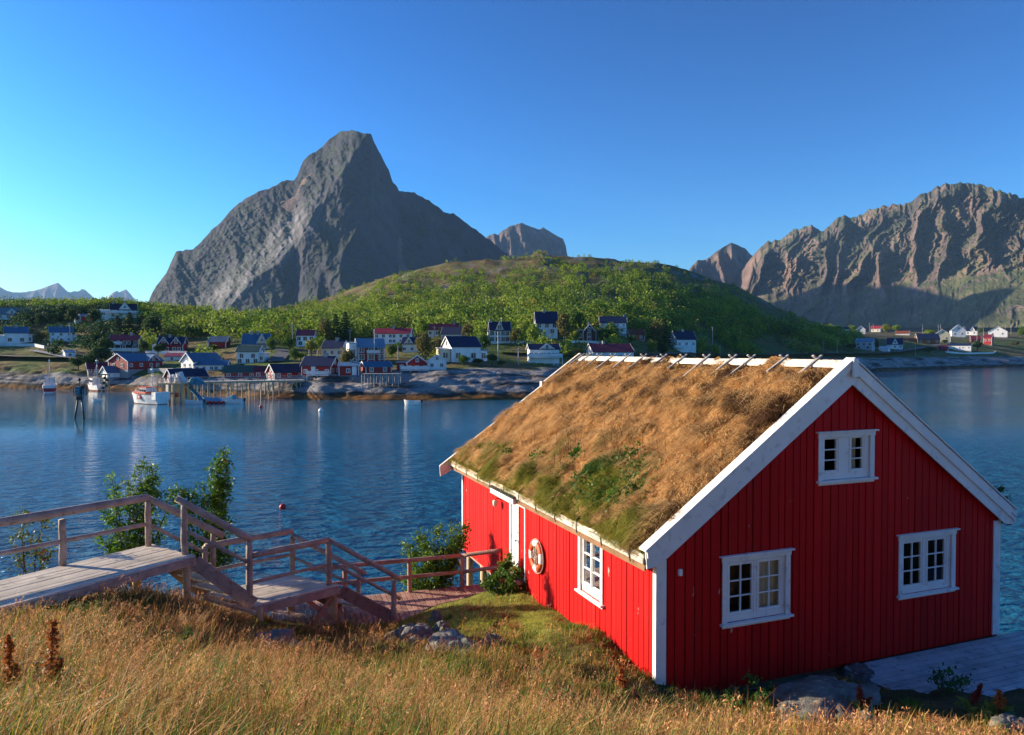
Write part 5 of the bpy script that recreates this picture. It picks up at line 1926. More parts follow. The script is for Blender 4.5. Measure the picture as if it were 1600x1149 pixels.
def white_tower():
    p = on_land(179, 580)
    root = empty('white_tower', p)
    tag(root, 'slim white lantern tower behind the white boathouse', 'tower')
    mb = MB(); mb.box(-.55, .55, -.55, .55, -1, 2.6)
    mb.build('shaft', M['trim'], root)
    mb = MB(); mb.lathe((0, 0, 2.6), [(.75, 0), (.75, .1), (.38, .1), (.38, .8), (.5, .82), (.1, 1.2), (.01, 1.25)], 12)
    mb.build('lantern', M['trim'], root)


white_tower()


def sun_frame():
    """pale timber hoist at the quay corner"""
    Y = 181.0
    a, b = at(160, 610, Y), at(172, 610, Y)
    root = empty('loading_frame', (a + b) / 2)
    tag(root, 'pale sunlit timber loading frame at the quay corner behind the second boat', 'frame')
    zt = at(160, 584, Y).z
    for i in range(3):
        x = a.x + (b.x - a.x) * i / 2
        mb = MB(); mb.tube([(x, a.y - .3, -1), (x, a.y - .3, zt)], .14, 8); mb.build('post', M['pale_wood'], root)
    for k in range(4):
        mb = MB(); z = zt * (k + 1) / 4.2
        mb.bar((a.x - .2, a.y - .45, z), (b.x + .2, a.y - .45, z), .1, .35); mb.build('beam', M['pale_wood'], root)
    for k in range(5):
        mb = MB()
        c = Vector((a.x + (.3 + .35 * (k % 2)) * (b.x - a.x) + .1 * k, a.y - .62, .9 + .7 * k * .9))
        mb.tube([c + Vector((0, -.12, 0)), c + Vector((0, .12, 0))], .3, 12); mb.build('tyre', M['dark_metal'], root)
    adopt(root)


sun_frame()


def pier():
    root = empty('pier', at(370, 597, 152))
    tag(root, 'long timber pier on many thin stilts below the faded red boathouses', 'pier')
    A, B = at(292, 597, 148), at(476, 594, 158)
    d = (B - A); L = d.length; d.normalize(); s = Vector((-d.y, d.x, 0))
    mb = MB(); n = 60
    for i in range(n):
        p, q = A + d * (L * i / n + .02), A + d * (L * (i + 1) / n - .02)
        mb.hexa([p - Vector((0, 0, .1)), q - Vector((0, 0, .1)), q + s * 4 - Vector((0, 0, .1)), p + s * 4 - Vector((0, 0, .1))], [p, q, q + s * 4, p + s * 4])
    mb.build('deck', M['stake_wood'], root)
    mb = MB()
    for o in (.15, 2, 3.8):
        mb.bar(A + s * o - Vector((0, 0, .25)), B + s * o - Vector((0, 0, .25)), .16, .28)
    mb.build('beam', M['pale_wood'], root)
    r = random.Random(4)
    for i in range(20):
        for o in (.2, 3.7):
            p = A + d * (L * (i + r.uniform(.2, .8)) / 20) + s * o
            z = max(-1.5, land_z(p.x, p.y) - .3) if p.y > 150 else -1.5
            mb = MB(); mb.tube([(p.x, p.y, z), (p.x, p.y, A.z - .12)], r.uniform(.09, .14), 7)
            mb.build('stilt', M['pale_wood'] if r.random() < .6 else M['stake_wood'], root)
    for i in range(11):
        p = A + d * (L * (i + .3) / 11) + s * .05; q = A + d * (L * (i + .3 + r.choice((-.5, .6))) / 11) + s * .05
        mb = MB(); mb.bar((p.x, p.y, max(.4, land_z(p.x, p.y))), (q.x, q.y, A.z - .3), .07, .12)
        mb.build('brace', M['pale_wood'], root)
    mb = MB()
    for h in (.5, .95):
        mb.bar(A + Vector((0, 0, h)), B + Vector((0, 0, h)), .07, .1)
    for i in range(18):
        p = A + d * (L * (i + .1) / 17.2)
        mb.bar(p, p + Vector((0, 0, 1)), .08, .08, up=(1, 0, 0))
    mb.build('railing', M['stake_wood'], root)
    # gangway to the float
    g0, g1 = at(292, 600, 148), at(316, 626, 143)
    mb = MB(); mb.bar(g0, g1, .9, .12); mb.bar(g0 + Vector((0, -.4, .8)), g1 + Vector((0, -.4, .8)), .06, .06); mb.bar(g0 + Vector((0, .4, .8)), g1 + Vector((0, .4, .8)), .06, .06)
    mb.build('gangway', M['net_blue'], root)
    adopt(root)


pier()


def jetty_head():
    Y = 141.0
    a, b = at(246, 630, Y), at(283, 630, Y)
    zt = at(246, 599, Y).z
    root = empty('jetty', (a + b) / 2)
    tag(root, 'sunlit pale timber jetty head behind the large white fishing boat', 'jetty')
    mb = MB(); mb.box(a.x, b.x, Y, Y + 7, zt - .3, zt); mb.build('deck', M['pale_wood'], root)
    for i in range(5):
        x = a.x + (b.x - a.x) * i / 4
        for y in (Y + .1, Y + 3, Y + 6.5):
            mb = MB(); mb.tube([(x, y, -1.5), (x, y, zt - .3)], .2, 8); mb.build('pile', M['pale_wood'], root)
    mb = MB(); mb.box(a.x, b.x, Y - .14, Y + .0, zt * .45, zt * .45 + .3); mb.build('beam', M['pale_wood'], root)
    for i in range(6):
        x = a.x + (b.x - a.x) * i / 5
        mb = MB(); mb.bar((x, Y + .05, zt), (x, Y + .05, zt + 1.0), .1, .1, up=(1, 0, 0)); mb.build('rail_post', M['pale_wood'], root)
    mb = MB(); mb.bar((a.x, Y + .05, zt + 1), (b.x, Y + .05, zt + 1), .1, .12); mb.build('rail', M['pale_wood'], root)
    adopt(root)
    heap('net_heap', 'tall white net heap on the jetty head, left of the two largest', 'net heap', (a.x + 1.4, Y + 3.6, zt), 1.3, 1.4, 1.5, 'net_white', 5)
    heap('net_heap', 'tallest white net heap on the jetty, before the pier boathouse gable', 'net heap', (a.x + 3.2, Y + 2.8, zt), 1.2, 1.4, 2.1, 'net_white', 7)
    heap('net_heap', 'blue green net heap at the top of the gangway', 'net heap', (b.x + 1.0, Y + 4.5, zt - .4), 1.6, 1.6, 1.5, 'net_blue', 8)
    o = MB(); o.ball((0, 0, 0), .45, 10)
    o = o.build('float', M['orange'], None, smooth=True); o.location = (b.x - .6, Y - .5, zt * .42)
    tag(o, 'orange round fender hanging on the jetty head', 'fender')


jetty_head()


# ---- boats
M['hull_white'] = pmat('hull_white', (0.78, 0.78, 0.76), (0.66, 0.65, 0.62), 1.2, 0.4, dirt=(0.5, 0.42, 0.34))
M['hull_red'] = pmat('hull_red', (0.5, 0.02, 0.03), None, 2, 0.45)
M['hull_dark'] = pmat('hull_dark', (0.03, 0.03, 0.04), None, 2, 0.5)
M['hull_rust'] = pmat('hull_rust', (0.3, 0.1, 0.03), None, 2, 0.6)
M['hull_blue'] = pmat('hull_blue', (0.2, 0.42, 0.7), None, 2, 0.45)


def hull(L, B, D, rows, bow=.32, sheer=.35, stern=.82, n=18):
    """rows: list of (height fraction, material index below it)"""
    mb = MB()
    xs = np.linspace(-L / 2, L / 2, n)
    zs = [-.35] + [D * r[0] for r in rows]
    sec = []
    for x in xs:
        t = (x + L / 2) / L
        w = B / 2 * (stern + (1 - stern) * min(1, t * 3)) * (1 if t < 1 - bow else math.sqrt(max(0.0, 1 - ((t - 1 + bow) / bow) ** 2)) * .999 + .001)
        sh = sheer * max(0, (t - .45) / .55) ** 2 * D
        pts = []
        for z in zs:
            f = (z + .35) / (D + .35)
            ww = w * (.62 + .38 * f ** .6)
            rake = max(0, (t - .7) / .3) * (f - .0) * L * .07
            pts.append((x + rake, ww, z + sh * max(0, f)))
        sec.append(pts)
    base = len(mb.v)
    m = len(zs)
    for s in (1, -1):
        for i in range(n - 1):
            for j in range(m - 1):
                q = [sec[i][j], sec[i + 1][j], sec[i + 1][j + 1], sec[i][j + 1]]
                mb.poly([(a, b * s, c) for a, b, c in q], rows[j][1])
    for j in range(m - 1):                      # transom
        a, b = sec[0][j], sec[0][j + 1]
        mb.poly([(a[0], a[1], a[2]), (a[0], -a[1], a[2]), (b[0], -b[1], b[2]), (b[0], b[1], b[2])], rows[j][1])
    for i in range(n - 1):                      # deck a little below the rail
        a, b = sec[i][-1], sec[i + 1][-1]
        k = D * .22
        mb.poly([(a[0], a[1] * .96, a[2] - k), (b[0], b[1] * .96, b[2] - k), (b[0], -b[1] * .96, b[2] - k), (a[0], -a[1] * .96, a[2] - k)], 0)
    for s in (1, -1):                           # inside of the bulwark and the rail
        for i in range(n - 1):
            a, b = sec[i][-1], sec[i + 1][-1]
            k = D * .22
            mb.poly([(a[0], a[1] * .96 * s, a[2] - k), (a[0], a[1] * .96 * s, a[2]), (b[0], b[1] * .96 * s, b[2]), (b[0], b[1] * .96 * s, b[2] - k)], 0)
            mb.poly([(a[0], a[1] * .96 * s, a[2]), (a[0], a[1] * s, a[2]), (b[0], b[1] * s, b[2]), (b[0], b[1] * .96 * s, b[2])], 0)
    return mb


def water_pt(px, y):
    Y = EYE * F / (y - 548.7)
    return Vector(((px - 800) / F * Y, Y, 0))


def fishing_boat(label, px, y, L, B, D, head, rows, mats, house_x, house_l, house_h, roof, mast_h, extras=None):
    p = water_pt(px, y)
    root = empty('fishing_boat', p, math.radians(head))
    tag(root, label, 'fishing boat', 'fishing boats moored at the village')
    hull(L, B, D, rows).build('hull', [M[m] for m in mats], root, smooth=False)
    x0, x1 = house_x, house_x + house_l
    w = B * .33
    zb = D * .78
    mb = MB()
    mb.hexa([(x0, -w, zb), (x1 + .25, -w, zb), (x1 + .25, w, zb), (x0, w, zb)], [(x0, -w * .92, zb + house_h), (x1 - .1, -w * .92, zb + house_h), (x1 - .1, w * .92, zb + house_h), (x0, w * .92, zb + house_h)])
    wh = mb.build('wheelhouse', M['hull_white'], root)
    mb = MB(); mb.box(x0 - .25, x1 + .3, -w - .1, w + .1, zb + house_h + .005, zb + house_h + .13); mb.build('roof', M[roof], wh)
    for sgn in (-1, 1):
        for k in range(3):
            mb = MB(); c = x0 + house_l * (k + .5) / 3
            mb.box(c - house_l * .12, c + house_l * .12, sgn * w * .96 - .05, sgn * w * .96 + .05, zb + house_h * .5, zb + house_h * .82); mb.build('window', M['vglass'], wh)
    mb = MB(); mb.box(x1 - .05, x1 + .2, -w * .8, w * .8, zb + house_h * .52, zb + house_h * .84); mb.build('window', M['vglass'], wh)
    mb = MB(); mx = x0 - .4
    mb.tube([(mx, 0, zb), (mx + .1, 0, zb + mast_h)], [.09, .05], 7)
    mb.tube([(mx - .3, 0, zb + mast_h * .72), (mx + .5, 0, zb + mast_h * .72)], .04, 6)
    mb.tube([(mx + .05, -.5, zb + mast_h * .84), (mx + .05, .5, zb + mast_h * .84)], .035, 6)
    mb.box(mx - .15, mx + .35, -.2, .2, zb + mast_h * .9, zb + mast_h * .94)
    mb.build('mast', M['hull_white'], root)
    mb = MB()
    for sg in (-1, 1):
        mb.tube([(mx, 0, zb + mast_h * .8), (mx - L * .25, sg * B * .35, zb)], .025, 5)
        mb.tube([(mx + .05, 0, zb + mast_h * .82), (L * .46, sg * .1, D * 1.2)], .02, 5)
    mb.build('stay', M['stake_wood'], root)
    mb = MB()
    mb.tube([(mx, 0, zb + .8), (mx - L * .22, 0, zb + mast_h * .62)], .06, 6); mb.build('boom', M['pale_wood'], root)
    mb = MB()
    for sg in (-1, 1):
        pts = [(x, sg * B * .42 * (1 if x < L * .2 else max(.1, 1 - ((x - L * .2) / (L * .3)) ** 2)), D * (1 + .35 * max(0, (x / L + .05) / .55) ** 2) + .55) for x in np.linspace(L * -.05, L * .48, 8)]
        mb.tube(pts, .03, 5)
        for q in pts: mb.tube([q, (q[0], q[1], q[2] - .6)], .022, 5)
    mb.build('bow_rail', M['hull_white'], root)
    r = random.Random(int(px))
    for k in range(5):
        mb = MB(); mb.ball((0, 0, 0), .28, 8); o = mb.build('deck_float', M['orange' if k % 2 else 'net_white'], root, smooth=True)
        o.location = (-L * .3 + r.uniform(-.6, 1.0), r.uniform(-.4, .4) * B * .8, zb + .25)
    if extras: extras(root, L, B, D, zb)
    return root


def emblem(root, L, B, D, zb):
    """dark red square board with a pale cross mark on the hull side, aft a plain steel box"""
    for sg in (-1, 1):
        mb = MB(); y = sg * (B * .5 + .03)
        mb.box(.1, 1.1, y - .04, y + .04, D * .5, D * .5 + .9, 0)
        y2 = sg * (B * .5 + .085)
        mb.box(.5, .7, y2 - .015, y2 + .015, D * .5 + .2, D * .5 + .7, 1)
        mb.box(.35, .85, y2 - .013, y2 + .013, D * .5 + .38, D * .5 + .52, 1)
        mb.build('name_board', [M['hull_red'], M['trim']], root)
    mb = MB(); mb.box(-L * .12, L * .36, -B * .42, B * .42, D * 1.12, D * 1.3); mb.build('spray_cover', M['orange'], root)
    mb = MB(); mb.box(-L / 2 - .04, -L / 2 + 1.2, -B * .43, B * .43, D * .5, D * 1.32); mb.build('stern_box', M['hull_white'], root)


fishing_boat('large white fishing boat with orange cover moored at the sunlit jetty', 233, 631, 8.4, 3.4, 1.75, 148, [(.06, 1), (.7, 0), (.78, 2), (1.0, 0)], ['hull_white', 'hull_rust', 'hull_white'], -.6, 2.2, 1.7, 'orange', 5.6, emblem)
fishing_boat('small fishing boat with red band on its white hull, leftmost of the moored boats', 77, 613, 5.6, 3.0, 1.7, 118, [(.12, 0), (.62, 1), (.8, 0), (1.0, 2)], ['hull_white', 'hull_red', 'hull_white'], .2, 1.7, 2.2, 'hull_white', 6.8)
fishing_boat('white fishing boat with rust coloured waterline between wharf and quay', 151, 611, 7.0, 3.0, 1.5, 138, [(.22, 1), (.8, 0), (1.0, 0)], ['hull_white', 'hull_rust'], .3, 2.0, 1.9, 'hull_white', 7.0)


def small_boat(label, px, y, L, B, D, head, mat='hull_white', motor=True, screen=False, z=0.0):
    p = water_pt(px, y)
    root = empty('motorboat', p + Vector((0, 0, z)), math.radians(head))
    tag(root, label, 'boat', 'small open boats')
    hull(L, B, D, [(.3, 0), (.8, 0), (1.0, 0)], bow=.45, stern=.85).build('hull', M[mat], root)
    mb = MB()
    for x in (-L * .25, L * .05): mb.box(x - .14, x + .14, -B * .42, B * .42, D * .68, D * .76)
    mb.build('thwart', M['pale_wood'], root)
    if motor:
        mb = MB(); mb.box(-L / 2 - .38, -L / 2 - .02, -.18, .18, D * .7, D * .7 + .55); mb.box(-L / 2 - .27, -L / 2 - .12, -.06, .06, -.4, D * .7)
        mb.build('outboard_motor', M['hull_dark'], root, bevel=.04)
    if screen:
        mb = MB(); mb.hexa([(-.2, -B * .4, D * .95), (L * .28, -B * .3, D * 1.1), (L * .28, B * .3, D * 1.1), (-.2, B * .4, D * .95)], [(-.2, -B * .34, D * 1.9), (L * .02, -B * .28, D * 1.9), (L * .02, B * .28, D * 1.9), (-.2, B * .34, D * 1.9)])
        mb.build('windscreen', M['net_blue'], root)
    return root


small_boat('white motorboat with black outboard alone on the open water', 645, 633, 3.0, 1.3, .75, 172)
small_boat('white rowing boat lying at the far left shore', 37, 606.5, 4.0, 1.5, .8, 188, motor=False)
small_boat('tiny white dinghy floating between beacon and quay', 151, 627, 1.9, .9, .4, 175, motor=False)
small_boat('white motorboat with blue windscreen at the outer end of the float', 364, 631, 4.4, 1.7, .85, 168, screen=True)
small_boat('white open boat at the inner end of the float by the gangway', 303, 631.5, 3.6, 1.4, .6, 172)
small_boat('pale blue open boat moored behind the float', 330, 628, 3.4, 1.4, .7, 174, mat='hull_blue', motor=False)


def float_dock():
    a, b = water_pt(318, 631), water_pt(352, 631)
    root = empty('float', (a + b) / 2)
    tag(root, 'low floating dock with red floats between the small boats', 'floating dock')
    mb = MB(); mb.box(a.x, b.x, a.y - .4, a.y + 1.2, .25, .42); mb.build('deck', M['pale_wood'], root)
    for i in range(5):
        x = a.x + (b.x - a.x) * (i + .5) / 5
        mb = MB(); mb.tube([(x, a.y - .55, .22), (x, a.y + .3, .22)], .3, 10); mb.build('drum', M['hull_red' if i != 0 else 'pale_wood'], root)
    adopt(root)


float_dock()


def buoy(label, px, y, r, m):
    p = water_pt(px, y)
    mb = MB(); mb.ball((0, 0, r * .45), r, 14)
    mb.tube([(0, 0, r * 1.35), (0, 0, r * 1.6)], r * .16, 8)
    o = mb.build('buoy', M[m], None, smooth=True); o.location = p
    tag(o, label, 'buoy')


buoy('bright red round buoy floating on the near blue water', 440, 796, .21, 'hull_red')
buoy('white round buoy floating before the rocky shore', 501, 644, .42, 'hull_white')
buoy('small red buoy floating close to the windscreen boat', 407, 637, .3, 'hull_red')


def beacon():
    p = water_pt(124, 655)
    s = p.y / F
    root = empty('beacon', p, 0)
    tag(root, 'black two legged navigation beacon with teal board standing in the water', 'beacon')
    top = 37 * s
    for px_, dy in ((-9, -.3), (9.5, -.3)):
        mb = MB(); mb.tube([(px_ * s, dy, -1.5), (px_ * s * .26, 0, top * .98)], [.15, .13], 10)
        mb.build('leg', M['hull_dark'], root, smooth=True)
    mb = MB(); mb.box(-.36, .36, -.3, .3, top * .80, top * .97); mb.build('collar', M['hull_dark'], root)
    mb = MB(); mb.box(-.62, .7, -.6, .6, top, top + .1); mb.build('platform', M['dark_metal'], root)
    mb = MB()
    for x, y in ((-.58, -.56), (.66, -.56), (-.58, .56), (.66, .56)): mb.box(x - .03, x + .03, y - .03, y + .03, top + .12, top + 1.1)
    for z in (.6, 1.1):
        mb.box(-.6, .68, -.58, -.54, top + z - .02, top + z + .02); mb.box(-.6, .68, .54, .58, top + z - .02, top + z + .02)
        mb.box(-.6, -.56, -.54, .54, top + z - .02, top + z + .02); mb.box(.64, .68, -.54, .54, top + z - .02, top + z + .02)
    mb.build('railing', M['dark_metal'], root)
    mb = MB(); mb.box(-.55, .1, -.30, .3, top + .12, top + 1.3); mb.build('lantern_box', M['net_blue'], root)
    mb = MB(); mb.box(.22, .52, -.1, .3, top + .12, top + 1.45); mb.build('cabinet', M['hull_dark'], root)
    mb = MB(); mb.tube([(-.1, .1, top + .12), (-.1, .1, top + 2.6)], .07, 8); mb.lathe((-.1, .1, top + 2.1), [(.16, 0), (.2, .1), (.2, .35), (.05, .45)], 10); mb.build('lamp_post', M['dark_metal'], root)
    mb = MB()
    for x in (.75, 1.0): mb.bar((x, -.6, top * .35), (x, -.6, top + 1), .05, .05, up=(1, 0, 0))
    for k in range(9): mb.box(.75, 1.0, -.62, -.58, top * .4 + k * .38, top * .4 + k * .38 + .04)
    mb.build('ladder', M['net_blue'], root)


beacon()


# ---- poles and flagpoles
def pole(px, yt, yb, label, kind='utility_pole'):
    p = on_land(px, yb)
    s = p.y / F
    h = (yb - yt) * s
    root = empty(kind, p)
    cat = {'utility_pole': 'pole', 'flagpole': 'flagpole', 'street_lamp': 'street lamp', 'mast': 'mast'}[kind]
    tag(root, label, cat, {'pole': 'poles of the village'}.get(cat))
    m = M['trim'] if kind == 'flagpole' else M['stake_wood']
    mb = MB()
    r = .09 if kind == 'flagpole' else .15
    if kind == 'mast': r = .5
    mb.tube([(0, 0, -1), (0, 0, h)], [r, r * .7], 8)
    mb.build('pole', m, root)
    if kind == 'utility_pole':
        mb = MB(); mb.box(-.6, .6, -.06, .06, h - .5, h - .36); mb.build('crossarm', m, root)
    elif kind == 'flagpole':
        mb = MB(); mb.ball((0, 0, h), .16, 8); mb.build('finial', m, root)
    elif kind == 'street_lamp':
        mb = MB(); mb.box(-.9, .1, -.06, .06, h - .02, h + .1); mb.build('lamp_head', M['stake_wood'], root)


for a in ((424, 457, 474, 'thick pale mast standing on the hill crest before the mountain', 'mast'),
          (110, 504, 538, 'pale pole beside the white house with blue roof on the left'), (34.5, 472, 486, 'pole above the long white ridge house'),
          (437, 508, 533, 'pale pole left of the pole pair above the track'), (457, 506, 539, 'tall pale pole right of the pair above the track'),
          (430, 531, 543, 'short pole beside the cream house'), (483, 530, 556, 'pole in the bright trees before the plum roofed house'),
          (496, 540, 557, 'short thin pole left of the white navy roofed house'), (547, 515, 534, 'pole behind the grey blue roofed red house'),
          (622, 540, 562, 'pole on the dry grass bank'), (674, 490, 506, 'pole before the dark boulders on the hill'), (679, 510, 531, 'white pole left of the navy roofed white house'),
          (719, 496, 512, 'pole at the right end of the plum roof'), (763, 525, 548, 'pole left of the flagpole house'), (809, 479, 500, 'pole high on the slope left of the tall house'),
          (821, 490, 506, 'shorter pole beside the tall white house'), (810, 544, 570, 'thin pole on the lawn before the white terrace house'),
          (897, 497, 518, 'pole between the tall house and the brown house'), (632, 515, 526, 'thin pole on the long white house front'),
          (1113, 510, 548, 'tall pale pole right of the lone white house'), (1133, 504, 517, 'short pole on the right flank of the hill'), (1200, 504, 519, 'pole on the lower right hill flank'),
          (1258, 507, 527, 'pole near the right end of the hill'), (1286, 534, 551, 'pole by the shore road right of the hill'), (1308, 529, 552, 'taller pole by the shore road'),
          (1358, 502, 517, 'pole with crossarm over the small red roof'), (1364, 505, 518, 'second pole over the small red roof'), (1441, 507, 523, 'pole behind the rust brown house'),
          (1430, 537, 557, 'pole on the rocky shore before the rust brown house'), (1364, 530, 550, 'pole between grey house and gablet house'), (1465.5, 507, 520, 'left of the two poles behind the cream house'),
          (1469, 507, 520, 'right of the two poles behind the cream house'), (1536, 512, 528, 'pole before the small red house on the point'), (1570, 506, 522, 'broad pole behind the furthest right gable house'), (1579, 509, 527, 'rightmost tall pole on the point'),
          (1505, 510, 528, 'pole beside the steep gable'), (1526, 515, 538, 'leaning pole by the red brown cabin')):
    pole(*a[:4], *(a[4:] or ()))
pole(585, 516, 567, 'white flagpole before the two storey red house', 'flagpole')
pole(778, 520, 568, 'tall white flagpole on the waterfront lawn', 'flagpole')
pole(783.5, 497, 536, 'thin flagpole before the centre gable of the navy roofed house', 'flagpole')
pole(1125, 541, 564, 'street lamp beside the shore road below the lone house', 'street_lamp')

# ================================================================== VEGETATION AND ROCKS
def tri_blades(pos, h, w, lean, bend, side, cb, ct, up=None):
    """grass blades: pos (N,3); lean (N,3) direction the tip goes, bend amount; side (N,3) width direction"""
    N = len(pos)
    up = np.array((0, 0, 1.0)) if up is None else up
    mid = pos + up * (h * .55)[:, None] + lean * (h * bend * .30)[:, None]
    tip = pos + up * (h * (1 - .35 * np.clip(bend, 0, 2)))[:, None] + lean * (h * bend)[:, None]
    s = side * (w / 2)[:, None]
    V = np.stack([pos - s, pos + s, mid + s * .8, mid - s * .8, tip], 1).reshape(-1, 3)
    b = np.arange(N)[:, None] * 5
    Fc = np.concatenate([b + np.array((0, 1, 2)), b + np.array((0, 2, 3)), b + np.array((3, 2, 4))], 1).reshape(-1, 3)
    cm = cb * .45 + ct * .55
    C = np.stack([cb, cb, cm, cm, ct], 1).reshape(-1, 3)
    return V, Fc, C


def leaf_quads(c, size, rg, aspect=.55, nrm=None):
    """random oriented leaf quads; c (N,3), size (N,)"""
    N = len(c)
    a = rg.normal(size=(N, 3)); a /= np.linalg.norm(a, axis=1, keepdims=True)
    t = rg.normal(size=(N, 3)) if nrm is None else nrm + .6 * rg.normal(size=(N, 3))
    b = np.cross(a, t); b /= np.linalg.norm(b, axis=1, keepdims=True) + 1e-9
    a = a * (size / 2)[:, None]; b = b * (size * aspect / 2)[:, None]
    V = np.stack([c - a, c + b * 1.0 - a * .1, c + a, c - b - a * .1], 1).reshape(-1, 3)
    Fc = np.arange(N * 4).reshape(-1, 4)
    return V, Fc


def rgb(n, a, b, rg, extra=0.12):
    t = rg.random((n, 1))
    return np.clip((np.array(a) * (1 - t) + np.array(b) * t) * (1 + extra * rg.normal(size=(n, 1))), .003, 1)


# ---- boulders in the slope
def boulder(label, px, py, wpx, hpx, asp=.8, seed=0, sink=.35, group='boulders in the grass'):
    p = g_hit(px, py + hpx * .35)
    s = p.y / F
    rx, rz = wpx * s / 2, hpx * s * .8
    n, k = 64, 32
    t = np.linspace(0, 2 * math.pi, n, endpoint=False); f = np.linspace(-math.pi / 2, math.pi / 2, k)
    T, Fi = np.meshgrid(t, f, indexing='ij')
    X, Y, Z = np.cos(T) * np.cos(Fi), np.sin(T) * np.cos(Fi), np.sin(Fi)
    q = 1 + .22 * fbm(X * 1.1 + seed, Y * 1.1 + Z * 1.3, 4) + .05 * fbm(X * 4 + seed, Z * 4 + Y * 3, 4)
    q = q - .16 * np.clip(ridged(X * 1.9 + seed, Z * 3.2 + Y, 5), 0, 1) + .05 * np.abs(fbm(X * 3 + seed, Y * 3 + Z * 7, 4))
    V = np.stack([X * q * rx, Y * q * rx * asp, Z * q * rz], -1).reshape(-1, 3)
    i, j = np.meshgrid(np.arange(n), np.arange(k - 1), indexing='ij')
    a = i * k + j; b = ((i + 1) % n) * k + j
    fc = np.stack([a, b, b + 1, a + 1], -1).reshape(-1, 4)
    o = np_mesh('boulder', V, fc, M['boulder'], smooth=True)
    o.location = p - Vector((0, 0, rz * sink)); o.rotation_euler = (0, 0, seed)
    return tag(o, label, 'boulder', group)


ROCKS = []
for a in (('broad blue grey boulder in the grass below the landing', 425, 996, 112, 52, .7, 1), ('long pale boulder in the middle of the grassy mound', 712, 1004, 150, 50, .6, 2),
          ('low grey boulder left of the long pale one', 645, 986, 100, 40, .7, 3), ('rounded boulder right of the long pale one', 772, 992, 56, 44, .8, 4),
          ('small boulder high on the grassy mound', 683, 958, 32, 34, .8, 5), ('flat boulder beside the end of the lower steps', 645, 940, 46, 18, .6, 6),
          ('big flat slab of rock before the cabin gable', 1300, 1088, 270, 50, .62, 7), ('grey rock against the gable wall foot', 1345, 1050, 90, 34, .5, 8),
          ('small rock in the grass at the gable corner', 1135, 1071, 45, 20, .7, 9), ('low rock at the bottom right edge', 1578, 1128, 110, 30, .6, 10),
          ('small pale stone between the mound boulders', 692, 978, 40, 26, .7, 12)):
    ROCKS.append(boulder(*a))


# ---- long grass of the foreground
def inside(poly, x, y):
    r = np.zeros(len(x), bool)
    n = len(poly)
    for i in range(n):
        x0, y0 = poly[i][0], poly[i][1]; x1, y1 = poly[(i + 1) % n][0], poly[(i + 1) % n][1]
        c = ((y0 > y) != (y1 > y)) & (x < (x1 - x0) * (y - y0) / (y1 - y0 + 1e-12) + x0)
        r ^= c
    return r


_c, _s = math.cos(HYAW), math.sin(HYAW)
NOGROW = [([h2w(-.05, -.05, 0), h2w(HW + .05, -.05, 0), h2w(HW + .05, HL, 0), h2w(-.05, HL, 0)], 99, 0),
          ([far_s, far_e, near_e, near_s], Z1, -.12), ([L_fl, L_fr, L_nr, L_nl], Z2, -.12),
          ([far_e, near_e, s1n, s1f], 5.6, -.2), ([L_fr, L_nr, bn, bf], 4.7, -.1),
          ([wf0, wf1, wf1 + wnn * 1.9, wf0 + wnn * 1.9], Z3, -.05),
          ([h2w(3.4, -.05, 0), h2w(10.8, -.05, 0), h2w(10.8, -3.4, 0), h2w(3.4, -3.4, 0)], Z2 - .4, -.1)]


def growable(x, y, z, h):
    ok = z > 1.2
    for poly, zt, dz in NOGROW:
        ok &= ~(inside(poly, x, y) & (z + h * .75 > zt + dz if zt < 50 else np.ones(len(x), bool)))
    for o in ROCKS:
        r = o.dimensions.x if o.dimensions.x else 1
        bb = np.array([v.co[:] for v in o.data.vertices])
        rx, ry = np.abs(bb[:, 0]).max(), np.abs(bb[:, 1]).max()
        ca, sa = math.cos(o.rotation_euler.z), math.sin(o.rotation_euler.z)
        dx, dy = x - o.location.x, y - o.location.y
        u, v = dx * ca + dy * sa, -dx * sa + dy * ca
        ok &= ~((u / rx) ** 2 + (v / ry) ** 2 < .42)
    return ok


def sample_ground(n, y0, y1, power, rg):
    u = rg.random(n)
    k = 1 - power
    y = (y0 ** k + u * (y1 ** k - y0 ** k)) ** (1 / k)
    x = (rg.random(n) * 2 - 1) * (y * .77 + 1.1)
    return x, y


TAN = np.array((0.44, 0.23, 0.075)); RUST = np.array((0.36, 0.115, 0.04)); PINK = np.array((0.52, 0.21, 0.085)); GOLD = np.array((0.56, 0.33, 0.08))
LIME = np.array((0.28, 0.29, 0.03)); GRN = np.array((0.09, 0.16, 0.02)); DKG = np.array((0.05, 0.10, 0.018)); STRAW = np.array((0.50, 0.34, 0.16))


def field(x, y):
    """how dry (1) or green (0), and how tall the grass is"""
    n1 = fbm(x / 1.4 + 3, y / 1.4, 4); n2 = fbm(x / .5 + 9, y / .5, 3)
    mound = np.exp(-(((x - .3) / 2.3) ** 2 + ((y - 14.4) / 1.9) ** 2))
    dry = np.clip(.50 + .55 * n1 + .25 * n2 - .42 * mound + .30 * np.clip((-1.5 - x) / 2, 0, 1) * np.clip((y - 8) / 2, 0, 1), 0, 1)
    near_gable = np.exp(-(((x - 5) / 3.0) ** 2 + ((y - 11.0) / 1.3) ** 2))
    dry = np.clip(dry - .35 * near_gable, 0, 1)
    tall = np.clip(.85 + .35 * n1 - .6 * mound - .45 * near_gable, .2, 1.3)
    right = np.clip((x - .7) / .9, 0, 1)
    left = np.clip((-1.2 - x) / 1.5, 0, 1) * np.clip((9.5 - y) / 2, 0, 1)
    return dry, tall * (1 - .42 * right) * (1 + .35 * left)


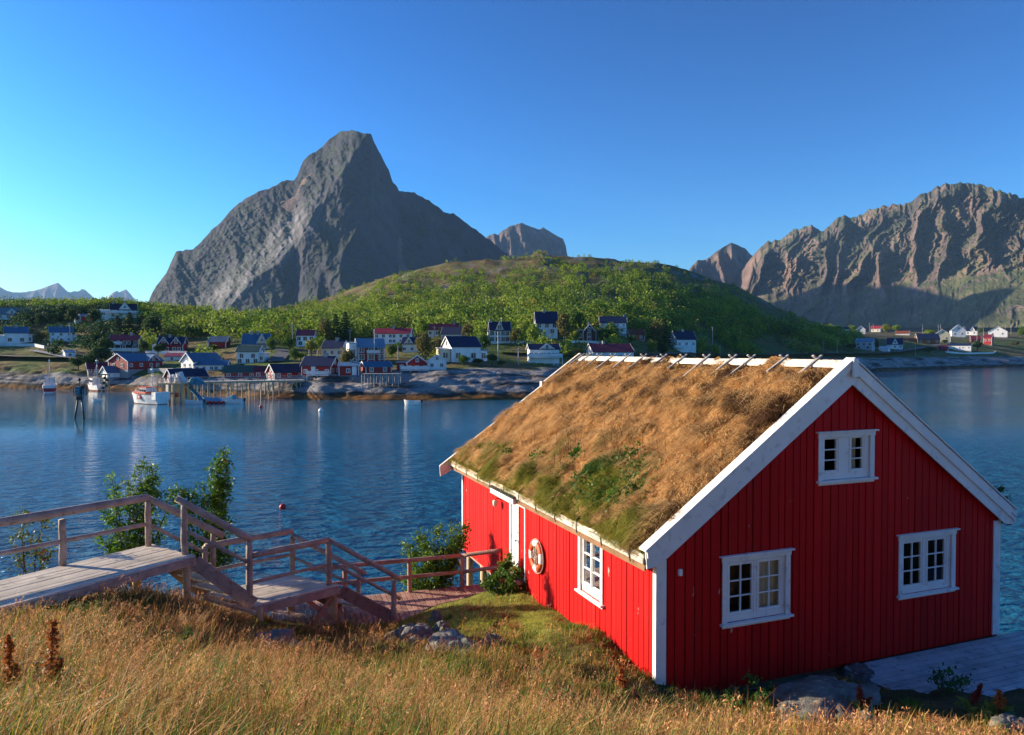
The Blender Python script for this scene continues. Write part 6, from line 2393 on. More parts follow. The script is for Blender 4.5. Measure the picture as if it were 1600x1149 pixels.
def foreground_grass():
    rg = np.random.default_rng(21)
    x, y = sample_ground(620000, 2.4, 18.5, .75, rg)
    dry, tall = field(x, y)
    h = (.09 + .17 * rg.random(len(x)) ** 1.3 + .28 * (rg.random(len(x)) < .07)) * tall
    z = g_z(x, y)
    thin = np.clip(.75 + .9 * fbm(x / .45 + 40, y / .45, 3), .12, 1)
    ok = growable(x, y, z, h) & (rg.random(len(x)) < thin)
    x, y, z, h, dry = x[ok], y[ok], z[ok], h[ok], dry[ok]
    n = len(x)
    pick = rg.random(n) < dry
    t = rg.random((n, 1)); t2 = rg.random((n, 1))
    pt = np.clip(t + .55 * fbm(x / .9 + 60, y / .9, 4)[:, None] + .25 * fbm(x / 3 + 20, y / 3, 2)[:, None], 0, 1)
    dryc = np.where(pt < .22, RUST, np.where(pt < .5, PINK, np.where(pt < .72, TAN, np.where(pt < .9, GOLD, STRAW)))) * (.9 + .6 * t2)
    greenc = np.where(t < .3, LIME, np.where(t < .8, GRN, DKG)) * (.8 + .5 * t2)
    ct = np.where(pick[:, None], dryc, greenc)
    mnd = np.exp(-(((x + .6) / 2.4) ** 2 + ((y - 14.0) / 1.9) ** 2))
    greenc = np.where((rg.random(n) < mnd * .75)[:, None], np.array((.40, .38, .045)) * (.7 + .6 * t2), greenc)
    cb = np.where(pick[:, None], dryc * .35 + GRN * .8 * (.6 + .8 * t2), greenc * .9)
    ang = rg.random(n) * 2 * math.pi
    wind = .9 * perlin(x / 1.1, y / 1.1) + .4
    la = np.where(rg.random(n) < .6, wind + .6 * rg.normal(size=n), ang)
    lean = np.stack([np.cos(la), np.sin(la), 0 * la], -1)
    sd = rg.random(n) * math.pi
    side = np.stack([np.cos(sd), np.sin(sd), 0 * sd], -1)
    w = (.0035 + .004 * rg.random(n)) * (.55 + y * .085)
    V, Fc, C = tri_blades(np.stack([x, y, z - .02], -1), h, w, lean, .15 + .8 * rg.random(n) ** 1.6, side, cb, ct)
    tag(np_mesh('grass', V, Fc, M['blade'], col=C), 'dry golden and green meadow grass covering the foreground slope', 'grass', kind='stuff')
    # flowering stalks with drooping seed heads
    x, y = sample_ground(17000, 2.6, 17.0, .9, rg)
    dry, tall = field(x, y)
    z = g_z(x, y); h = (.20 + .27 * rg.random(len(x)) ** 1.2) * tall
    ok = growable(x, y, z, h) & (rg.random(len(x)) < dry * 1.1) & (y > 3.0)
    x, y, z, h = x[ok], y[ok], z[ok], h[ok]
    n = len(x)
    la = .9 * perlin(x / 1.1, y / 1.1) + .4 + .9 * rg.normal(size=n)
    lean = np.stack([np.cos(la), np.sin(la), 0 * la], -1)
    sd = rg.random(n) * math.pi
    side = np.stack([np.cos(sd), np.sin(sd), 0 * sd], -1)
    bend = .12 + .35 * rg.random(n)
    base = np.stack([x, y, z - .02], -1)
    col = rgb(n, (.42, .19, .07), (.56, .30, .10), rg, .15)
    w = .0022 * (.7 + y * .09)
    V, Fc, C = tri_blades(base, h, w, lean, bend, side, col * .7, col)
    K = 16
    f = np.linspace(.62, 1.0, K)
    fr = np.repeat(f[None, :], n, 0)
    hh = h[:, None]
    P0 = base[:, None, :] + np.stack([0 * fr, 0 * fr, hh * fr * (1 - .35 * bend[:, None] * fr)], -1) + lean[:, None, :] * (hh * bend[:, None] * fr ** 1.8)[..., None]
    spread = (.006 + .030 * rg.random((n, 1))) * (1.25 - fr) * 2
    off = rg.normal(size=(n, K, 3)) * spread[..., None] * np.array((1, 1, .5)) + lean[:, None, :] * (.012 * rg.random((n, K)))[..., None]
    cen = (P0 + off).reshape(-1, 3)
    sz = (.006 + .009 * rg.random(len(cen))) * np.repeat(.7 + y * .055, K)
    up = np.array((0, 0, 1.0)) + .7 * rg.normal(size=(len(cen), 3)); up /= np.linalg.norm(up, axis=1, keepdims=True)
    b = np.cross(up, rg.normal(size=(len(cen), 3))); b /= np.linalg.norm(b, axis=1, keepdims=True)
    a = up * (sz * 1.1)[:, None]; b = b * (sz * .33)[:, None]
    V2 = np.stack([cen - a, cen + b, cen + a, cen - b], 1).reshape(-1, 3)
    F2 = np.arange(len(V2)).reshape(-1, 4)
    c2 = np.repeat(np.repeat(rgb(n, (.44, .19, .10), (.70, .38, .15), rg, .2), K, 0), 4, 0)
    tag(np_mesh('grass', V, Fc, M['blade'], col=C), 'thin stalks of flowering grass rising above the meadow', 'grass', kind='stuff')
    tag(np_mesh('grass', V2, F2, M['blade'], col=c2), 'feathery seed heads of the tall meadow grass', 'grass', kind='stuff')


foreground_grass()


def tussocks():
    """coarser clumps standing out of the meadow"""
    rg = np.random.default_rng(77)
    m = 900
    cx, cy = sample_ground(m, 3.0, 15.5, .8, rg)
    k = 70
    ang = rg.random((m, k)) * 6.283; r = .10 * np.sqrt(rg.random((m, k))) * (.6 + .8 * rg.random((m, 1)))
    x, y = (cx[:, None] + r * np.cos(ang)).ravel(), (cy[:, None] + r * np.sin(ang)).ravel()
    dry, tall = field(x, y)
    h = (.16 + .26 * rg.random(len(x))) * np.repeat(.6 + .7 * rg.random(m), k) * np.clip(tall, .35, 1.2)
    z = g_z(x, y)
    lean = np.stack([np.cos(ang).ravel(), np.sin(ang).ravel(), 0 * x], -1)
    sd = rg.random(len(x)) * math.pi
    side = np.stack([np.cos(sd), np.sin(sd), 0 * sd], -1)
    pal = np.array(((.10, .19, .02), (.24, .29, .03), (.52, .36, .10), (.44, .20, .07), (.40, .13, .04), (.07, .14, .02)))
    ci = rg.choice(6, m, p=(.22, .2, .2, .18, .1, .1))
    ct = np.repeat(pal[ci], k, 0) * (.7 + .6 * rg.random((len(x), 1)))
    ok = growable(x, y, z, h)
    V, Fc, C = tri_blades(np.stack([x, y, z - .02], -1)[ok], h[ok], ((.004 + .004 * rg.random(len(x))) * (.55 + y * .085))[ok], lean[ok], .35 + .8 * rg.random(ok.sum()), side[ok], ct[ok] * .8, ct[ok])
    tag(np_mesh('grass', V, Fc, M['blade'], col=C), 'coarse green and rusty grass tussocks standing in the meadow', 'grass', kind='stuff')


tussocks()


# ---- grass on the cabin roof
def roof_grass():
    rg = np.random.default_rng(5)
    rf = [c for c in cabin.children if c.name.startswith('roof')][0]
    for sgn, n in ((0, 300000), (1, 26000)):
        v = rg.random(n) * (HL + .30) - .075
        u = rg.random(n) * (HW / 2 + EO - .02) - EO + .0
        edge = np.clip((u + EO) / .25, 0, 1) ** .6
        z = EZ + (u + EO) * SL - .17 + .15 * edge + TURF(u, v, sgn) * edge
        n1 = fbm(u * 1.2 + 5, v * .9, 4); n2 = fbm(u * 3.5, v * 3.5 + 4, 3); n3 = fbm(u * 1.8 + 30, v * 1.4, 4)
        green = np.clip((.30 - u + .85 * n1 + .45 * n2 + .35 * np.clip(v - 1, -1, 1) * 0 + .75 * np.exp(-((v - 2.7) / 1.8) ** 2 - ((u - .55) / .7) ** 2)) * 1.6, 0, 1)
        green = green * np.clip((v - .05) / .5, .15, 1)
        lush = np.clip((n3 - .15) * 3, 0, 1) * np.exp(-((v - 3.1) / 1.9) ** 2 - ((u - .55) / .65) ** 2)
        dark = np.clip((n3 - .18) * 3.2, 0, 1) * np.clip((u - 1.3) / 1.0, 0, 1) * .75 + np.clip(1 - (v + .05) / .7, 0, 1) * .5 + np.clip((u - 3.1) * 2, 0, 1) * .4
        pick = rg.random(n)
        t = rg.random((n, 1)); t2 = rg.random((n, 1))
        gold = np.where(t < .4, (.80, .50, .20), np.where(t < .75, (.86, .62, .30), (.68, .37, .15))) * (.75 + .5 * t2)
        brown = np.where(t < .5, (.12, .06, .03), (.17, .085, .04)) * (.7 + .6 * t2)
        gr = np.where(t < .45, (.34, .32, .045), np.where(t < .8, (.19, .24, .03), (.48, .38, .09))) * (.75 + .5 * t2)
        lu = np.where(t < .6, (.045, .11, .012), (.075, .16, .02)) * (.8 + .4 * t2)
        c = np.where((pick < dark)[:, None], brown, gold)
        c = np.where((rg.random(n) < green)[:, None], gr, c)
        c = np.where((rg.random(n) < lush)[:, None], lu, c)
        h = (.10 + .19 * rg.random(n)) * (1 + .5 * n1) * np.clip(.75 + .5 * n3, .5, 1.5)
        h = h * np.clip((HW / 2 - u) / .45, .25, 1) * np.where(u < -.12, .8, 1) * np.clip((v + .08) / .25, .35, 1)
        # combed downhill and along the wind, in tufts
        la = .9 * perlin(u * 2.2 + 3, v * 1.6) + .35 * perlin(u * 7, v * 7)
        down = -np.ones(n)
        lx, ly = down * np.cos(la), -np.sin(la) - .15
        ny = .4 * rg.normal(size=(n, 2))
        lx, ly = lx + ny[:, 0], ly + ny[:, 1]
        lean = np.stack([lx, ly, lx * SL], -1); lean /= np.linalg.norm(lean, axis=1, keepdims=True)
        sd = rg.random(n) * math.pi
        side = np.stack([np.cos(sd), np.sin(sd), .3 * np.cos(sd)], -1)
        up = np.array((-SL * .55, 0, 1.0)); up /= np.linalg.norm(up)
        pos = np.stack([u, v, z - .015], -1)
        w = .005 + .006 * rg.random(n)
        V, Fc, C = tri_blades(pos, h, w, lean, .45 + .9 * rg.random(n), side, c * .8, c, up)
        if sgn:
            V[:, 0] = HW - V[:, 0]
        o = np_mesh('roof_grass', V, Fc, M['blade'], rf, col=C)
        tag(o, kind='stuff')
    # ragged fringe hanging over the eave
    n = 16000
    v = rg.random(n) * (HL + .25) - .05
    q = rg.random(n)
    u = -EO - .01 + .06 * q
    tuft = np.clip(.55 + .9 * fbm(v * 2.3, v * 0 + 8, 4), .1, 1.4)
    pos = np.stack([u, v, EZ - .055 + .045 * q], -1)
    h = (.04 + .10 * rg.random(n)) * tuft
    lean = np.stack([-np.ones(n), .4 * rg.normal(size=n) - .2, -.9 + .35 * rg.normal(size=n)], -1); lean /= np.linalg.norm(lean, axis=1, keepdims=True)
    sd = rg.random(n) * math.pi
    side = np.stack([.3 * np.cos(sd), np.cos(sd), np.sin(sd)], -1)
    t = rg.random((n, 1))
    c = np.where(t < .4, (.42, .36, .06), np.where(t < .7, (.24, .27, .03), (.55, .38, .13))) * (.7 + .6 * rg.random((n, 1)))
    V, Fc, C = tri_blades(pos, h, .006 + .005 * rg.random(n), lean, 1.0 + .5 * rg.random(n), side, c * .8, c)
    tag(np_mesh('roof_grass', V, Fc, M['blade'], rf, col=C), kind='stuff')
    # red brown sorrel stalks standing in the turf
    V, Fc, C = [], [], []
    pts = []
    for v0, u0, k in ((4.6, .75, 16), (3.3, 1.2, 14), (2.2, 1.15, 10), (6.2, .75, 6), (3.9, .5, 8)):
        for i in range(k):
            pts.append((u0 + rg.normal() * .12, v0 + rg.normal() * .35))
    pts = np.array(pts)
    z = EZ + (pts[:, 0] + EO) * SL - .02
    mb = MB()
    for (u, v), zz in zip(pts, z):
        h = rg.uniform(.22, .5)
        a = Vector((u, v, zz)); b = a + Vector((rg.normal() * .06 - .03, rg.normal() * .06, h))
        mb.tube([a, a.lerp(b, .5) + Vector((.01, .01, 0)), b], [.004, .004, .002], 4)
    mb.build('sorrel_stalks', M['rust'], rf)['kind'] = 'stuff'
    # broad green weeds in the lush patch
    k = 1500
    cen = []
    for v0, u0, s in ((3.0, .45, .3), (2.2, .25, .25), (2.7, .95, .2), (4.3, .75, .12), (5.6, .45, .14), (2.0, .75, .2), (1.5, .35, .2), (7.1, .25, .1)):
        q = rg.normal(size=(k // 8, 2)) * s
        uu, vv = u0 + q[:, 0] * .7, v0 + q[:, 1]
        cen.append(np.stack([uu, vv, EZ + (uu + EO) * SL + .02 + .12 * rg.random(len(uu))], -1))
    cen = np.concatenate(cen); cen = cen[cen[:, 0] > -.2]
    V, Fc = leaf_quads(cen, .05 + .05 * rg.random(len(cen)), rg, .6)
    o = np_mesh('weeds', V, Fc, M['leaf'], rf, col=np.repeat(rgb(len(cen), (.03, .10, .01), (.08, .19, .02), rg), 4, 0))
    tag(o, kind='stuff')


roof_grass()


# ---- rowan shrubs
def shrub(label, base, tips, n_leaf, ls, ca, cb, spread=.22, name='shrub', cat='shrub', stem_r=.018, berries=0, seed=1, droop=.0):
    """stems from the base to each tip, leaves gathered in sprays along their upper part"""
    rg = np.random.default_rng(seed)
    base = Vector(base)
    root = empty(name, base)
    tag(root, label, cat)
    mb = MB()
    cen = []
    for tp in tips:
        tp = Vector(tp) - base
        m = tp * .5 + Vector((rg.normal() * .12, rg.normal() * .12, .06))
        st = Vector((rg.normal() * .1, rg.normal() * .1, -.15))
        P = []
        for i in range(9):
            t = i / 8
            P.append(st * (1 - t) ** 2 + m * 2 * t * (1 - t) + tp * t * t)
        mb.tube(P, [stem_r * (1 - .8 * i / 8) for i in range(9)], 6)
        L = tp.length
        for k in range(max(4, int(L * 9))):
            t = .22 + .78 * rg.random() ** .75
            p = st * (1 - t) ** 2 + m * 2 * t * (1 - t) + tp * t * t
            d = Vector((rg.normal(), rg.normal(), rg.normal() * .6 + .25)).normalized()
            ln = spread * (1.25 - t * .8) * rg.uniform(.6, 1.5)
            q = p + d * ln
            mb.tube([p, q], [stem_r * .3, stem_r * .15], 4)
            for j in range(int(3 + 3 * rg.random())):
                cen.append(p.lerp(q, .35 + .7 * rg.random()))
    cen = np.array([c[:] for c in cen])
    idx = rg.integers(0, len(cen), n_leaf)
    c = cen[idx] + rg.normal(size=(n_leaf, 3)) * spread * .28 + np.array((0, 0, -droop))
    V, Fc = leaf_quads(c, ls * (.7 + .6 * rg.random(n_leaf)), rg, .5, np.array((0, 0, 1.0)))
    tone = np.repeat(rgb(n_leaf, ca, cb, rg, .15), 4, 0)
    np_mesh('foliage', V, Fc, M['leaf'], root, col=tone)
    mb.build('stems', M['bark'], root)
    if berries:
        mb = MB()
        for k in range(berries):
            q = cen[rg.integers(0, len(cen))] + rg.normal(size=3) * .05
            for j in range(7): mb.ball(q + rg.normal(size=3) * .02, .013, 4)
        mb.build('berries', M['orange'], root)['kind'] = 'stuff'
    return root


RG1, RG2 = (.06, .15, .014), (.17, .30, .03)
def T(px, py, Y): return at(px, py, Y)


shrub('leafy green rowan behind the upper boardwalk rail, left of the taller rowan', T(205, 905, 16.2),
      [T(235, 722, 16.3), T(205, 755, 16.0), T(175, 748, 16.4), T(250, 770, 16.1), T(165, 800, 16.2), T(190, 830, 15.9), T(225, 800, 16.5), T(270, 770, 16.4), T(222, 730, 16.2), T(245, 735, 16.3), T(180, 775, 16.1), T(155, 845, 16.1)], 5200, .085, RG1, RG2, .24, 'rowan', 'rowan', .022, 5, 3)
shrub('taller dark green rowan behind the upper steps with its top leaning right', T(325, 930, 16.4),
      [T(350, 706, 16.5), T(335, 735, 16.3), T(318, 758, 16.2), T(345, 775, 16.6), T(300, 775, 16.3), T(325, 810, 16.2), T(350, 840, 16.5), T(305, 840, 16.2), T(340, 720, 16.4), T(355, 730, 16.4), T(350, 752, 16.4), T(285, 768, 16.3), T(365, 865, 16.5)], 6500, .085, (.045, .12, .012), (.14, .26, .028), .25, 'rowan', 'rowan', .024, 14, 4)
shrub('sparse thin rowan sapling at the left edge beside the boardwalk', T(45, 905, 13.9),
      [T(42, 795, 13.9), T(70, 815, 13.8), T(25, 820, 14.0), T(60, 850, 13.8), T(30, 865, 13.9), T(75, 860, 13.8)], 700, .075, (.06, .12, .015), (.17, .17, .03), .22, 'rowan', 'rowan', .012, 8, 5)
shrub('round bright green bush growing through the walkway railing', T(676, 950, 17.6),
      [T(655, 835, 17.6), T(680, 826, 17.5), T(632, 850, 17.5), T(705, 832, 17.7), T(640, 880, 17.3), T(665, 870, 17.2), T(690, 860, 17.4), T(722, 840, 17.6), T(650, 905, 17.1), T(675, 915, 17.1), T(630, 910, 17.2), T(705, 890, 17.4), T(715, 870, 17.5), T(726, 822, 17.7)], 7000, .085, (.06, .15, .012), (.17, .29, .03), .26, 'bush', 'bush', .018, 0, 6)
shrub('low green bush at the end of the walkway beside the cabin door', T(785, 935, 15.7),
      [T(765, 893, 15.8), T(790, 885, 15.8), T(812, 890, 15.6), T(775, 910, 15.6), T(800, 908, 15.5), T(822, 905, 15.6), T(758, 912, 15.7), T(800, 868, 15.9)], 2600, .075, (.04, .12, .012), (.13, .24, .03), .2, 'bush', 'bush', .014, 0, 7)
shrub('small leafy tuft at the far right corner of the roof eave', h2w(HW + .1, -.02, 2.55),
      [h2w(HW + .22, .1, 2.85), h2w(HW + .05, .2, 2.9), h2w(HW + .2, .0, 2.75)], 500, .05, (.06, .11, .02), (.12, .18, .03), .1, 'weed', 'weed', .006, 0, 9)
for i, a in enumerate((('low dark leafy weed in the grass near the bottom right edge', 1180, 1105), ('leafy green weed in the grass below the gable window', 860, 1118), ('green leafy weed at the foot of the left boardwalk', 60, 1105),
                       ('green weed tuft at the near cabin corner', 1290, 1044), ('leafy weed beside the right hand dock plant', 1490, 1085))):
    p = g_hit(a[1], a[2])
    shrub(a[0], p, [p + Vector((.25, .1, .22)), p + Vector((-.2, .05, .25)), p + Vector((.05, -.15, .2)), p + Vector((0, .1, .3))], 420, .06, (.03, .10, .015), (.09, .19, .03), .14, 'weed', 'weed', .005, 0, 20 + i)


def dock(label, px, py, h, seed, ca=(.30, .085, .02), cb=(.42, .16, .035)):
    rg = np.random.default_rng(seed)
    p = g_hit(px, py)
    root = empty('dock_plant', p)
    tag(root, label, 'dock plant')
    mb = MB(); cen = []
    for k in range(2):
        tip = Vector((rg.normal() * .04 + .1 * k, rg.normal() * .04, h * (1.15 - .4 * k)))
        mb.tube([(0, 0, -.05), tip * .5, tip], [.007, .006, .003], 5)
        m = int(420 * (1 - .4 * k))
        t = .42 + .58 * rg.random(m)
        wid = .016 * (1.15 - t) * 2 + .006
        cen.append(np.array(tip[:])[None] * t[:, None] + rg.normal(size=(m, 3)) * wid[:, None] * np.array((1, 1, .5)))
    cen = np.concatenate(cen)
    V, Fc = leaf_quads(cen, .018 + .014 * rg.random(len(cen)), rg, .9)
    np_mesh('seed_head', V, Fc, M['blade'], root, col=np.repeat(rgb(len(cen), ca, cb, rg, .15), 4, 0))
    mb.build('stem', M['rust'], root)
    m = 26
    c = rg.normal(size=(m, 3)) * np.array((.10, .10, .04)) + np.array((0, 0, h * .22))
    V, Fc = leaf_quads(c, .14 + .1 * rg.random(m), rg, .3)
    np_mesh('leaves', V, Fc, M['leaf'], root, col=np.repeat(rgb(m, (.06, .14, .02), (.2, .2, .03), rg), 4, 0))


dock('tall rust brown dock plant, the taller of the two at bottom left', 77, 1130, .62, 1)
dock('rust brown dock plant at the very left edge of the slope', 17, 1120, .55, 2)
dock('dark red dock plant standing before the grey deck', 1516, 1112, .40, 3, (.16, .02, .02), (.24, .05, .03))
dock('thin red dock plant right of the flat rock slab', 1345, 1112, .30, 4, (.2, .03, .02), (.3, .08, .03))
dock('small orange dock plant near the bottom right corner', 1560, 1120, .34, 5, (.4, .12, .03), (.5, .2, .05))
dock('small orange red dock plant at the bottom by the cabin corner', 967, 1085, .3, 6, (.4, .1, .03), (.5, .16, .04))


# ---- scrub on the far hill: leaf clumps in the mass, one object
def scrub():
    rg = np.random.default_rng(31)
    n = 60000
    px = rg.uniform(-160, 1345, n); t = rg.uniform(3.2, 8.25, n)
    fi = (px - LPX[0]) / 4; i0 = np.clip(fi.astype(int), 0, len(LPX) - 2); fr = fi - i0
    tj = np.clip(t / 8 * (NV - 1), 0, NV - 1.001); j0 = tj.astype(int); jf = tj - j0

    def samp(A):
        a = A[i0, j0] * (1 - jf) + A[i0, np.minimum(j0 + 1, NV - 1)] * jf
        b = A[i0 + 1, j0] * (1 - jf) + A[i0 + 1, np.minimum(j0 + 1, NV - 1)] * jf
        return a * (1 - fr) + b * fr
    Y, Z = samp(LYf), samp(LZf)
    X = (px - 800) / F * Y
    over = np.clip(t - 8, 0, 1)
    Y = Y + over * 40; X = X * (1 + over * 40 / np.maximum(Y, 1))
    Z = Z - over * 2
    n1 = fbm(X / 28, Y / 28, 4); n2 = fbm(X / 70 + 5, Y / 60, 3)
    right = np.clip((px - 960) / 260, 0, 1)
    dens = np.interp(t, [3.2, 4.2, 5.2, 6.0, 7.0, 7.6, 8.0], [.0, .08, .55, .85, .7, .28, .10])
    dens = dens * (1 - .55 * right * np.clip((t - 6) / 1.2, 0, 1))
    dens = dens * np.interp(px, [180, 300, 420, 1345], [1, .65, 1, 1])
    leftridge = px < 330
    dens = np.where(leftridge, np.interp(t, [3.2, 4.5, 6.3, 6.9, 8.2], [.1, .25, .45, .95, .95]) * np.interp(px, [-160, 230, 330], [1, 1, .6]), dens)
    dens = np.where(px > 1180, dens * .8, dens)
    dens = np.clip(dens + .62 * n1 + .3 * n2, 0, 1)
    lim = np.interp(px, [-160, 1345], [1, 1])
    # keep clear of the houses and of what stands before them
    ok = rg.random(n) < dens * np.clip(Y / 330, .35, 1.1) * .44
    for h in HOUSES.values():
        ok &= ~((np.abs(X - h.location.x) < 6.5) & (Y > h.location.y - 9) & (Y < h.location.y + 8))
        ok &= ~((np.abs(X / Y - h.location.x / h.location.y) * h.location.y < 5.5) & (Y > h.location.y - 22) & (Y < h.location.y) & (Z > h.location.z - 3.2))
    X, Y, Z, t, px, n1 = X[ok], Y[ok], Z[ok], t[ok], px[ok], n1[ok]
    right = right[ok]
    m = len(X)
    hgt = np.interp(t, [3.2, 5.0, 6.2, 7.2, 8.2], [2.6, 4.8, 4.4, 2.8, 1.7]) * (.5 + 1.0 * rg.random(m))
    hgt = np.where(px < 330, (2.6 + 2.4 * rg.random(m)), hgt)
    K = 48
    d = rg.normal(size=(m, K, 3)); d /= np.linalg.norm(d, axis=2, keepdims=True)
    rad = .55 + .45 * rg.random((m, K))
    lob = 1 + .3 * np.sin(d[..., 0] * 4 + 6 * rg.random((m, 1))) * np.cos(d[..., 1] * 3 + 6 * rg.random((m, 1)))
    c = np.stack([X, Y, Z + hgt * .5], -1)[:, None, :] + d * (rad * lob)[..., None] * np.stack([hgt * .48, hgt * .48, hgt * .56], -1)[:, None, :]
    c = c.reshape(-1, 3)
    nrm = d.reshape(-1, 3) * 1.2
    V, Fc = leaf_quads(c, np.repeat(.24 + .095 * hgt, K) * (.7 + .6 * rg.random(m * K)), rg, .8, nrm)
    w = np.clip(.48 + .6 * n1 + .5 * rg.normal(size=m), 0, 1)[:, None]
    col = np.array((.06, .13, .014)) * (1 - w) + np.array((.26, .34, .03)) * w
    old = rg.random(m) < .05
    col = np.where(old[:, None], np.array((.3, .24, .04)), col)
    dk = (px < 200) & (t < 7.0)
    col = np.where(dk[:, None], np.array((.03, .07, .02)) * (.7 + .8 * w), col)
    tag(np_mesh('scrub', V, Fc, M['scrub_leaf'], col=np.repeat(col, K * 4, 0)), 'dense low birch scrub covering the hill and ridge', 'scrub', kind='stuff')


scrub()


# ---- the trees one can tell apart
def crown_mesh(kind, seed):
    rg = np.random.default_rng(seed)
    if kind == 'conifer':
        n = 1500
        t = rg.random(n) ** .8
        lay = np.floor(t * 11) / 11 + .03 * rg.random(n)
        r = (1 - lay) * .30 * np.sqrt(rg.random(n)) * (1 + .25 * rg.normal(size=n)) + .01
        a = rg.random(n) * 6.283
        c = np.stack([r * np.cos(a), r * np.sin(a), .08 + .92 * lay - .25 * r], -1)
        V, Fc = leaf_quads(c, .055 + .04 * rg.random(n), rg, .5)
        col = rgb(n, (.018, .05, .02), (.05, .09, .03), rg, .2)
    else:
        pal = {'green': ((.05, .11, .012), (.13, .21, .025)), 'dark': ((.025, .06, .016), (.06, .11, .025)), 'bright': ((.13, .22, .02), (.24, .32, .03)), 'olive': ((.09, .085, .02), (.18, .16, .04)),
               'yellow': ((.16, .2, .02), (.28, .28, .04))}[kind]
        B = 15
        bc = rg.normal(size=(B, 3)); bc /= np.linalg.norm(bc, axis=1, keepdims=True)
        bc = bc * (.26 * rg.random((B, 1)) ** .5) * np.array((1, 1, 1.05)) + np.array((0, 0, .60))
        br = .13 + .10 * rg.random(B)
        n = 1700
        k = rg.integers(0, B, n)
        d = rg.normal(size=(n, 3)); d /= np.linalg.norm(d, axis=1, keepdims=True)
        c = bc[k] + d * (br[k] * (.6 + .5 * rg.random(n)))[:, None]
        c[:, 2] = np.clip(c[:, 2], .13, 1.0)
        V, Fc = leaf_quads(c, .055 + .035 * rg.random(n), rg, .75, d)
        tone = rg.random(B)[k][:, None]
        col = (np.array(pal[0]) * (1 - tone) + np.array(pal[1]) * tone) * (1 + .2 * rg.normal(size=(n, 1)))
        col = np.clip(col, .003, 1)
    o = np_mesh('crown', V, Fc, M['scrub_leaf'], col=np.repeat(col, 4, 0))
    me = o.data
    bpy.data.objects.remove(o)
    mb = MB()
    mb.tube([(0, 0, -.12), (.01, 0, .35), (0, .01, .75)], [.035, .024, .008], 6)
    if kind != 'conifer':
        for i in range(5):
            a = i * 1.26
            mb.tube([(0, 0, .28 + .05 * i), (.14 * math.cos(a), .14 * math.sin(a), .5 + .05 * i)], [.014, .006], 5)
    o = mb.build('trunk', M['bark'])
    tm = o.data
    bpy.data.objects.remove(o)
    return me, tm


CROWNS = {}
for k in ('conifer', 'green', 'dark', 'bright', 'olive', 'yellow'):
    CROWNS[k] = [crown_mesh(k, 40 + 3 * i + len(k)) for i in range(3)]


def tree(label, px, yb, hpx, kind, wide=1.0):
    p = on_land(px, yb)
    h = hpx * p.y / F
    r = random.Random(int(px * 7 + yb))
    cm, tm = CROWNS[kind][r.randrange(3)]
    shrubby = h < 2.6
    root = empty('bush' if shrubby else ('conifer' if kind == 'conifer' else 'tree'), p, r.uniform(0, 6.28))
    w = h * wide * (1.35 if shrubby else 1.0)
    root.scale = (w, w, h)
    tag(root, label, 'bush' if shrubby else 'tree', 'trees between the village houses')
    for nm, me in (('crown', cm), ('trunk', tm)):
        o = bpy.data.objects.new(nm, me)
        COL.objects.link(o)
        o.parent = root


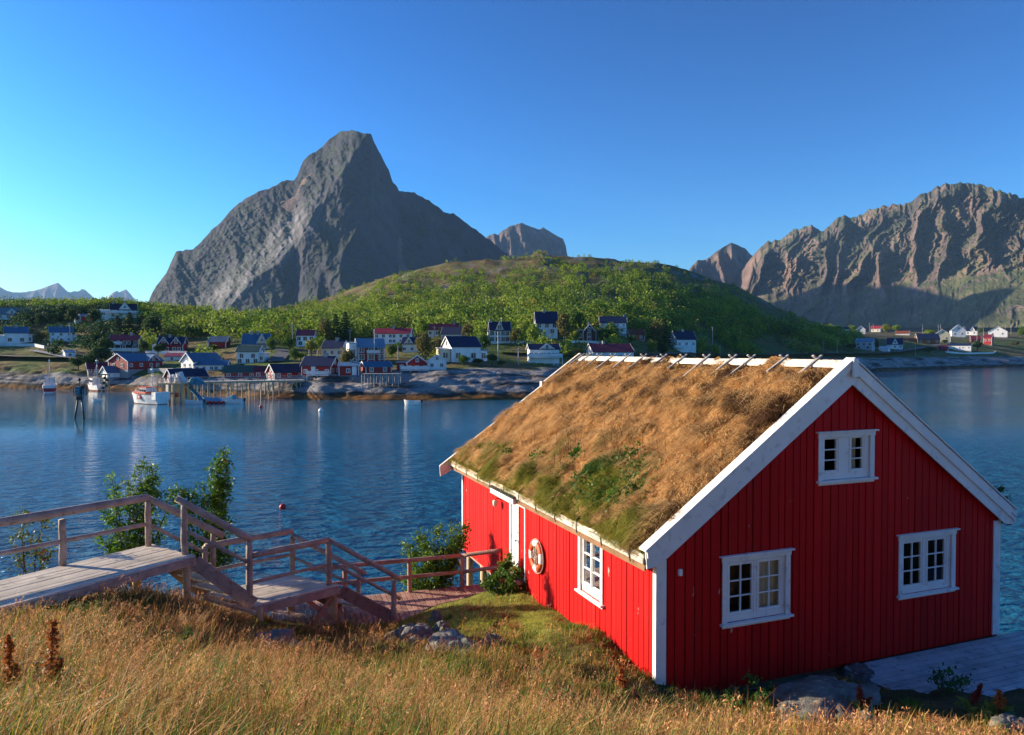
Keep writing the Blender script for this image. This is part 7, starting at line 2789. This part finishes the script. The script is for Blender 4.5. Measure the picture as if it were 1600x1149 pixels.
for a in (
    ('round dark tree above the shore road left of the low mauve shed', 140, 580, 30, 'dark', 1.1), ('large dark tree right of the tiny white shed', 158, 577, 38, 'dark', 1.1),
    ('dark bushy tree at the shore below the tiny white shed', 122, 579, 24, 'dark', 1.3), ('dark tree left of the dark brown house', 165, 558, 34, 'dark', .9),
    ('dark tree behind the left end of the dark brown house', 153, 547, 32, 'dark', .9), ('dark conifer behind the bright red roof, left of three', 184, 524, 32, 'conifer', 1.3),
    ('dark conifer behind the bright red roof, middle of three', 203, 523, 36, 'conifer', 1.3), ('dark conifer behind the bright red roof, right of three', 222, 523, 34, 'conifer', 1.3),
    ('dark spreading tree below the grand ridge house', 238, 528, 36, 'dark', 1.2), ('dark tree left of the grand ridge house', 150, 512, 30, 'dark', 1.2),
    ('dark green tree between the two blue roofed houses', 64, 512, 22, 'dark', 1.2), ('olive bush between the two blue roofed white houses', 66, 534, 16, 'olive', 1.5),
    ('dark tree above the pole by the blue roofed house', 112, 508, 26, 'dark', 1.1), ('dark tree behind the small red ridge barn', 100, 500, 24, 'dark', 1.2),
    ('pale green bush before the long white ridge house', 24, 503, 9, 'yellow', 1.8), ('dark hedge bush before the two storey blue roofed house', 95, 540, 8, 'dark', 2.2),
    ('dark tree right of the dark brown house gable', 226, 552, 20, 'dark', 1.2), ('dark tree between the garage and the two gabled house', 247, 556, 20, 'dark', 1.0),
    ('slim dark tree before the dark red two gabled house', 255, 552, 18, 'dark', .8), ('dark tree at the right end of the ridge slope', 300, 527, 20, 'dark', 1.3),
    ('dark bush on the brown slope above the grey roofed barn', 318, 515, 14, 'dark', 1.5), ('dark tree before the grey roofed red barn', 333, 553, 16, 'dark', 1.3),
    ('green tree right of the cream yellow house', 424, 550, 26, 'green', .9), ('dark green tree by the track behind the pole pair', 452, 550, 24, 'green', 1.1),
    ('dark green tree below the track left of the bright bushes', 460, 566, 22, 'green', 1.2), ('bright yellow green bush behind the large dark red house', 470, 564, 14, 'bright', 1.6),
    ('bright leafy tree before the plum roofed white house', 487, 560, 30, 'yellow', 1.0), ('bright tree left of the white navy roofed house', 500, 553, 28, 'bright', .9),
    ('tall brown green conifer behind the navy roofed house, first from the left', 510, 535, 38, 'olive', .8), ('tall dark conifer behind the navy roofed house, second from the left', 525, 533, 44, 'conifer', 1.0),
    ('tall dark conifer behind the navy roofed house, third from the left', 540, 532, 46, 'conifer', 1.0), ('round olive green tree before the white gable house', 541, 578, 34, 'olive', 1.1),
    ('dark green bush left of the two storey red house', 566, 579, 16, 'dark', 1.3), ('dark green tree right of the two storey red house', 612, 560, 24, 'green', 1.0),
    ('dark green tree before the long red roofed white house', 622, 556, 24, 'green', 1.0), ('small dark tree against the long white house front', 607, 537, 14, 'dark', .9),
    ('large round olive tree left of the steep navy roofed house', 664, 567, 46, 'olive', 1.0), ('olive tree just left of the sunlit gable', 684, 560, 34, 'olive', 1.0),
    ('bright slim tree left of the plum red roof', 660, 532, 34, 'bright', .8), ('small tree before the plum roofed house', 689, 532, 20, 'green', .8),
    ('olive tree right of the plum red roof', 733, 537, 34, 'olive', .9), ('dark tree behind the annex of the steep navy roofed house', 756, 553, 34, 'green', 1.0),
    ('dark bush before the steep navy roofed house, left of three', 724, 571, 16, 'green', 1.5), ('dark bush before the steep navy roofed house, middle of three', 746, 571, 12, 'dark', 1.6),
    ('dark round bush before the steep navy roofed house, right of three', 768, 571, 20, 'dark', 1.3), ('pink brown bush at the foot of the tall flagpole', 783, 572, 9, 'olive', 1.8),
    ('brown olive tree right of the flagpole house', 805, 541, 28, 'olive', 1.0), ('bright yellow green tree left of the tall white house', 833, 545, 38, 'bright', .8),
    ('green tree behind the white fence', 820, 538, 34, 'green', .9), ('tall brown olive tree right of the tall white house', 881, 535, 46, 'olive', .8),
    ('large green tree behind the brown house', 898, 525, 46, 'green', 1.0), ('orange olive tree at the left corner of the brown house', 899, 540, 24, 'yellow', .9),
    ('dense dark green tree right of the brown house', 954, 540, 36, 'green', 1.1), ('dark green tree below the white balcony house', 940, 538, 26, 'green', 1.0),
    ('large bright tree behind the white balcony house', 935, 505, 36, 'bright', 1.1), ('bright tree above the right end of the balcony house', 975, 500, 28, 'bright', 1.2),
    ('dark green bush before the small orange house', 985, 538, 14, 'green', 1.3), ('bright bush below the dark green dense tree', 905, 556, 12, 'yellow', 1.7),
    ('dark green bushes before the brown house fence', 882, 556, 16, 'green', 1.6), ('tall brown conifer right of the orange house, left of the pair', 1026, 541, 42, 'olive', .8),
    ('tall dark conifer right of the orange house, right of the pair', 1038, 541, 44, 'conifer', 1.1), ('yellow green young conifer behind the small dark red shed', 1019, 560, 30, 'yellow', .8),
    ('dark tree right of the yellow green conifer', 1034, 562, 26, 'dark', 1.0), ('green bush beside the long white maroon roofed house', 1002, 572, 14, 'dark', 1.3),
    ('dark round tree right of the lone white house', 1148, 545, 18, 'green', 1.1), ('green tree near the right foot of the hill', 1230, 525, 18, 'green', 1.2),
    ('dark green tree at the right foot of the hill by the road', 1290, 530, 16, 'green', 1.4), ('sunlit tree left of the low white point house', 1309, 523, 15, 'bright', 1.3),
    ('sunlit tree between the first two white point houses', 1330, 522, 14, 'bright', 1.4), ('sunlit yellow tree right of the small red roof', 1385, 521, 14, 'yellow', 1.5),
    ('dark tree before the grey white point house', 1330, 549, 13, 'dark', 1.6), ('dark slim tree right of the grey white point house', 1368, 549, 20, 'dark', .8),
    ('sunlit tree behind the low red roofed shed', 1400, 520, 12, 'bright', 1.6), ('bright tree left of the cream gable house', 1452, 528, 13, 'bright', 1.7),
    ('dark bush before the cream gable house', 1476, 538, 8, 'dark', 1.6), ('green tree behind the small white navy roofed house', 1530, 522, 10, 'green', 1.4),
    ('dark tree before the red brown cabin', 1527, 549, 18, 'dark', 1.1), ('dark tree at the left of the quay railing', 1452, 552, 10, 'dark', 2.0),
    ('sunlit tree at the far right edge of the point', 1596, 528, 18, 'green', 1.2), ('low green bush on the right shore bank', 1586, 541, 8, 'olive', 2.2),
):
    tree(*a)

# dark boulders among the scrub above the plum roof
for lab, px, yb, w, hh in (('large dark boulder among the scrub above the village', 662, 502, 24, 13), ('smaller dark boulder right of the large one among the scrub', 682, 502, 13, 10)):
    p = on_land(px, yb); s = p.y / F
    V, fc = [], []
    n, k = 30, 14
    for i in range(n):
        for j in range(k):
            t, f = 2 * math.pi * i / n, -math.pi / 2 + math.pi * j / (k - 1)
            V.append((math.cos(t) * math.cos(f), math.sin(t) * math.cos(f), math.sin(f)))
    V = np.array(V); q = 1 + .25 * fbm(V[:, 0] * 1.5 + px, V[:, 1] * 1.5 + V[:, 2] * 2, 4)
    V = V * q[:, None] * np.array((w * s / 2, w * s / 2.4, hh * s * .7))
    for i in range(n):
        for j in range(k - 1):
            fc.append((i * k + j, ((i + 1) % n) * k + j, ((i + 1) % n) * k + j + 1, i * k + j + 1))
    o = np_mesh('boulder', V, np.array(fc), M['boulder'], smooth=True); o.location = p + Vector((0, 0, hh * s * .25))
    tag(o, lab, 'boulder')

# ---- the air between here and the far mountains
def haze():
    mb = MB()
    mb.box(-17000, 17000, -500, 16000, -12, 1400)
    m = bpy.data.materials.new('air')
    m.use_nodes = True
    nt = m.node_tree
    nt.nodes.remove(nt.nodes['Principled BSDF'])
    v = nt.nodes.new('ShaderNodeVolumePrincipled')
    v.inputs['Color'].default_value = (0.32, 0.6, 1.0, 1)
    v.inputs['Density'].default_value = HAZE
    v.inputs['Anisotropy'].default_value = 0.0
    nt.links.new(v.outputs[0], nt.nodes['Material Output'].inputs['Volume'])
    tag(mb.build('haze', m), kind='stuff')


HAZE = 0.000045
haze()
